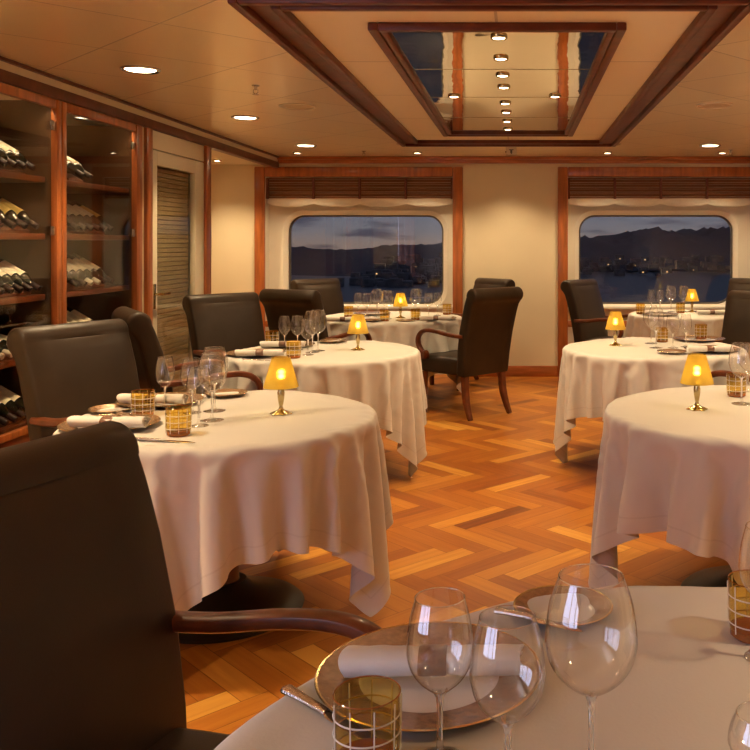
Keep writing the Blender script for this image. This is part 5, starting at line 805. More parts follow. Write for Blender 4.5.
633,-561,1,0,-1,-1,-2,0,-1,0,-1,-2,-5,-42,-34,8,5,2,1,0,0,0,0,0,0,0,0,0,0,0,0,2,-3,3,-14,-52,0,1,-2,-2,-1,-3,1,1,-3,0,-1,668,-597,1,0,0,1,-1,-1,-2,-1,0,0,-37,-42,2,5,3,1,0,0,0,0,0,0,0,0,0,0,0,0,0,0,1,-1,6,-36,-36,-1,-1,-2,-1,2,-2,-1,-2,1,0,699,-626,0,-1,0,0,0,1,-2,-2,0,-15,-59,-4,5,3,1,0,0,0,0,0,0,0,0,0,0,0,0,0,0,0,0,1,3,-2,-56,-16,0,-1,0,-1,-1,0,-1,0,-2,
710,-632,0,-2,-1,-1,-1,1,-1,-1,0,-54,-37,17,0,2,0,0,0,0,0,0,0,0,0,0,0,0,0,0,0,0,0,1,-1,13,-39,-47,6,-6,0,-1,-2,0,-2,0,0,716,-637,1,-1,-1,-1,0,-3,-1,3,-21,-62,2,3,2,0,0,0,0,0,0,0,0,0,0,0,0,0,0,0,0,0,0,0,1,2,5,-72,-11,2,-4,0,-1,0,0,0,0,725,-646,1,-2,1,0,0,-1,-1,0,-39,-53,13,0,2,0,0,0,0,0,0,0,0,0,0,0,0,0,0,0,0,0,0,0,1,-1,18,-65,-30,-1,1,-1,0,1,-1,0,1,
737,-659,2,-5,2,2,0,0,1,1,-59,-37,13,2,0,0,0,0,0,0,0,0,0,0,0,0,0,0,0,0,0,0,0,0,0,0,15,-39,-58,5,0,-1,-1,1,0,-1,0,750,-671,-1,0,-2,2,-1,1,-1,1,-68,-18,7,1,0,0,0,0,0,0,0,0,0,0,0,0,0,0,0,0,0,0,0,0,0,0,8,-16,-67,-4,1,-1,0,1,-1,0,0,751,-672,1,-1,0,0,-1,0,-2,-1,-77,1,0,1,0,0,0,0,0,0,0,0,0,0,0,0,0,0,0,0,0,0,0,0,0,1,0,-1,-70,-8,-1,-1,1,-1,1,-1,0,
750,-670,-2,2,-1,1,-1,1,-1,-9,-73,2,0,1,0,0,0,0,0,0,0,0,0,0,0,0,0,0,0,0,0,0,0,0,0,1,0,1,-70,-13,2,-1,0,1,-1,0,0,750,-671,0,1,-1,0,0,0,-2,-5,-73,1,-1,0,1,0,0,0,0,0,0,0,0,0,0,0,0,0,0,0,0,0,0,0,0,1,1,-2,-69,-10,-1,1,-1,1,-1,1,-1,741,-662,0,0,0,-1,1,-1,0,2,-73,-13,5,1,0,0,0,0,0,0,0,0,0,0,0,0,0,0,0,0,0,0,0,0,0,1,10,-23,-61,-5,-1,0,0,0,0,0,0,
732,-654,1,0,0,-1,0,1,0,2,-61,-31,10,1,0,0,0,0,0,0,0,0,0,0,0,0,0,0,0,0,0,0,0,0,1,0,17,-45,-53,4,-3,1,-1,1,-1,1,-1,721,-643,1,0,0,-1,1,-1,-1,-1,-36,-53,13,-1,1,0,0,0,0,0,0,0,0,0,0,0,0,0,0,0,0,0,0,0,2,0,14,-57,-38,2,-1,-1,1,-1,0,1,0,710,-632,1,0,-1,-1,-1,-2,-4,1,-3,-75,5,1,1,0,0,0,0,0,0,0,0,0,0,0,0,0,0,0,0,0,0,0,2,9,-11,-56,-19,-1,0,0,-1,-1,0,-1,1,
700,-622,-2,-1,-1,0,-1,0,0,-7,9,-45,-46,16,-1,1,0,0,0,0,0,0,0,0,0,0,0,0,0,0,0,0,0,2,0,13,-38,-49,5,-8,0,0,-1,0,1,-1,0,681,-608,0,0,0,-1,1,-1,-1,-2,3,-15,-62,3,1,0,1,0,0,0,0,0,0,0,0,0,0,0,0,0,0,0,1,1,7,-2,-58,-19,-2,-1,0,-1,0,-1,-1,0,0,649,-576,0,0,0,-2,1,-2,0,2,-4,-4,-36,-32,4,-2,2,0,0,0,0,0,0,0,0,0,0,0,0,0,0,1,1,3,15,-51,-36,-1,-2,-2,0,0,-1,0,0,-2,-1,
618,-545,-1,0,-1,0,-1,1,-1,-3,-7,3,1,-53,-13,2,-1,1,0,0,0,0,0,0,0,0,0,0,0,0,1,2,4,8,-33,-43,-2,0,-3,-3,-2,-2,1,0,0,0,0,586,-514,-1,-1,1,-1,1,-2,-5,-3,0,-2,2,2,-59,-5,0,0,1,0,0,0,0,0,0,0,0,0,0,2,0,5,7,-28,-39,-10,1,2,-3,-1,-3,-3,-2,0,-1,1,1,552,-482,0,1,0,-2,-3,-3,-2,0,-2,1,-3,2,-6,-38,-17,-3,5,0,0,0,0,0,1,-1,0,0,1,2,5,4,-27,-36,-4,-5,-1,-1,2,-2,-1,-2,-3,-3,-1,-1,1,
514,-443,0,0,-4,-3,-2,-1,0,-2,0,-2,2,-4,-7,2,-20,-25,-16,8,4,-1,0,0,1,-1,-1,3,4,3,-13,-18,-21,-9,2,-5,-4,-3,1,0,0,-2,-1,-2,-3,-1,-2,478,-407,-1,-5,-3,0,-1,-1,0,-2,0,1,-5,-3,-4,-4,-1,-5,-14,-16,-12,-1,1,5,0,7,5,-12,-7,-10,-15,-6,-3,-9,2,-5,-2,-3,-4,0,1,0,-2,0,-1,-4,-1,442,-374,-5,-2,0,0,0,-2,0,-2,3,-6,-3,-2,-6,-1,0,-9,-3,-4,-7,-12,-2,-4,-2,2,-9,-9,-7,-7,6,-16,3,-7,-4,-1,-4,0,-4,-3,-2,2,0,-2,1,0,-1,
401,-341,1,0,0,-1,0,-2,0,2,-6,-3,-1,-5,-3,-1,3,-8,-9,-11,-3,-5,1,0,-5,-11,-9,0,-2,-12,4,-5,-9,-5,-1,-3,-2,-4,1,-3,-3,-4,3,0,-1,-1,1,349,-288,0,0,-1,-1,0,0,-1,-3,-4,-1,-3,-4,-2,2,-1,-12,-6,-9,-3,-4,1,0,-4,-12,-7,-3,2,-15,6,-3,-12,-4,-3,0,-3,-4,-1,-1,-1,-4,-3,1,1,-1,0,298,-237,0,-2,0,0,0,0,-5,-3,0,-2,-6,1,-4,5,-9,-10,-3,-11,0,-4,2,-3,-1,-12,-8,1,-3,-12,3,1,-12,-5,-4,-1,0,-4,-3,-2,1,-2,-4,-2,0,0,0,
247,-187,0,-1,0,0,-1,-3,-4,0,-1,-5,-3,2,-1,-3,-9,-6,-5,-9,1,-4,2,-3,-2,-10,-8,2,-4,-12,2,2,-8,-8,-5,-2,0,-1,-3,-4,0,-1,-1,-3,-2,-2,2,195,-135,-2,1,0,-1,-3,-3,-1,0,-5,-3,0,0,0,-6,-10,-2,-9,-6,2,-4,2,-3,-2,-9,-9,2,-3,-9,-5,6,-5,-9,-6,-3,-1,0,-1,-4,-3,-1,1,-2,-3,-2,-1,142,-83,0,0,-1,-3,-3,-1,0,-3,-4,-2,1,1,-3,-9,-7,-1,-11,-3,2,-4,2,-4,0,-10,-9,3,-2,-9,-7,4,-1,-5,-10,-5,0,-1,0,-2,-4,-2,0,-1,0,-3,-3,
88,-29,0,0,-4,-3,-2,2,-3,-4,-3,1,0,1,-6,-11,-2,-3,-11,-2,4,-5,2,-4,-1,-8,-9,1,0,-7,-10,4,-1,-2,-8,-8,-2,-1,1,-2,-1,-5,-2,1,0,-2,-1,33,28,-3,-2,-4,-2,1,0,-5,-3,-1,1,1,-2,-9,-8,0,-5,-12,2,3,-5,2,-5,1,-9,-9,1,1,-4,-15,4,1,-1,-5,-10,-5,-1,0,1,-2,-2,-4,-2,1,-1,-1,16,5,37,-5,-3,1,0,-3,-5,0,-1,2,0,-5,-12,-3,1,-8,-9,2,3,-5,2,-5,0,-7,-10,1,1,1,-20,3,1,1,-3,-8,-9,-1,-1,0,1,-2,-3,-4,-1,1,11],
'c': [34,-105,6,7,39,35,9,-29,-55,-3,19,4,-19,-19,36,47,24,-25,-73,-13,1,10,8,6,53,37,-6,-88,-9,13,83,-14,-73,-15,6,62,62,6,-8,-44,-62,-12,3,25,58,30,-21,60,-102,-14,-11,12,42,36,-6,-45,-38,11,17,-9,-28,12,49,40,-11,-75,-21,2,7,9,6,46,45,-13,-84,-7,27,73,-40,-58,-7,28,76,33,-5,-31,-63,-27,0,22,55,37,4,-6,87,-113,-18,-13,-9,13,46,32,-21,-52,-18,20,7,-26,-11,38,52,8,-71,-32,3,3,11,8,38,50,-18,-79,-7,48,50,-62,-37,4,59,61,11,-23,-59,-40,-5,19,52,41,7,-5,-23,
97,-105,-19,-19,-12,-7,15,50,22,-37,-46,0,22,-14,-23,16,52,33,-60,-46,4,3,6,13,29,55,-22,-73,-9,80,-2,-59,-19,29,71,36,-11,-52,-50,-13,14,52,41,11,-3,-29,-48,95,-94,-6,-23,-20,-11,-5,17,54,6,-48,-32,17,6,-26,-2,38,54,-44,-53,0,4,1,22,13,65,-31,-64,-7,85,-21,-58,-1,58,60,8,-42,-55,-22,7,48,46,13,-4,-28,-50,-19,100,-107,10,-6,-27,-19,-11,-5,23,55,-17,-47,-15,23,-16,-17,20,60,-17,-61,-2,4,-5,36,-9,70,-29,-59,-1,77,-29,-54,29,69,35,-28,-56,-32,1,42,50,15,-3,-29,-49,-20,-1,
149,-188,23,18,-4,-28,-22,-7,-8,32,47,-35,-40,6,8,-23,1,48,19,-66,-5,6,-13,44,-20,59,-5,-64,5,78,-65,-18,53,65,-10,-50,-42,-5,35,52,19,-3,-31,-47,-21,1,7,213,-258,1,18,23,2,-28,-26,-4,-5,32,38,-49,-25,14,-5,-13,15,53,-61,-7,2,-9,38,-20,47,7,-59,7,69,-76,19,66,26,-36,-51,-18,37,44,26,-2,-33,-46,-19,2,17,37,252,-277,-15,-8,14,23,11,-30,-26,-3,-1,30,21,-49,-9,13,-14,-1,43,-35,-8,-4,4,16,-2,20,11,-22,-13,60,-67,43,59,-11,-55,-26,32,34,35,-3,-32,-47,-15,5,28,35,20,
275,-290,-6,-15,-11,7,19,21,-37,-15,-6,-3,37,-9,-34,4,0,0,-3,4,2,-1,4,0,1,1,3,3,29,-13,-10,33,45,-52,-28,19,26,41,-2,-32,-44,-15,13,34,32,11,2,298,-317,6,-4,-13,-16,2,15,26,-39,-9,-6,-6,40,-36,0,-12,7,6,1,1,0,0,-1,1,0,-1,-1,0,12,14,39,-19,-7,-12,31,30,5,-31,-39,-16,23,37,25,6,0,-1,343,-374,6,8,2,-8,-17,-7,10,24,-27,-14,-1,-5,15,-19,5,3,0,0,-1,1,0,0,-1,1,0,-1,1,-1,-1,23,27,-15,21,20,12,-27,-36,-13,33,33,17,4,-2,-4,-12,
411,-445,-3,4,6,9,-2,-12,-15,5,14,-10,-18,0,0,-1,2,-1,-1,1,0,-1,1,0,0,-1,1,0,0,-1,1,-3,9,38,24,8,-15,-38,-2,37,27,10,0,-5,-12,-18,-21,451,-465,-12,-10,-1,2,7,8,-8,-18,6,-1,-5,-9,-1,0,0,0,-1,1,0,0,-1,1,0,0,-1,1,0,0,-1,1,-2,4,52,20,-45,6,38,16,5,-4,-11,-16,-22,-13,-1,462,-464,-5,-9,-13,-6,-2,1,5,7,-21,5,-8,-8,-1,1,0,0,0,-1,1,0,0,-1,1,0,0,-1,1,0,0,-1,1,-1,6,37,15,29,-11,16,-10,-15,-21,-17,-4,4,3,
462,-464,3,-1,-7,-11,-12,-6,-1,0,8,-13,-14,-1,1,0,-1,1,0,0,-1,1,0,0,-1,1,0,0,0,-1,1,0,-1,1,-4,28,49,-5,24,-24,-17,-18,-9,7,7,7,11,481,-491,3,3,5,-2,-5,-13,-14,-3,-2,-9,-9,-1,1,0,0,-1,1,0,0,-1,1,0,0,0,-1,1,0,0,-1,1,0,-1,0,-2,49,44,-28,-22,-9,6,10,11,7,7,3,549,-565,0,0,3,2,6,9,-30,-4,2,-27,-1,0,-1,1,0,0,-1,1,0,0,0,-1,1,0,0,-1,1,0,0,-1,1,0,-1,-1,10,46,-7,-1,10,9,7,1,1,0,1,
611,-624,2,0,-2,-3,-1,0,-2,15,-35,-19,2,0,0,-1,1,0,0,0,-1,1,0,0,-1,1,0,0,-1,1,0,0,-1,1,0,0,-2,29,23,20,3,1,0,1,1,-1,1,681,-695,-1,0,0,1,1,0,-1,0,-34,-8,-1,1,0,0,0,-1,1,0,0,-1,1,0,0,-1,1,0,0,-1,1,0,0,-1,1,0,-1,13,67,-5,0,-3,-2,-3,-3,-2,-2,745,-756,-1,-1,-1,-5,2,0,-1,7,-40,-5,0,0,-1,1,0,0,-1,1,0,0,-1,1,0,0,-1,1,0,0,-1,1,0,0,-1,1,0,5,70,-8,-8,-5,-6,11,-7,2,3,
734,-734,-1,4,-3,-5,-5,-6,5,-11,-32,-2,0,0,0,-1,1,0,0,-1,1,0,0,-1,1,0,0,-1,1,0,0,0,-1,1,0,-1,2,-1,47,1,2,2,1,1,1,1,1,718,-716,0,2,1,-2,1,-2,10,-32,-37,1,-1,1,0,0,-1,1,0,0,-1,1,0,0,-1,1,0,0,0,-1,1,0,0,-1,1,0,0,-1,34,26,-3,0,-2,1,-1,6,-1,788,-786,0,-1,1,0,0,1,7,-33,-35,2,0,-1,1,0,0,-1,1,0,0,-1,1,0,0,0,-1,1,0,0,-1,1,0,0,-1,1,0,-2,36,27,-7,3,2,3,0,0,-2,
856,-853,1,-1,0,-1,0,-4,-3,-17,-35,1,0,0,-1,1,0,0,-1,1,0,0,0,-1,1,0,0,-1,1,0,0,-1,1,0,0,-1,1,0,31,35,-3,1,-1,0,-1,0,-2,905,-905,-1,-1,-3,1,1,1,11,-8,-56,0,-2,1,0,-1,1,0,0,0,-1,1,0,0,-1,1,0,0,-1,1,0,0,-1,1,0,0,0,1,37,20,-1,2,-1,3,5,2,-6,891,-889,-1,1,0,4,1,6,0,1,-65,-5,0,-1,1,0,0,-1,1,0,0,-1,1,0,0,-1,1,0,0,-1,1,0,0,-1,1,0,0,4,36,-4,8,1,4,1,-4,20,1,
896,-886,1,-1,0,2,-1,0,0,9,-65,-12,1,0,-1,1,0,0,-1,1,0,0,-1,1,0,0,-1,1,0,0,-1,1,0,0,0,0,-1,8,42,-8,0,-1,-3,-9,4,17,10,975,-964,0,-1,0,-2,3,-1,-4,-20,-9,-35,1,1,0,-1,1,0,0,-1,1,0,0,-1,1,0,0,-1,1,0,0,0,-1,1,0,0,0,11,20,1,2,-1,1,1,3,2,1,1050,-1039,-2,1,-2,-8,-9,-7,-8,28,12,-60,-14,1,1,0,-1,1,0,0,-1,1,0,0,-1,1,0,0,0,-1,1,0,0,-1,1,-1,3,26,2,2,0,-1,3,3,-7,5,2,
1127,-1128,-6,-7,-11,0,2,11,34,-2,-1,-27,-52,4,-1,1,0,-1,1,0,0,-1,1,0,0,0,-1,1,0,0,-1,1,0,0,-1,0,11,19,-3,7,-4,13,-3,-4,-8,3,4,1127,-1152,-5,0,9,15,18,15,-3,-5,-5,-22,-23,-28,3,-1,1,0,-1,1,0,0,0,-1,1,0,0,-1,1,0,0,-1,1,0,0,0,23,5,-3,0,-5,7,12,9,-2,-10,-3,1064,-1092,5,21,17,15,4,-12,-13,-14,-15,42,-17,-57,-6,2,-1,1,0,0,-1,1,0,0,-1,1,0,0,-1,1,0,0,0,-1,2,5,1,15,19,-11,-3,-7,-1,9,17,5,-7,
1007,-1009,23,12,2,-9,-19,-16,-13,22,34,-27,-16,6,-51,-4,2,-1,1,0,0,-1,1,0,0,-1,1,0,0,-1,1,0,0,0,2,6,2,-2,11,22,-3,-4,-8,-8,2,13,9,1027,-991,0,-10,-18,-24,-7,14,33,19,-46,-19,21,4,-8,-47,-6,1,1,-1,1,0,-1,1,0,0,-1,1,0,-1,1,0,-1,1,-1,8,11,-8,0,3,22,9,-1,-9,-9,-7,5,1107,-1080,-21,-21,-18,14,33,25,4,-60,-6,11,10,20,-29,0,-28,-19,1,1,-1,1,0,0,-1,1,0,-1,1,0,0,-5,1,8,-3,-2,10,24,-21,-4,2,14,20,5,-5,-9,-9,
1149,-1170,-12,4,31,29,14,-6,-64,-3,2,26,26,-9,-43,-13,43,-29,-20,-13,1,0,1,0,-1,1,0,0,0,-2,-4,-2,-1,15,-1,3,-9,7,39,-28,-6,-4,10,20,13,-1,-6,1101,-1133,13,41,21,2,-11,-58,-24,21,29,24,10,-54,-39,33,40,-40,-7,13,-32,-3,-2,0,-3,-1,0,-1,-4,-10,9,2,20,-17,12,8,-6,-10,6,40,-19,-12,-8,4,21,13,5,1048,-1047,38,8,-4,-17,-52,-27,19,32,32,17,-55,-51,15,55,10,-73,18,40,-76,36,-2,-19,-5,3,-6,-6,17,-23,10,1,11,26,-28,3,25,-13,-20,12,34,-5,-15,-14,0,17,16,
1057,-1011,3,-5,-28,-48,-20,13,33,41,16,-46,-60,-4,48,56,-60,-50,56,10,-79,43,15,-51,4,24,14,-46,17,-17,11,0,7,39,-23,-12,1,29,-6,-35,18,29,4,-13,-17,-6,10,1120,-1073,-4,-35,-45,-14,8,34,46,18,-36,-67,-19,32,71,-7,-75,-14,83,-43,-60,41,28,-61,-2,41,28,-64,-4,5,9,-11,11,31,15,-40,0,3,38,-15,-37,16,30,8,-8,-18,-12,1183,-1144,-36,-46,-8,7,31,50,20,-25,-70,-29,12,62,47,-55,-66,27,77,-71,-47,36,42,-66,-9,47,44,-67,-24,8,15,-17,8,25,34,-21,-34,9,15,28,-27,-26,12,29,12,-5,-14,
1234,-1237,-45,-4,7,30,49,25,-17,-66,-41,1,40,67,4,-83,-37,59,56,-89,-35,37,46,-70,-11,48,58,-62,-38,-2,21,-12,-4,23,36,8,-36,-21,15,24,13,-34,-16,10,27,14,-3,1233,-1283,-2,6,30,48,27,-10,-58,-53,-4,19,67,41,-49,-72,-6,84,15,-90,-26,39,49,-75,-10,43,71,-48,-52,-7,11,-3,-10,17,36,23,-13,-39,-7,19,25,0,-31,-14,11,24,15,1180,-1230,5,27,49,26,-2,-49,-62,-11,6,50,67,-6,-72,-49,19,91,-14,-93,-13,41,45,-76,-8,38,78,-32,-59,-18,6,2,-7,2,36,29,4,-21,-37,5,24,17,-8,-24,-16,12,24,
1128,-1171,24,47,28,3,-36,-73,-18,2,26,75,31,-40,-80,-19,44,82,-39,-89,-5,43,43,-77,-9,38,80,-20,-55,-43,13,7,-4,-11,30,33,15,-15,-12,-38,18,22,8,-9,-21,-16,12,1130,-1199,97,27,6,-20,-84,-24,0,5,71,49,3,-72,-58,0,66,64,-64,-74,-1,44,39,-75,-10,37,80,-9,-44,-67,15,3,8,-11,5,42,21,0,-7,-39,-12,24,16,3,-11,-18,-22,-1300,1299,5,40,29,-1,-7,-4,-41,-63,-29,-8,16,65,62,15,1,9,-45,-43,3,-37,-29,108,34,-7,9,-56,-62,79,33,1,-40,-36,25,38,-22,-11,11,19,-29,-22,11,30,4,-23,38,
-1235,1199,15,28,38,27,-2,-5,-11,-57,-53,-21,4,44,70,34,3,7,-30,-56,9,-23,-46,105,34,-5,8,-57,-57,91,16,-3,-50,-19,48,11,-31,4,23,-8,-37,3,30,13,-25,-13,11,-1183,1135,15,16,25,37,27,-4,-4,-25,-62,-44,-9,26,63,51,14,4,-16,-63,8,-10,-59,102,32,-2,8,-61,-46,95,4,-14,-55,18,45,-23,-17,24,6,-35,-12,31,16,-22,-14,8,16,-1125,1071,7,17,17,21,37,27,-6,-6,-40,-60,-34,12,47,60,31,4,-8,-59,-2,1,-63,97,26,4,6,-63,-33,91,-2,-36,-32,46,10,-31,11,19,-27,-23,25,21,-19,-15,6,20,-6,
-1064,1008,1,10,17,19,18,36,25,-5,-14,-51,-56,-13,33,57,46,11,-2,-53,-11,10,-64,93,14,12,6,-74,4,64,-6,-50,6,41,-21,-11,25,-14,-31,16,26,-16,-16,5,20,-8,-25,-1002,945,1,0,12,20,18,14,40,19,-4,-26,-58,-43,13,50,49,28,2,-47,-14,11,-57,86,-1,23,3,-70,16,50,-18,-44,36,11,-26,20,-1,-32,3,30,-9,-21,5,19,-9,-27,-5,-963,927,-19,-2,2,12,23,17,10,41,18,-9,-37,-59,-20,38,50,37,14,-42,-16,8,-43,75,-11,29,0,-58,16,36,-28,-15,36,-21,6,9,-26,-8,27,-3,-21,4,17,-11,-29,-1,16,
-987,998,-34,-27,-7,2,14,24,19,5,34,28,-24,-41,-52,6,59,33,24,-31,-13,-5,-14,54,-15,27,2,-44,11,22,-30,15,9,-12,11,-15,-18,23,5,-24,4,17,-17,-27,6,23,5,-1043,1077,-15,-32,-30,-12,0,18,22,23,-1,28,30,-37,-33,-47,57,25,35,-17,-10,-12,8,25,-2,11,5,-12,-14,19,-27,28,-13,6,-5,-21,15,9,-24,5,15,-22,-23,16,20,-6,-17,-1107,1146,-2,-12,-28,-32,-17,-5,33,5,32,-9,32,16,-57,7,-23,64,-18,21,4,1,5,0,1,1,1,2,11,-8,-16,23,-16,5,-16,1,16,-24,4,14,-24,-20,23,13,-13,-18,-5,
-1172,1211,0,0,-8,-26,-32,-19,-12,44,-2,30,-15,41,-31,13,-23,34,19,3,2,0,-1,0,0,1,-1,-1,1,3,5,-1,-2,-1,-17,18,-19,3,9,-21,-17,25,4,-18,-16,-1,7,-1224,1254,5,4,1,-5,-22,-32,-20,-14,39,11,14,-13,34,-29,42,13,-1,-1,0,0,1,-1,0,1,-1,0,1,-1,-1,5,3,-10,5,-8,-2,7,-21,-11,22,-6,-20,-8,3,11,9,-1214,1211,17,12,7,4,1,-16,-35,-20,-8,25,23,-2,12,34,6,0,-1,0,0,1,-1,0,1,-1,0,0,1,-1,1,-2,2,2,-5,-2,4,-22,0,11,-16,-13,0,9,10,5,-7,
-1150,1126,7,15,13,11,9,6,-7,-41,-23,9,11,39,27,5,-1,0,0,0,1,-1,0,1,-1,0,0,1,-1,0,1,-1,0,1,-2,0,-15,4,-5,-14,-8,9,8,6,-5,-11,-2,-1076,1049,0,3,10,12,11,9,10,7,-44,-26,37,51,4,-1,0,0,0,1,-1,0,1,-1,0,0,1,-1,0,1,-1,0,0,1,-1,-5,-4,-23,16,-19,13,4,-1,-13,-7,7,3,-1001,974,-1,0,1,5,12,9,8,7,10,-41,63,12,-2,0,0,0,1,-1,0,1,-1,0,0,1,-1,0,1,-1,0,0,1,-1,1,-6,-14,2,-12,11,-2,-7,-11,7,6,1,-2,
-927,901,-1,-1,0,0,1,11,9,7,7,29,22,-2,1,-1,0,1,-1,0,0,1,-1,0,1,-1,0,0,1,-1,0,1,-1,0,0,2,-14,-13,5,-5,-4,0,5,-2,-7,-9,-10,-907,898,-3,-6,-3,-3,-2,-5,21,6,-1,59,2,1,-1,0,1,-1,0,0,1,-1,0,1,-1,0,0,1,-1,0,1,-1,0,0,0,1,-3,-20,0,-3,-1,-5,-10,-9,-9,0,2,-956,954,3,2,-6,-2,-3,-4,-4,-27,69,32,-1,-1,0,1,-1,0,0,1,-1,0,1,-1,0,0,1,-1,0,1,-1,0,0,1,-1,0,1,-16,-8,-13,-8,-19,5,2,2,3,3,
-992,988,0,1,1,2,0,-1,2,0,45,11,0,-1,0,1,-1,0,1,-1,0,0,1,-1,0,1,-1,0,0,1,-1,0,1,-1,0,0,1,-9,-49,5,1,4,2,4,0,0,0,-959,954,2,1,2,7,-3,-1,1,-4,51,5,0,0,1,-1,0,1,-1,0,0,1,-1,0,1,-1,0,0,1,-1,0,1,-1,0,0,1,-1,-4,-48,4,4,2,-2,2,-2,1,0,-879,872,0,0,1,-1,3,4,0,18,37,1,0,1,-1,0,1,-1,0,0,1,-1,0,1,-1,0,0,1,-1,0,1,-1,0,0,1,-1,0,-1,-36,-4,-1,-1,0,0,-1,-2,1,
-796,789,0,1,-1,0,-1,1,-12,37,40,-2,1,-1,0,0,1,-1,0,1,-1,0,0,1,-1,0,1,-1,0,0,1,-1,0,1,-1,0,0,1,-33,-25,4,1,0,2,0,15,-10,-789,790,0,-1,-1,-1,-1,-1,-11,37,36,-1,-1,0,0,1,-1,0,1,-1,0,0,1,-1,0,1,-1,0,0,1,-1,0,1,-1,0,0,1,1,-35,-27,8,-3,-3,-3,-10,7,24,-825,831,0,1,1,1,0,3,0,12,33,-1,0,0,1,-1,0,1,-1,0,0,1,-1,0,1,-1,0,0,1,-1,0,1,-1,0,0,1,-1,1,-33,-33,0,-2,-4,-1,4,4,11,
-771,782,1,0,0,0,0,-2,-4,5,43,2,0,1,-1,0,0,1,-1,0,1,-1,0,0,1,-1,0,1,-1,0,0,1,-1,0,1,-1,0,0,-45,-23,-4,1,1,1,2,1,-1,-689,701,-1,1,-1,-1,-2,-3,-1,-2,49,6,-1,0,0,0,1,-1,0,1,-1,0,0,1,-1,0,1,-1,0,0,1,-1,0,1,-1,0,1,-6,-48,4,-17,-1,-3,1,8,-4,-1,-604,613,0,-1,-1,0,-2,0,-1,-8,52,8,0,0,0,1,-1,0,1,-1,0,0,1,-1,0,1,-1,0,0,1,-1,0,1,-1,0,0,1,-10,-56,7,-1,1,0,3,-2,-7,-2,
-588,592,-1,1,-1,-9,18,6,9,8,2,21,-3,1,1,-1,0,0,1,-1,0,1,-1,0,0,1,-1,0,1,-1,0,0,1,-1,0,0,2,-21,-28,-7,-1,-1,-1,1,-3,-2,-2,-631,636,5,7,5,8,1,1,-4,7,-5,23,3,1,-1,0,0,1,-1,0,1,-1,0,0,1,-1,0,1,-1,0,0,1,-1,0,1,0,-3,-77,41,3,-9,-7,-6,-4,17,-11,-3,-629,657,4,-2,-7,6,1,2,4,-2,-2,8,18,-2,0,0,1,-1,0,1,-1,0,0,1,-1,0,1,-1,0,0,1,-1,0,1,-1,2,-34,-51,-1,34,19,3,-8,-10,5,-5,-8,
-567,594,-9,5,7,8,-1,-11,3,8,3,-1,14,4,-1,1,-1,0,0,1,-1,0,1,-1,0,0,1,-1,0,1,-1,0,0,0,1,-6,-65,-14,0,2,21,22,15,3,-4,-5,-2,-531,554,7,10,-3,-12,-9,17,9,3,-7,5,3,10,1,-1,0,0,1,-1,0,1,-1,0,0,1,-1,0,1,-1,0,0,0,1,-5,-38,0,-37,-15,6,3,11,19,22,11,1,-3,-486,526,-5,-10,-14,18,12,2,-5,4,-6,2,14,3,2,-1,0,1,-1,0,1,-1,0,0,1,-1,0,1,-1,0,0,1,-1,-3,-31,-30,19,12,-42,-20,1,3,7,14,22,19,5,
-424,446,-6,8,16,-3,3,-1,-3,-7,7,14,4,1,3,-1,-2,2,-1,0,1,-1,0,1,-1,0,1,-1,0,0,0,2,-7,-34,-23,-3,24,7,3,-35,-25,-5,1,3,8,18,23,-408,439,9,0,-12,10,4,-16,3,4,15,2,7,-7,5,9,-5,-4,1,1,-1,0,1,-1,0,1,-1,0,0,2,-3,-8,-42,18,-39,-2,15,38,-1,-11,-25,-27,-11,-1,1,3,9,-353,390,-12,11,7,-9,-17,14,2,12,3,9,-11,6,7,-14,25,-4,-7,-3,0,0,1,-1,0,0,1,0,0,-5,-15,0,-32,-20,25,-37,5,23,50,-13,-9,-22,-30,-15,-3,0,1,
-309,337,12,1,-16,-10,17,10,-10,16,9,-10,-5,18,-30,33,6,-15,12,6,-12,-1,0,-2,-2,-1,-2,-1,-9,-34,16,13,19,-59,-18,2,-7,1,33,45,-7,-10,-20,-31,-21,-4,0,-266,308,-15,-12,7,15,9,-19,17,12,-10,-12,24,-31,21,18,-2,-14,13,8,-31,30,0,-15,-2,1,-20,-2,24,-78,42,19,12,14,-81,-6,-20,8,15,34,35,1,-8,-18,-30,-26,-8,-212,234,-13,12,24,-3,-16,14,17,-15,-12,27,-28,1,34,-8,9,-23,24,5,-48,44,12,-48,12,13,12,-51,34,-58,-18,63,13,21,-24,-71,-9,-19,8,27,35,31,2,-3,-14,-29,-31,
-195,208,13,21,-9,-12,12,17,-14,-15,29,-17,-25,41,2,6,-11,-6,21,3,-57,50,21,-61,10,28,16,-46,-6,-10,-63,67,31,22,2,-42,-59,-12,-23,15,33,37,27,5,-2,-9,-23,-183,212,21,-14,-12,11,20,-12,-22,29,-2,-43,30,30,-19,22,-31,15,13,-1,-60,52,28,-63,-3,44,17,-25,-42,-1,-71,52,49,28,9,-12,-51,-49,-20,-14,19,35,38,25,5,-1,-3,-150,201,-18,-11,12,20,-8,-27,22,15,-46,2,48,-6,-2,7,-35,41,0,-8,-58,50,36,-63,-16,55,18,-11,-39,-41,-49,31,53,40,18,-3,-22,-59,-40,-19,-9,23,35,38,24,4,1,
-96,125,-6,11,19,-6,-29,16,23,-38,-19,42,19,-20,27,-26,-14,35,7,-22,-51,44,46,-69,-20,63,17,-3,-31,-80,-17,12,41,52,28,3,-8,-33,-60,-35,-14,-3,21,35,41,21,4,-72,98,9,18,-5,-29,6,31,-25,-35,25,42,-19,6,17,-41,11,26,8,-40,-44,64,35,-73,-20,67,16,2,-21,-100,-8,6,21,56,44,10,-5,-11,-45,-57,-28,-10,1,18,38,40,21,-49,85,18,-5,-28,-3,34,-11,-39,-1,48,10,-23,28,-19,-26,37,3,14,-62,-26,70,32,-81,-17,69,19,0,-8,-99,-22,-1,10,44,67,18,0,-8,-15,-56,-53,-19,-6,3,16,39,42,
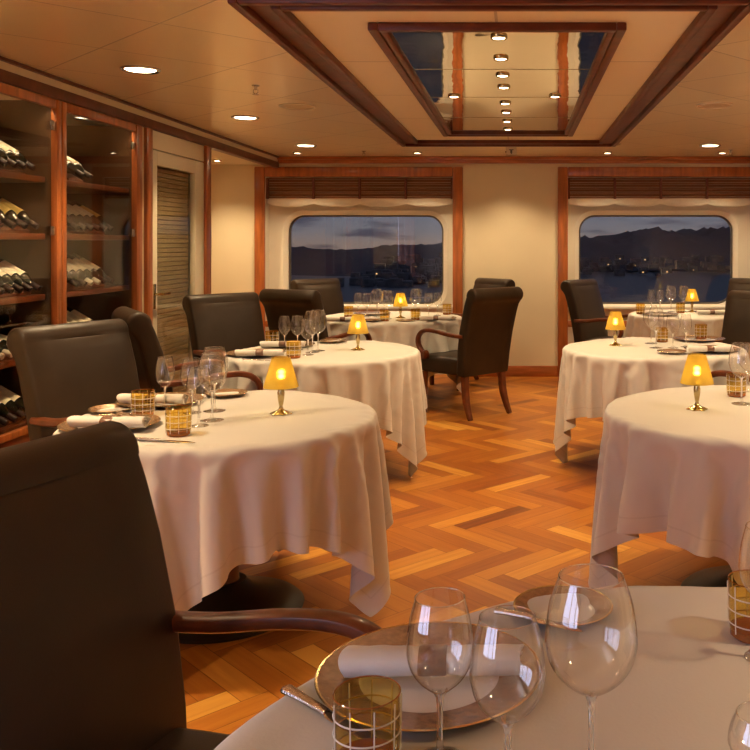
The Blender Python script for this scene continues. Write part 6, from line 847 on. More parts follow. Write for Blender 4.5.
24,-12,42,-28,-13,28,9,-39,-13,21,47,-21,-3,21,-37,-1,41,-11,18,-82,-4,71,28,-87,-13,70,22,-3,1,-91,-38,0,1,21,78,37,5,-4,-9,-26,-63,-42,-13,-4,3,17,22,16,28,14,-6,-2,-2,0,3,-5,-5,-2,1,0,-7,-9,-1,1,1,-11,-5,2,2,0,-14,-8,1,-1,-2,7,-15,-8,0,-2,1,-1,-10,-5,0,1,-3,-4,1,0,-3,-3,-4,44,54,6,-1,-2,-5,-2,-3,2,1,-6,-4,0,0,-3,-9,-5,0,2,-9,-7,2,2,1,-15,-8,1,-1,-2,5,-16,-5,-1,0,0,-5,-10,-1,1,-2,-4,0,0,-3,-2,-3,1,-3,
109,-50,0,-1,-1,-5,-3,-1,2,-2,-6,-2,-1,0,-7,-7,-2,2,-7,-9,2,3,-1,-14,-7,0,-2,-1,4,-17,-3,-2,1,-1,-10,-5,1,-1,-4,-1,-1,0,-5,-1,0,0,-1,164,-106,1,-1,0,-1,-5,-3,-1,2,-4,-5,-2,1,-5,-7,-4,0,-4,-10,1,2,1,-15,-7,0,-2,-1,1,-16,-1,-2,1,-5,-9,-2,0,-2,-4,1,-1,-4,-2,-1,1,0,-3,219,-161,0,0,1,-1,-2,-4,-3,0,0,-5,-4,-1,-1,-7,-6,-2,-1,-10,-2,4,0,-17,-2,-4,-2,1,-4,-13,0,-1,-2,-8,-6,1,-3,-3,0,-1,-4,-2,0,0,-1,-1,-2,
275,-218,0,1,1,-1,0,-2,-4,-3,0,-2,-4,-4,0,-5,-6,-4,-2,-9,-2,3,-1,-18,3,-8,-1,0,-6,-10,0,-2,-4,-9,-1,-2,-3,-1,-1,-3,-3,0,0,-1,-2,-1,1,327,-267,-2,-1,1,1,-1,-1,-1,-4,-3,0,-3,-6,-1,-2,-6,-6,-3,-7,-4,3,0,-20,4,-8,0,-3,-7,-6,-2,-2,-8,-5,-1,-3,-3,1,-4,-2,-1,0,-1,-2,-1,0,1,372,-306,-5,-3,0,0,0,0,-1,-1,-4,-3,-1,-4,-4,-2,-6,-4,-4,-8,-4,1,0,-19,6,-10,-1,-4,-6,-6,-2,-4,-9,0,-5,-2,0,-3,-3,-1,0,-2,-1,-1,1,-1,-4,
414,-346,-2,-3,-4,-1,0,0,0,-2,0,-4,-3,-3,-2,-6,-5,-3,-3,-10,-4,1,-4,-12,-1,-5,-6,-3,-4,-7,-1,-9,-5,-1,-5,0,-3,-3,-1,0,-1,-2,-1,0,-1,-5,-1,456,-388,-1,0,-3,-4,-1,-1,-1,1,-3,2,-5,-3,-9,6,-11,-9,8,-13,-6,-7,-8,2,-5,1,-6,-11,-9,1,-7,-6,-2,-6,-1,-3,-2,-2,0,-1,-3,0,0,-3,-3,-2,0,498,-431,1,0,-1,-2,-4,-2,0,-3,2,-3,2,-4,-12,6,-8,-11,-11,-10,-6,-12,3,8,1,3,5,-9,-4,-20,-12,-5,-7,1,-5,-2,-1,-1,-1,-3,0,-1,-4,-2,-1,0,0,
540,-472,-1,1,-1,1,-2,-4,-2,-1,-3,1,-2,1,-4,-5,-27,-20,-5,-3,5,3,0,-1,1,0,0,0,3,5,-13,-25,-19,-2,-3,-1,-1,-2,-1,-2,-1,-4,-2,0,0,0,1,575,-503,-3,0,-2,1,-1,0,-4,-2,-2,-2,-1,2,-4,-40,-28,5,7,2,0,0,0,-1,1,0,0,1,-1,0,4,-2,-18,-38,-3,1,-1,-3,-1,-3,-3,-1,0,0,0,-1,-2,603,-528,-2,-1,-2,-2,0,0,-1,-3,-4,1,-1,-7,-36,-35,11,4,2,1,0,0,0,0,0,0,0,0,0,1,-1,1,0,-5,-58,4,-1,-3,-4,-2,1,-2,1,-1,-2,-1,0,
630,-555,0,-1,0,-3,-1,-1,-1,0,-4,-2,-4,-40,-31,4,6,2,1,0,0,0,0,0,0,0,0,0,0,0,0,2,-3,3,-11,-53,-2,-6,6,-4,-1,0,-1,-2,0,0,0,658,-584,1,0,0,-1,-1,-2,0,-2,-2,-4,-34,-40,3,4,3,1,0,0,0,0,0,0,0,0,0,0,0,0,0,0,1,-1,6,-34,-44,5,2,-5,0,-1,-1,0,0,0,-1,686,-611,-1,1,-1,1,-1,0,-1,-2,0,-23,-56,0,5,2,1,0,0,0,0,0,0,0,0,0,0,0,0,0,0,0,0,1,3,0,-63,-9,-2,-1,0,-1,-1,-1,-2,0,-2,
706,-629,-1,0,0,-1,0,-1,-5,5,-2,-56,-29,12,-1,2,0,0,0,0,0,0,0,0,0,0,0,0,0,0,0,0,0,1,-1,10,-32,-48,-2,-1,-1,-1,-1,-1,-1,1,-1,714,-635,-1,1,-1,0,-1,0,-1,-7,-11,-66,5,1,2,0,0,0,0,0,0,0,0,0,0,0,0,0,0,0,0,0,0,0,0,5,-3,-61,-14,-3,-1,0,0,-1,1,0,0,725,-647,0,0,1,-1,0,1,-1,2,-41,-57,18,-2,2,0,0,0,0,0,0,0,0,0,0,0,0,0,0,0,0,0,0,0,1,-1,14,-55,-38,2,-1,1,-1,0,0,0,0,
738,-659,-1,1,-1,-1,0,1,0,2,-53,-44,16,0,1,0,0,0,0,0,0,0,0,0,0,0,0,0,0,0,0,0,0,0,0,0,15,-39,-57,3,0,0,-1,1,-1,0,1,744,-665,0,0,0,1,-2,0,1,-5,-60,-26,11,1,0,0,0,0,0,0,0,0,0,0,0,0,0,0,0,0,0,0,0,0,0,0,8,-17,-66,-4,1,-1,1,-1,0,0,-1,750,-671,0,1,-1,0,1,-1,-2,-5,-73,-1,1,1,0,0,0,0,0,0,0,0,0,0,0,0,0,0,0,0,0,0,0,0,0,1,1,-3,-70,-9,0,0,1,-1,0,4,-3,
748,-669,1,0,0,-1,1,0,-1,-9,-73,3,-2,2,0,0,0,0,0,0,0,0,0,0,0,0,0,0,0,0,0,0,0,0,0,1,0,2,-75,-9,1,1,-1,1,1,-1,1,746,-667,1,-1,1,-1,0,0,0,-6,-73,-1,0,0,1,0,0,0,0,0,0,0,0,0,0,0,0,0,0,0,0,0,0,0,0,1,1,-1,-71,-10,1,0,1,0,0,-1,-1,739,-660,0,0,-1,1,0,-1,0,3,-70,-20,8,1,0,0,0,0,0,0,0,0,0,0,0,0,0,0,0,0,0,0,0,0,0,2,8,-22,-62,0,-4,0,0,-1,1,0,-1,
728,-649,0,0,0,0,-1,1,-1,3,-53,-44,15,1,0,0,0,0,0,0,0,0,0,0,0,0,0,0,0,0,0,0,0,0,1,1,13,-40,-56,5,-2,0,0,0,2,-2,-1,718,-639,-1,1,0,-1,1,0,0,0,-39,-55,14,0,1,0,0,0,0,0,0,0,0,0,0,0,0,0,0,0,0,0,0,0,2,0,11,-50,-44,3,0,0,0,4,0,-5,0,708,-629,-1,1,0,0,-1,-2,-1,-4,-8,-73,5,5,0,0,0,0,0,0,0,0,0,0,0,0,0,0,0,0,0,0,0,0,2,3,1,-56,-25,-1,-1,1,-1,1,-2,0,0,
702,-624,0,-1,-2,-1,-1,-2,-5,4,3,-44,-44,15,-1,1,0,0,0,0,0,0,0,0,0,0,0,0,0,0,0,0,0,2,-1,16,-34,-54,1,-3,-2,0,-2,1,2,-3,0,691,-618,-1,0,-1,1,-2,1,-4,3,1,-13,-61,0,2,0,1,0,0,0,0,0,0,0,0,0,0,0,0,0,0,0,1,2,4,-3,-54,-21,4,-2,-3,0,-1,-1,0,0,-3,659,-588,1,-1,0,-1,0,0,0,-1,-2,2,-42,-31,4,-1,0,1,0,0,0,0,0,0,0,0,0,0,0,0,0,1,3,4,1,-38,-37,-3,1,0,-2,-1,-1,1,-1,0,0,
624,-552,-1,-1,0,0,1,-2,-2,-1,-1,1,-2,-56,-9,0,0,1,0,0,0,0,0,0,0,0,0,0,0,0,1,2,4,6,-29,-44,-2,-5,-1,0,-1,0,-1,-2,1,-1,1,591,-521,-1,1,1,-2,-1,-2,0,-1,-1,-3,-4,5,-58,-5,0,0,1,0,0,0,0,0,0,0,0,0,0,2,0,4,13,-35,-38,-9,3,-1,-5,-2,0,0,0,-1,-2,0,-1,553,-482,-1,0,-3,0,-1,0,-2,0,-5,-3,0,2,-3,-40,-16,-4,4,1,0,0,0,0,1,-1,0,0,1,2,7,3,-30,-37,-2,1,-7,3,-1,-5,-3,0,0,0,0,-1,-2,
519,-450,-2,0,0,-1,-3,1,0,-6,-2,1,-1,0,-7,1,-19,-26,-14,5,4,0,0,0,1,-2,2,0,4,7,-16,-15,-30,-2,-3,0,-1,-7,4,-3,-2,-4,-1,0,0,0,0,480,-414,1,0,-3,-1,1,-1,-6,-1,2,-2,0,-4,-4,-4,-4,-3,-13,-21,-4,-6,2,5,1,10,-4,-8,-3,-12,-17,-1,-11,-9,6,-7,2,-4,-3,1,-1,-2,-4,-2,0,-1,2,437,-369,-3,-3,1,1,-1,-6,-1,1,0,-2,-2,-4,-3,-4,-3,-7,-3,1,-14,-8,-4,-1,-3,-2,-6,-8,-6,-8,-1,-3,-2,-13,-6,7,-7,2,-4,-4,3,-2,-1,-4,-2,-2,1,
395,-331,-1,-1,2,-3,-3,-3,2,0,-2,-1,-3,-6,-1,-4,-3,-7,-2,-2,-14,-1,-1,-5,-6,0,-13,-6,2,-4,-9,-4,-1,-3,-13,-2,5,-5,-1,-2,-3,1,0,-1,-4,-3,-1,348,-286,1,0,-2,-4,-1,1,-1,-1,0,-4,-4,-3,-2,-4,-3,-7,0,-3,-16,2,-2,-5,-2,-2,-10,-14,5,-1,-6,-9,-1,-2,-4,-11,0,2,-2,-2,-3,-2,1,1,-2,-2,-4,299,-236,-1,-2,-3,-1,1,-1,-1,0,-2,-6,-2,-2,-3,-3,-6,-3,0,-6,-15,4,-2,-5,-1,-4,-6,-13,-4,4,-2,-10,-3,-4,1,-7,-8,1,-1,0,-3,-2,-1,0,0,0,-1,
250,-188,-2,-4,0,1,-1,0,-2,0,-6,-3,0,-4,-3,-2,-7,-1,-2,-6,-14,4,-1,-5,-1,-5,-3,-8,-14,5,1,-7,-6,-4,-1,-1,-7,-5,-2,1,0,-2,-3,-2,1,0,1,200,-141,-3,1,-1,1,-2,0,-1,-4,-5,-1,0,-6,0,-5,-6,1,-1,-10,-12,4,0,-5,-2,-3,-4,-3,-14,-7,8,-4,-6,-7,-1,1,-3,-9,-3,0,0,0,-3,-2,-1,-1,2,146,-90,1,-1,1,-2,0,0,-4,-6,-1,1,-4,-3,-2,-6,-3,1,-3,-10,-9,1,1,-4,-1,-4,-4,-1,-10,-14,6,0,-4,-8,-3,0,1,-6,-7,-2,0,0,-1,-1,-3,-2,1,
90,-34,1,-1,0,-1,-1,-1,-7,-2,1,-2,-5,0,-4,-6,0,-2,-1,-13,-7,2,1,-4,-2,-3,-4,1,-8,-15,0,1,1,-7,-7,0,0,0,-7,-6,-2,2,-1,-1,-2,-2,-1,31,28,-3,0,-1,0,-1,-8,-2,1,0,-5,-2,-1,-7,-2,0,-4,2,-18,-3,2,1,-5,0,-4,-4,1,-4,-19,0,0,3,-3,-11,-2,1,0,0,-9,-6,1,0,0,0,-3,-3,16,-1,44,-4,-1,1,-7,-4,1,1,-5,-3,1,-4,-8,1,0,-5,2,-21,1,3,0,-6,1,-3,-6,2,0,-22,-1,-1,4,1,-12,-5,1,0,1,-4,-9,-2,0,0,0,-1,11],
}
def cloth_points(key):
    """draped cloth, half-millimetre steps, stored as second differences along each row"""
    n = 47
    return np.cumsum(np.cumsum(np.array(DATA[key]).reshape(3, n, n).transpose(1, 2, 0), axis=1), axis=1) / 2000.0
def finer(P, m=139):
    """smooth interpolation of the draped grid onto a finer one"""
    n = P.shape[0]; t = np.linspace(0, n - 1, m)
    i = np.clip(np.floor(t).astype(int), 0, n - 2); f = (t - i)[:, None, None]
    def run(A):
        p0 = A[np.clip(i - 1, 0, n - 1)]; p1 = A[i]; p2 = A[i + 1]; p3 = A[np.clip(i + 2, 0, n - 1)]
        return .5 * (2 * p1 + (p2 - p0) * f + (2 * p0 - 5 * p1 + 4 * p2 - p3) * f * f + (3 * p1 - p0 - 3 * p2 + p3) * f ** 3)
    return run(run(P).transpose(1, 0, 2)).transpose(1, 0, 2).copy()
def cloth(key, x, y, rot, r, label, mirror=False):
    P = finer(cloth_points(key)); n = P.shape[0]
    if mirror: P[..., 0] *= -1
    rad = np.hypot(P[..., 0], P[..., 1]); k = r / .565
    g = np.linspace(-.915, .915, n); rest = np.hypot(g[:, None], g[None, :])
    # crisp turn-over at the table edge
    top = P[n // 2, n // 2, 2]; e = np.clip((rad - .553) / .012, 0, 1)
    P[..., 2] = np.where((rest < .578) & (rad < .565), np.maximum(P[..., 2], top - .012 * (1 - np.sqrt(np.maximum(0, 1 - e * e)))), P[..., 2])
    f = np.where(rad < .55, k, (.55 * k + (rad - .55)) / np.maximum(rad, 1e-6))
    P[..., 0] *= f; P[..., 1] *= f
    P[..., 2] = np.maximum(P[..., 2] - .002, .005)
    V = P.reshape(-1, 3)
    fs = [(i * n + j, (i + 1) * n + j, (i + 1) * n + j + 1, i * n + j + 1) for i in range(n - 1) for j in range(n - 1)]
    me = bpy.data.meshes.new('tablecloth'); me.from_pydata(V.tolist(), [], fs)
    uvl = me.uv_layers.new(name='UVMap')
    q = np.array([[(i / (n - 1), j / (n - 1)), ((i + 1) / (n - 1), j / (n - 1)), ((i + 1) / (n - 1), (j + 1) / (n - 1)), (i / (n - 1), (j + 1) / (n - 1))] for i in range(n - 1) for j in range(n - 1)])
    uvl.data.foreach_set('uv', q.reshape(-1))
    me.polygons.foreach_set('use_smooth', [True] * len(me.polygons)); me.materials.append(cloth_m)
    o = bpy.data.objects.new('tablecloth', me); C.objects.link(o); o.location = (x, y, 0); o.rotation_euler = (0, 0, rot)
    s = o.modifiers.new('subsurf', 'SUBSURF'); s.levels = 1; s.render_levels = 1
    return tag(o, label, 'tablecloth', 'ivory tablecloths on the round tables')
def table(x, y, r, label):
    t = thing('dining_table', label, 'table', (x, y, 0), 0, 'round pedestal tables')
    bm = BM(); lathe(bm, [(0, .69), (r - .02, .69), (r - .008, .696), (r - .006, .705), (r - .012, .7135), (0, .7135)], 72); obj('tabletop', bm, woodh, t)
    bm = BM(); lathe(bm, [(0, .03), (.075, .06), (.055, .12), (.05, .60), (.09, .67), (.16, .689), (0, .689)], 40); obj('column', bm, chairw, t)
    k = .29
    bm = BM(); lathe(bm, [(0, 0), (k, 0), (k + .004, .012), (k - .01, .024), (k * .82, .038), (k * .55, .062), (k * .36, .088), (.085, .108), (.08, .115), (0, .115)], 64); obj('dome_base', bm, dkmetal, t)
    return t
TABLES = {
 'F': (.32, .95, .755, 'b', .25, False, 'nearest table at the bottom right'),
 'A': (-1.11, 3.35, .565, 'a', 0.0, False, 'second table on the left, with its lamp left of the aisle'),
 'B': (-1.17, 5.36, .567, 'c', -.27, False, 'third table on the left, behind the second one'),
 'W': (-1.15, 7.85, .65, 'b', .4, False, 'farthest left table before the left window'),
 'R': (.927, 3.47, .59, 'b', -.02, False, 'second table on the right, cut by the right edge'),
 'S': (.84, 5.55, .567, 'c', .02, True, 'third table on the right, behind the second one'),
 'V': (1.56, 8.18, .55, 'c', .5, False, 'farthest right table before the right window'),
}
for k, (x, y, r, key, rot, mi, wh) in TABLES.items():
    table(x, y, r, 'round pedestal table, ' + wh)
    cloth(key, x, y, rot, r, 'ivory cloth on the ' + wh, mi)

# ================================================================== CHAIRS
def make_chair(label):
    t = thing('dining_armchair', label, 'chair', (0, 0, 0), 0, 'brown leather dining armchairs')
    # seat: padded box, wider in front
    bm = BM(); bx(bm, -.26, .26, -.25, .27, .335, .47, .035, 4)
    bmesh.ops.subdivide_edges(bm, edges=[e for e in bm.edges if e.calc_length() > .3], cuts=5, use_grid_fill=True)
    for v in bm.verts:
        v.co.x *= .90 + .12 * (v.co.y + .25) / .52
        if v.co.z > .46: v.co.z += .018 * max(0, 1 - (v.co.x / .27) ** 2) * max(0, 1 - (v.co.y / .28) ** 2)
    obj('seat', bm, leather, t, sharp=60)
    # back: side outline with a scroll at the top, run across the width
    out = [(-.180, .36), (-.190, .50), (-.215, .66), (-.258, .82), (-.293, .92), (-.312, .965)]
    cyy, czz, cr = -.370, .968, .060
    for a in range(0, 246, 15): out.append((cyy + cr * math.cos(math.radians(a)), czz + cr * math.sin(math.radians(a))))
    out += [(-.378, .885), (-.358, .82), (-.318, .66), (-.290, .50), (-.275, .36), (-.265, .335), (-.195, .335)]
    n = len(out)
    def nrm(i):
        a, b = out[i - 1], out[(i + 1) % n]; d = Vector((b[0] - a[0], b[1] - a[1])).normalized(); return (d.y, -d.x)
    area = sum(out[i][0] * out[(i + 1) % n][1] - out[(i + 1) % n][0] * out[i][1] for i in range(n))
    sg = 1 if area > 0 else -1
    bm = BM(); rings = []
    secs = [(-1, .022), (-.992, .013), (-.975, .005), (-.94, 0)] + [(-.6 + .3 * k, 0) for k in range(5)] + [(.94, 0), (.975, .005), (.992, .013), (1, .022)]
    for s, ins in secs:
        ring = []
        for i, (y, z) in enumerate(out):
            nx_, nz_ = nrm(i); hw = .250 + .018 * min(1, max(0, (z - .36) / .60))
            ring.append(bm.verts.new((s * hw, y - sg * nx_ * ins + (.010 * (1 - s * s) if i < 6 else 0), z - sg * nz_ * ins)))
        rings.append(ring)
    for a, b in zip(rings[:-1], rings[1:]):
        for k in range(n): bm.faces.new((a[k], a[(k + 1) % n], b[(k + 1) % n], b[k]))
    bm.faces.new(rings[0]); bm.faces.new(rings[-1][::-1])
    obj('backrest', bm, leather, t, sharp=50)
    for s in (-1, 1):
        # arm: flat rail running forward, curling down into a scroll against the seat
        pts = smoothpath([(s * .245, -.27, .650), (s * .262, -.14, .655), (s * .278, .00, .674), (s * .284, .11, .680), (s * .286, .185, .662), (s * .284, .230, .616),
                          (s * .280, .236, .562), (s * .276, .206, .514), (s * .272, .175, .482)], 5)
        bm = BM(); sweep(bm, pts, .046, .034, Vector((1, 0, 0)), 12, 2.8); 
        obj('arm', bm, chairw, t)
        bm = BM()
        r = bmesh.ops.create_cone(bm, cap_ends=True, segments=24, radius1=.036, radius2=.036, depth=.052)
        bmesh.ops.rotate(bm, matrix=Matrix.Rotation(PI / 2, 3, 'Y'), verts=bm.verts); bmesh.ops.bevel(bm, geom=[e for e in bm.edges if len(e.link_faces) == 2 and e.calc_face_angle() > 1], offset=.006, segments=2, affect='EDGES')
        bmesh.ops.translate(bm, vec=(s * .274, .168, .478), verts=bm.verts); obj('arm_scroll', bm, chairw, t)
        # front and rear legs
        bm = BM(); sweep(bm, smoothpath([(s * .232, .225, .345), (s * .230, .232, .20), (s * .226, .226, .0)], 4), [.056] * 5 + [.048, .042, .038, .034], [.056] * 5 + [.048, .042, .038, .034], Vector((1, 0, 0)), 12, 6); obj('leg', bm, chairw, t)
        bm = BM(); sweep(bm, smoothpath([(s * .205, -.235, .345), (s * .206, -.245, .20), (s * .212, -.275, .09), (s * .216, -.315, .0)], 4), [.05] * 6 + [.046, .044, .042, .040, .038, .036, .034], [.05] * 6 + [.046, .044, .042, .040, .038, .036, .034], Vector((1, 0, 0)), 12, 6); obj('leg', bm, chairw, t)
    return t
CH = [  # top centre x, y, facing direction, description
 (-.862, 1.515, .95, -.31, 'nearest dark leather armchair, filling the lower left corner'),
 (-1.96, 3.92, .90, -.43, 'dark leather armchair between the wine cabinet and the second left table, seen from the front'),
 (-2.05, 4.75, .84, .54, 'dark leather armchair partly hidden behind the one in front of the wine cabinet'),
 (-2.06, 6.2, .74, -.67, 'leather armchair in front of the cream glazed door'),
 (-1.73, 6.77, .47, .88, 'leather armchair below the left end of the left window, its back scroll towards the camera'),
 (-2.0, 8.8, .75, -.62, 'leather armchair against the left window, behind the farthest left table'),
 (-.20, 7.03, -.72, .69, 'leather armchair standing free in the aisle with its back and legs in full view'),
 (-.26, 8.86, -.75, -.62, 'leather armchair mostly hidden behind the free-standing aisle chair'),
 (.60, 8.60, .80, -.55, 'leather armchair against the left end of the right window'),
 (1.75, 6.45, -.74, -.67, 'leather armchair cut by the right edge behind the third right table'),
 (2.33, 8.84, -.7, -.7, 'leather armchair at the right edge against the right window, barely in view'),
 (1.62, 4.65, -.70, .71, 'armchair beyond the right edge with only its wooden arm showing between the right tables'),
]
ch0 = None
for x, y, fx, fy, lb in CH:
    l = math.hypot(fx, fy); fx /= l; fy /= l
    p = (x + .35 * fx, y + .35 * fy, 0); rz = math.atan2(fy, fx) - PI / 2
    lb = lb[0].upper() + lb[1:]
    lb = lb[0].lower() + lb[1:]
    if ch0 is None:
        ch0 = make_chair(lb); ch0.location = p; ch0.rotation_euler = (0, 0, rz)
    else: dup(ch0, p, rz, lb)

# ================================================================== TABLEWARE
def make_wineglass(h, bw, kind):
    """thin bowl on a drawn stem and flat foot; bw = widest bowl diameter"""
    t = thing('wine_glass', '', 'wine glass')
    hs = h * .43; R = bw / 2; hb = h - hs; fr = max(.034, R * .80)
    bm = BM(); lathe(bm, [(0, .0), (fr - .002, 0), (fr, .0015), (fr - .002, .003), (fr * .55, .0045), (.010, .008), (.005, .016), (.004, .03)], 36); obj('foot', bm, bowl_g, t)
    bm = BM(); lathe(bm, [(.004, .0302), (.0036, hs * .5), (.0038, hs * .78), (.0052, hs * .92), (.010, hs + .002)], 16); obj('stem', bm, stem_g, t)
    rim = .70 if kind == 'red' else .74
    prof = [(.001, hs), (.010, hs + .001), (R * .42, hs + hb * .055), (R * .70, hs + hb * .15), (R * .90, hs + hb * .27), (R * .99, hs + hb * .40), (R, hs + hb * .46), (R * .975, hs + hb * .60), (R * .90, hs + hb * .78), (R * rim, hs + hb * 1.0)]
    sm = [(p.x, p.y) for p in smoothpath([(a, b, 0) for a, b in prof], 3)]
    bm = BM(); lathe(bm, sm, 48); bl = obj('bowl', bm, bowl_g, t, sharp=180)
    bm = BM(); rr, zz = sm[-1]
    lathe(bm, [(rr - .0007, zz), (rr - .0003, zz + .0007), (rr + .0004, zz + .0006), (rr + .0007, zz), (rr, zz - .0006), (rr - .0007, zz)], 48); obj('rim', bm, stem_g, bl)
    return t
def make_tumbler():
    t = thing('tumbler', '', 'glass')
    R, H = .041, .095
    bm = BM(); lathe(bm, [(R * .95, .012), (R, .03), (R * 1.01, H)], 48); w_ = obj('wall', bm, amber_g, t, sharp=180)
    bm = BM(); lathe(bm, [(0, 0), (R * .86, 0), (R * .95, .004), (R * .955, .016), (R * .85, .017), (0, .0155)], 48); obj('base', bm, amber_b, t)
    bm = BM(); lathe(bm, [(R * 1.01 - .001, H), (R * 1.01, H + .001), (R * 1.01 + .001, H), (R * 1.01, H - .001), (R * 1.01 - .001, H)], 48); obj('rim', bm, amber_b, w_)
    bm = BM()
    for z in (.026, .048, .070):
        rr = R * 1.0 + .0006
        lathe(bm, [(rr, z - .0012), (rr + .0012, z), (rr, z + .0012), (rr - .0003, z), (rr, z - .0012)], 48)
    for k in range(9):
        a = 2 * PI * k / 9 + .2
        pts = [((R * .975 + .0012 + .0008 * q) * math.cos(a), (R * .975 + .0012 + .0008 * q) * math.sin(a), .012 + .078 * q / 2) for q in range(3)]
        tube(bm, pts, .0010, 6)
    obj('line_pattern', bm, line, t)
    return t
def make_lamp():
    t = thing('table_lamp', '', 'lamp')
    bm = BM()
    lob = lambda a, r, z: 1 + (.16 * math.cos(6 * a) * min(1, max(0, (r - .012) / .02)) if z < .012 else 0)
    lathe(bm, [(0, 0), (.036, 0), (.038, .003), (.030, .008), (.016, .014), (.008, .022), (.0065, .030)], 48, mod=lob); obj('foot', bm, brass, t)
    bm = BM(); lathe(bm, [(.0065, .0302), (.009, .04), (.0125, .062), (.0135, .080), (.011, .095), (.014, .099), (.014, .106), (.008, .110), (.006, .128), (0, .128)], 32); obj('stem', bm, brass, t)
    bm = BM(); lathe(bm, [(.066, .104), (.0345, .218)], 48); obj('lamp_shade', bm, shade_m, t, sharp=180)
    bm = BM(); bmesh.ops.create_uvsphere(bm, u_segments=16, v_segments=10, radius=.0085); bmesh.ops.translate(bm, vec=(0, 0, .143), verts=bm.verts); obj('bulb', bm, bulb_on, t)
    return t
def make_plate(r, name, cat, small):
    t = thing(name, '', cat)
    wr = r * (.62 if not small else .64)
    bm = BM(); lathe(bm, [(0, 0), (wr, 0), (wr + .006, .003), (r - .006, .0125), (r, .0155), (r - .001, .0175), (r - .006, .0165), (wr + .003, .0075), (wr, .0068)], 72); obj('rim', bm, bronze, t)
    bm = BM(); lathe(bm, [(wr, .0068), (wr - .004, .0056), (wr * .8, .005), (0, .005)], 64); obj('well', bm, china, t)
    bm = BM(); lathe(bm, [(r - .0008, .0157), (r + .0008, .0165), (r - .0008, .0180), (r - .0035, .0172)], 72); obj('gold_edge', bm, gold, t)
    return t
def make_napkin():
    t = thing('napkin', '', 'napkin')
    bm = BM(); L = .265; secs = 22
    rings = []
    for i in range(secs + 1):
        x = -L / 2 + L * i / secs; pin = .82 + .18 * min(1, abs(x) / .05) ; k = pin * (1 + .03 * math.sin(i * 1.7))
        ring = []
        for q in range(28):
            a = 2 * PI * q / 28; rr = 1 + .045 * math.sin(a * 3 + .3 + i * .05) + .03 * (1 if 0 < math.sin(a + .6) * 1 < .22 else 0)
            ring.append(bm.verts.new((x + (.004 * math.sin(a * 2) if i in (0, secs) else 0), .030 * k * rr * math.cos(a), .019 + .019 * k * rr * math.sin(a))))
        rings.append(ring)
    for a, b in zip(rings[:-1], rings[1:]):
        for q in range(28): bm.faces.new((a[q], a[(q + 1) % 28], b[(q + 1) % 28], b[q]))
    # rolled ends: nested loops stepping inwards
    for ring, d in ((rings[0], 1), (rings[-1], -1)):
        prev = ring
        for s, dx in ((.86, .000), (.80, .010), (.55, .010), (.50, .002), (.30, .004), (.26, .012)):
            cur = [bm.verts.new((v.co.x + d * dx, v.co.y * s, .019 + (v.co.z - .019) * s)) for v in ring]
            for q in range(28): bm.faces.new((prev[q], prev[(q + 1) % 28], cur[(q + 1) % 28], cur[q]))
            prev = cur
        bm.faces.new(prev)
    obj('napkin_roll', bm, linen, t, sharp=50)
    bm = BM(); rings = []
    for x, k in ((-.021, 1.0), (-.021, 1.06), (-.017, 1.12), (0, 1.15), (.017, 1.12), (.021, 1.06), (.021, 1.0)):
        rings.append([bm.verts.new((x, 0.0275 * k * math.cos(2 * PI * q / 28), .019 + .0168 * k * math.sin(2 * PI * q / 28))) for q in range(28)])
    for a, b in zip(rings[:-1], rings[1:]):
        for q in range(28): bm.faces.new((a[q], a[(q + 1) % 28], b[(q + 1) % 28], b[q]))
    obj('napkin_ring', bm, ringm, t)
    return t
def make_knife(L, hammered=True):
    t = thing('knife', '', 'cutlery')
    hl = L * .44
    bm = BM(); sweep(bm, smoothpath([(0, 0, .005), (0, -hl * .08, .0055), (0, -hl * .45, .006), (0, -hl * .85, .006), (0, -hl, .0055)], 3), [.013, .018, .0205, .020, .018, .0165, .015, .0145, .014, .0135, .013, .0125, .012], [.006, .009, .0105, .0105, .010, .0095, .009, .009, .009, .009, .008, .008, .007], Vector((1, 0, 0)), 12, 2.4)
    obj('handle', bm, silverh, t)
    bm = BM(); sweep(bm, smoothpath([(0, -hl + .001, .0045), (.0005, -hl - .012, .004), (.0015, -hl - .05, .0035), (.001, -L * .86, .003), (-.002, -L, .0025)], 3), [.009, .012, .016, .018, .0195, .020, .0205, .0205, .020, .018, .014, .009, .003], [.005, .004, .003, .0026, .0024, .0022, .0022, .0022, .002, .002, .0018, .0016, .0012], Vector((1, 0, 0)), 8, 2.2)
    obj('blade', bm, silver, t)
    return t
PROTO = {'white': make_wineglass(.205, .073, 'white'), 'mid': make_wineglass(.212, .085, 'white'), 'big': make_wineglass(.248, .104, 'red'), 'bigf': make_wineglass(.264, .113, 'red'),
         'tumbler': make_tumbler(), 'lamp': make_lamp(), 'charger': make_plate(.168, 'charger_plate', 'plate', False), 'side': make_plate(.088, 'bread_plate', 'plate', True),
         'napkin': make_napkin(), 'knife': make_knife(.23), 'bknife': make_knife(.165)}
GROUPS = {'white': 'wine glasses', 'mid': 'wine glasses', 'big': 'wine glasses', 'bigf': 'wine glasses', 'tumbler': 'amber tumblers', 'lamp': 'table lamps', 'charger': 'charger plates',
          'side': 'bread plates', 'napkin': 'rolled napkins', 'knife': 'table knives', 'bknife': 'table knives'}
USED = set()
def put(kind, x, y, label, z=None, rz=0.0):
    z = TZ if z is None else z
    p = PROTO[kind]
    if kind not in USED:
        USED.add(kind); p.location = (x, y, z); p.rotation_euler = (0, 0, rz); p['label'] = label; p['group'] = GROUPS[kind]; return p
    return dup(p, (x, y, z), rz, label, GROUPS[kind])
def pu(kind, u, v, label, z=None, rz=0.0):
    x, y = TP(u, v, (TZ if z is None else z) + (.019 if kind == 'napkin' else 0)); return put(kind, x, y, label, z, rz)
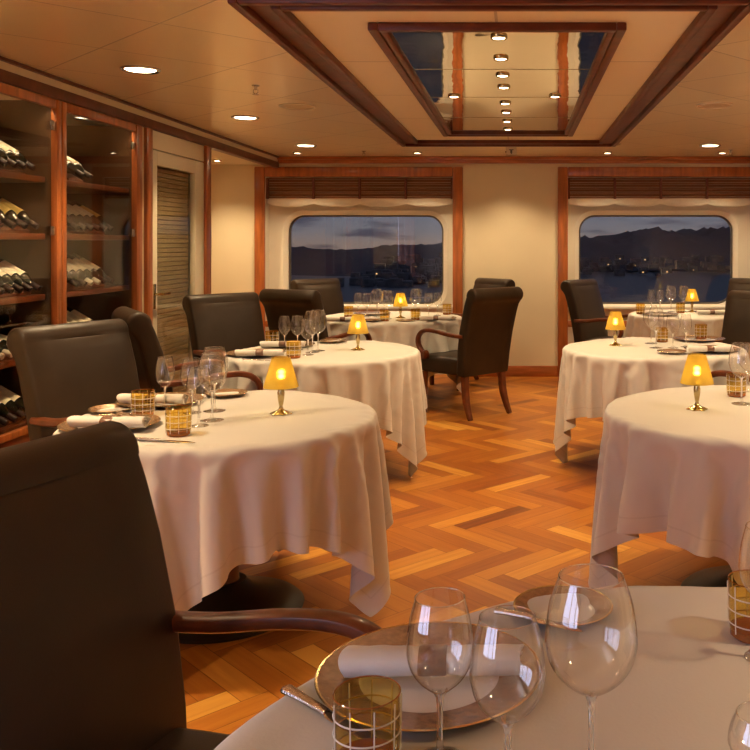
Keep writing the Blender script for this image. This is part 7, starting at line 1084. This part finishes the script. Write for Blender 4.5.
def lamp(u, v, wh):
    o = pu('lamp', u, v, 'small brass table lamp with glowing amber shade on the ' + wh)
    l = bpy.data.lights.new('lamp_light', 'POINT'); l.energy = P_LAMP; l.color = (1.0, .68, .22); l.shadow_soft_size = .009
    q = bpy.data.objects.new('lamp_light', l); C.objects.link(q); q.parent = o; q.location = (0, 0, .160)
    return o
NW = {'F': 'nearest table', 'A': 'second left table', 'B': 'third left table', 'W': 'farthest left table', 'R': 'second right table', 'S': 'third right table', 'V': 'farthest right table'}
lamp(281, 414, NW['A']); lamp(358, 350, NW['B']); lamp(400.5, 318, NW['W']); lamp(697, 409.5, NW['R']); lamp(615.5, 345.5, NW['S']); lamp(692, 312, NW['V'])
# ---- nearest table
n = NW['F']
put('charger', -.134, 1.335, 'bronze-rimmed charger plate with a rolled napkin on the ' + n)
put('napkin', -.128, 1.325, 'white rolled napkin lying across the charger on the ' + n, TZ + .0165, .03)
put('tumbler', -.19, 1.113, 'amber tumbler with white grid lines at the bottom edge of the photo, ' + n)
put('mid', -.100, 1.125, 'tall narrow wine glass, leftmost of the three big ones on the ' + n).scale = (1, 1, .985)
put('mid', -.0135, 1.05, 'round wine glass in the middle of the three big ones on the ' + n).scale = (1.06, 1.06, 1.015)
put('bigf', .088, 1.085, 'largest wine glass, rightmost of the three big ones on the ' + n).scale = (1, 1, .95)
put('side', .078, 1.576, 'bronze-rimmed bread plate with a knife across it on the ' + n)
put('bknife', -.040, 1.536, 'silver butter knife resting across the bread plate on the ' + n, TZ + .0178, math.radians(62))
put('knife', -.342, 1.302, 'silver knife with a hammered handle left of the charger on the ' + n, TZ, math.radians(48))
put('tumbler', .392, 1.487, 'amber tumbler with white grid lines at the right edge of the ' + n)
put('mid', .390, 1.405, 'wine glass at the right edge before the amber tumbler, ' + n)
o = put('mid', .285, 1.04, 'wine glass in the lower right corner of the photo on the ' + n); o.scale = (.95, .95, .50)
# ---- second left table
n = NW['A']
pu('charger', 110, 427, 'bronze-rimmed charger plate at the left end of the ' + n)
pu('napkin', 109, 421.5, 'rolled napkin with a brown ring on the nearer charger of the ' + n, TZ + .0165, -.05)
pu('charger', 160, 403.5, 'bronze-rimmed charger plate behind the tumblers of the ' + n)
pu('napkin', 153, 398.5, 'rolled napkin with a brown ring on the farther charger of the ' + n, TZ + .0165, -.06)
pu('side', 113, 412, 'small bread plate between the two chargers of the ' + n)
pu('bknife', 118, 414, 'butter knife on the small bread plate between the chargers of the ' + n, TZ + .0178, math.radians(60))
pu('side', 226, 396, 'small bread plate at the far edge of the %s, right of its glasses' % n)
pu('tumbler', 178.5, 435, 'amber tumbler nearest the front edge of the ' + n)
pu('tumbler', 143, 416, 'amber tumbler farther left on the ' + n)
pu('white', 165, 409, 'narrow wine glass, leftmost on the ' + n)
pu('mid', 192, 413, 'medium wine glass behind the front tumbler of the ' + n)
pu('mid', 199, 426, 'medium wine glass nearest the camera on the ' + n)
pu('big', 212, 420.5, 'large wine glass in front of the other large one on the ' + n)
pu('big', 214.5, 411, 'large wine glass behind the other large one on the ' + n)
pu('knife', 132, 440.5, 'silver knife at the front left edge of the ' + n, TZ, math.radians(80))
# ---- third left table
n = NW['B']
pu('charger', 256, 355, 'bronze-rimmed charger plate at the left end of the ' + n)
pu('napkin', 260, 352.5, 'rolled napkin with a brown ring on the left charger of the ' + n, TZ + .0165, .12)
pu('charger', 288, 346.5, 'bronze-rimmed charger plate behind the glasses of the ' + n)
pu('napkin', 283, 344, 'rolled napkin on the charger behind the glasses of the ' + n, TZ + .0165, .05)
pu('side', 333, 342.5, 'small bread plate right of the glasses on the ' + n)
pu('tumbler', 293.5, 358, 'amber tumbler nearest the camera on the ' + n)
pu('tumbler', 272, 346, 'amber tumbler farther back on the ' + n)
pu('white', 284.5, 349.5, 'narrow wine glass, leftmost on the ' + n)
pu('mid', 297.5, 350, 'medium wine glass right of the narrow one on the ' + n)
pu('mid', 308, 355, 'medium wine glass nearest the camera on the ' + n)
pu('big', 318, 351, 'large wine glass, rightmost on the ' + n)
pu('big', 312.5, 352.5, 'large wine glass beside the rightmost one on the ' + n)
pu('knife', 243, 361, 'silver knife at the front edge of the ' + n, TZ, math.radians(85))
# ---- farthest left table
n = NW['W']
pu('charger', 437, 319.5, 'charger plate with napkin at the right end of the ' + n)
pu('napkin', 436, 318, 'rolled napkin with a brown ring on the right charger of the ' + n, TZ + .0165, .02)
pu('charger', 343, 320.5, 'charger plate at the left end of the ' + n)
pu('napkin', 343, 319, 'rolled napkin with a brown ring on the left charger of the ' + n, TZ + .0165, .02)
pu('charger', 372, 314.5, 'charger plate beyond the glasses of the ' + n)
pu('side', 406, 322, 'small bread plate at the front edge of the ' + n)
pu('side', 372, 321.5, 'small bread plate left of the middle tumbler on the ' + n)
pu('tumbler', 384.6, 321, 'amber tumbler in the middle left of the ' + n)
pu('tumbler', 348.5, 317, 'amber tumbler at the left end of the ' + n)
pu('tumbler', 415.5, 320, 'amber tumbler below the large glass right of the lamp on the ' + n)
pu('tumbler', 447, 314.5, 'amber tumbler at the right end of the ' + n)
pu('white', 358, 316, 'narrow wine glass, leftmost on the ' + n)
pu('mid', 367, 317, 'medium wine glass, second from the left on the ' + n)
pu('big', 377, 317, 'large wine glass, third from the left on the ' + n)
pu('big', 387, 319, 'large wine glass just left of the lamp on the ' + n)
pu('big', 415.5, 318, 'large wine glass just right of the lamp on the ' + n)
pu('mid', 428.6, 317, 'medium wine glass right of the lamp on the ' + n)
pu('white', 437.5, 315.5, 'narrow wine glass, rightmost on the ' + n)
# ---- second right table
n = NW['R']
pu('tumbler', 736.5, 396, 'amber tumbler with white grid lines behind the glass on the ' + n)
pu('big', 741.5, 404, 'large wine glass at the right edge of the photo on the ' + n)
pu('mid', 748, 391, 'medium wine glass behind the large one on the ' + n)
# ---- third right table
n = NW['S']
pu('charger', 712, 351, 'charger plate with napkin at the front of the ' + n)
pu('napkin', 710, 348.5, 'rolled napkin with a brown ring on the front charger of the ' + n, TZ + .0165, .02)
pu('charger', 700, 340.5, 'charger plate at the back of the ' + n)
pu('side', 672, 353.5, 'small bread plate at the front edge of the ' + n)
pu('bknife', 664, 353, 'butter knife on the front bread plate of the ' + n, TZ + .0178, math.radians(70))
pu('tumbler', 662, 342, 'amber tumbler left of the glasses on the ' + n)
pu('tumbler', 701, 338.5, 'amber tumbler on the back charger side of the ' + n, TZ + .0055)
pu('big', 656, 348, 'large wine glass, leftmost in front on the ' + n)
pu('big', 651, 343.5, 'large wine glass behind the leftmost one on the ' + n)
pu('mid', 673, 348, 'medium wine glass in the middle of the ' + n)
pu('white', 686, 347, 'narrow wine glass, rightmost on the ' + n)
# ---- farthest right table
n = NW['V']
pu('charger', 712, 313.5, 'charger plate right of the lamp on the ' + n)
pu('napkin', 712, 312, 'rolled napkin on the charger right of the lamp of the ' + n, TZ + .0165, .02)
pu('charger', 660, 315.5, 'charger plate under the glasses at the front of the ' + n)
pu('tumbler', 640.5, 314, 'amber tumbler, leftmost on the ' + n)
pu('tumbler', 680.5, 313, 'amber tumbler just left of the lamp on the ' + n)
pu('white', 651.4, 312, 'narrow wine glass, leftmost on the ' + n)
pu('mid', 660, 312, 'medium wine glass, second from the left on the ' + n)
pu('big', 671, 312, 'large wine glass, third from the left on the ' + n)
pu('big', 684, 312, 'large wine glass just left of the lamp on the ' + n)

# ================================================================== WINE IN THE CABINETS
def make_bottle(lm, cm):
    t = thing('wine_bottle', '', 'bottle')
    R = .0375
    bm = BM(); lathe(bm, [(0, .004), (.02, .002), (R - .004, 0), (R, .004), (R, .19), (R * .93, .208), (R * .62, .228), (.0155, .245), (.0145, .26), (.0145, .296), (0, .296)], 28); obj('bottle_body', bm, bott, t)
    bm = BM(); lathe(bm, [(R + .0004, .062), (R + .0008, .0625), (R + .0008, .189), (R + .0004, .1893)], 28); obj('label', bm, lm, t)
    bm = BM(); lathe(bm, [(.0156, .25), (.0160, .2505), (.0158, .297), (0, .2975)], 20); obj('capsule', bm, cm, t)
    return t
BP = {}
def bottle(kind, y, shelf, label, tilt, x_tip=-2.525):
    """lying on a sloping rack: foot to the back, neck to the front and down"""
    lm, cm = {'w': (labelm, capd), 'c': (labelm, capw), 'y': (labely, capd)}[kind]
    z = SHELF[shelf]
    dirx, dz = math.cos(tilt), -math.sin(tilt)
    L = .297
    loc_ = Vector((x_tip - dirx * L, y, z + .034 - dz * L))
    if kind not in BP: BP[kind] = b = make_bottle(lm, cm); b['label'] = label; b['group'] = 'wine bottles lying in the cabinets'
    else: b = dup(BP[kind], loc_, 0, label, 'wine bottles lying in the cabinets')
    b.location = loc_
    b.rotation_euler = (0, PI / 2 + tilt, 0)
    return b
OR = ('first from the left', 'second from the left', 'third from the left', 'fourth from the left', 'fifth from the left', 'sixth from the left', 'seventh from the left')
def rackwood(y0, y1, shelf, tilt, cab):
    """a sloping rest under a row of bottles"""
    L = .30; z = SHELF[shelf]
    t = thing('bottle_rest', 'sloping wooden bottle rest, %s' % cab, 'rack', (-2.7, (y0 + y1) / 2, z), 0, 'sloping bottle rests')
    bm = BM()
    x1 = -2.59; x0 = x1 - .18; h = .18 * math.tan(tilt)
    P = [(x1, z + .0005), (x0, z + .0005), (x0, z + h + .016), (x1, z + .016)]
    a = [bm.verts.new((px, y0, pz)) for px, pz in P]; b = [bm.verts.new((px, y1, pz)) for px, pz in P]
    bm.faces.new(a); bm.faces.new(b[::-1])
    for i in range(4): bm.faces.new((a[i], a[(i + 1) % 4], b[(i + 1) % 4], b[i]))
    obj('wedge', loc(t, bm), rack, t, smooth=False)
TLT = math.radians(30)
rows = [('left', 4, 4.30, .083, 'wwwww', 'top shelf'), ('left', 3, 4.34, .11, 'yyyy', 'second shelf down'), ('left', 2, 4.27, .083, 'wwwwww', 'third shelf down'),
        ('left', 1, 4.27, .083, 'ccccc', 'fourth shelf down'), ('left', 0, 4.22, .083, 'wwwwww', 'lowest shelf'),
        ('right', 4, 5.16, .09, 'ww', 'top shelf'), ('right', 3, 5.10, .085, 'wwwwwy', 'second shelf down'), ('right', 2, 5.10, .085, 'wwccww', 'third shelf down'),
        ('right', 1, 5.08, .085, 'wwwww', 'fourth shelf down'), ('right', 0, 5.08, .085, 'wwwww', 'lowest shelf')]
for cab, sh, y0, dy, kinds, where in rows:
    tl = math.radians(16) if (cab, sh) == ('left', 1) else TLT
    rackwood(y0 - .04, min(y0 + dy * (len(kinds) - 1) + .04, 4.78 if cab == 'left' else 5.80), sh, tl, '%s cabinet, %s' % (cab, where))
    for k, kd in enumerate(kinds):
        kn = {'w': 'white-labelled', 'c': 'white-labelled pale-necked', 'y': 'yellow-labelled'}[kd]
        bottle(kd, y0 + k * dy, sh, '%s wine bottle, %s cabinet, %s, %s' % (kn, cab, where, OR[k]), tl)
# stemware on a glass shelf in the left cabinet
gs = thing('glass_shelf', 'short clear glass shelf with stemware in the left wine cabinet', 'shelf', (-2.74, 4.5, .965))
obj('glass_plate', loc(gs, box(-2.97, -2.56, 4.13, 4.70, .960, .968, .002)), cab_g, gs)
obj('shelf_edge', loc(gs, box(-2.559, -2.553, 4.13, 4.70, .959, .969, .001)), chrome, gs)
for k, (x, y) in enumerate(((-2.62, 4.36), (-2.62, 4.47), (-2.62, 4.58), (-2.74, 4.42), (-2.74, 4.53))):
    o = put('white', x, y, 'small stemmed glass on the left cabinet glass shelf, ' + ('front row ' if k < 3 else 'back row ') + ('left', 'middle', 'right', 'left', 'right')[k], z=.9685)
    o.scale = (.80, .80, .49)
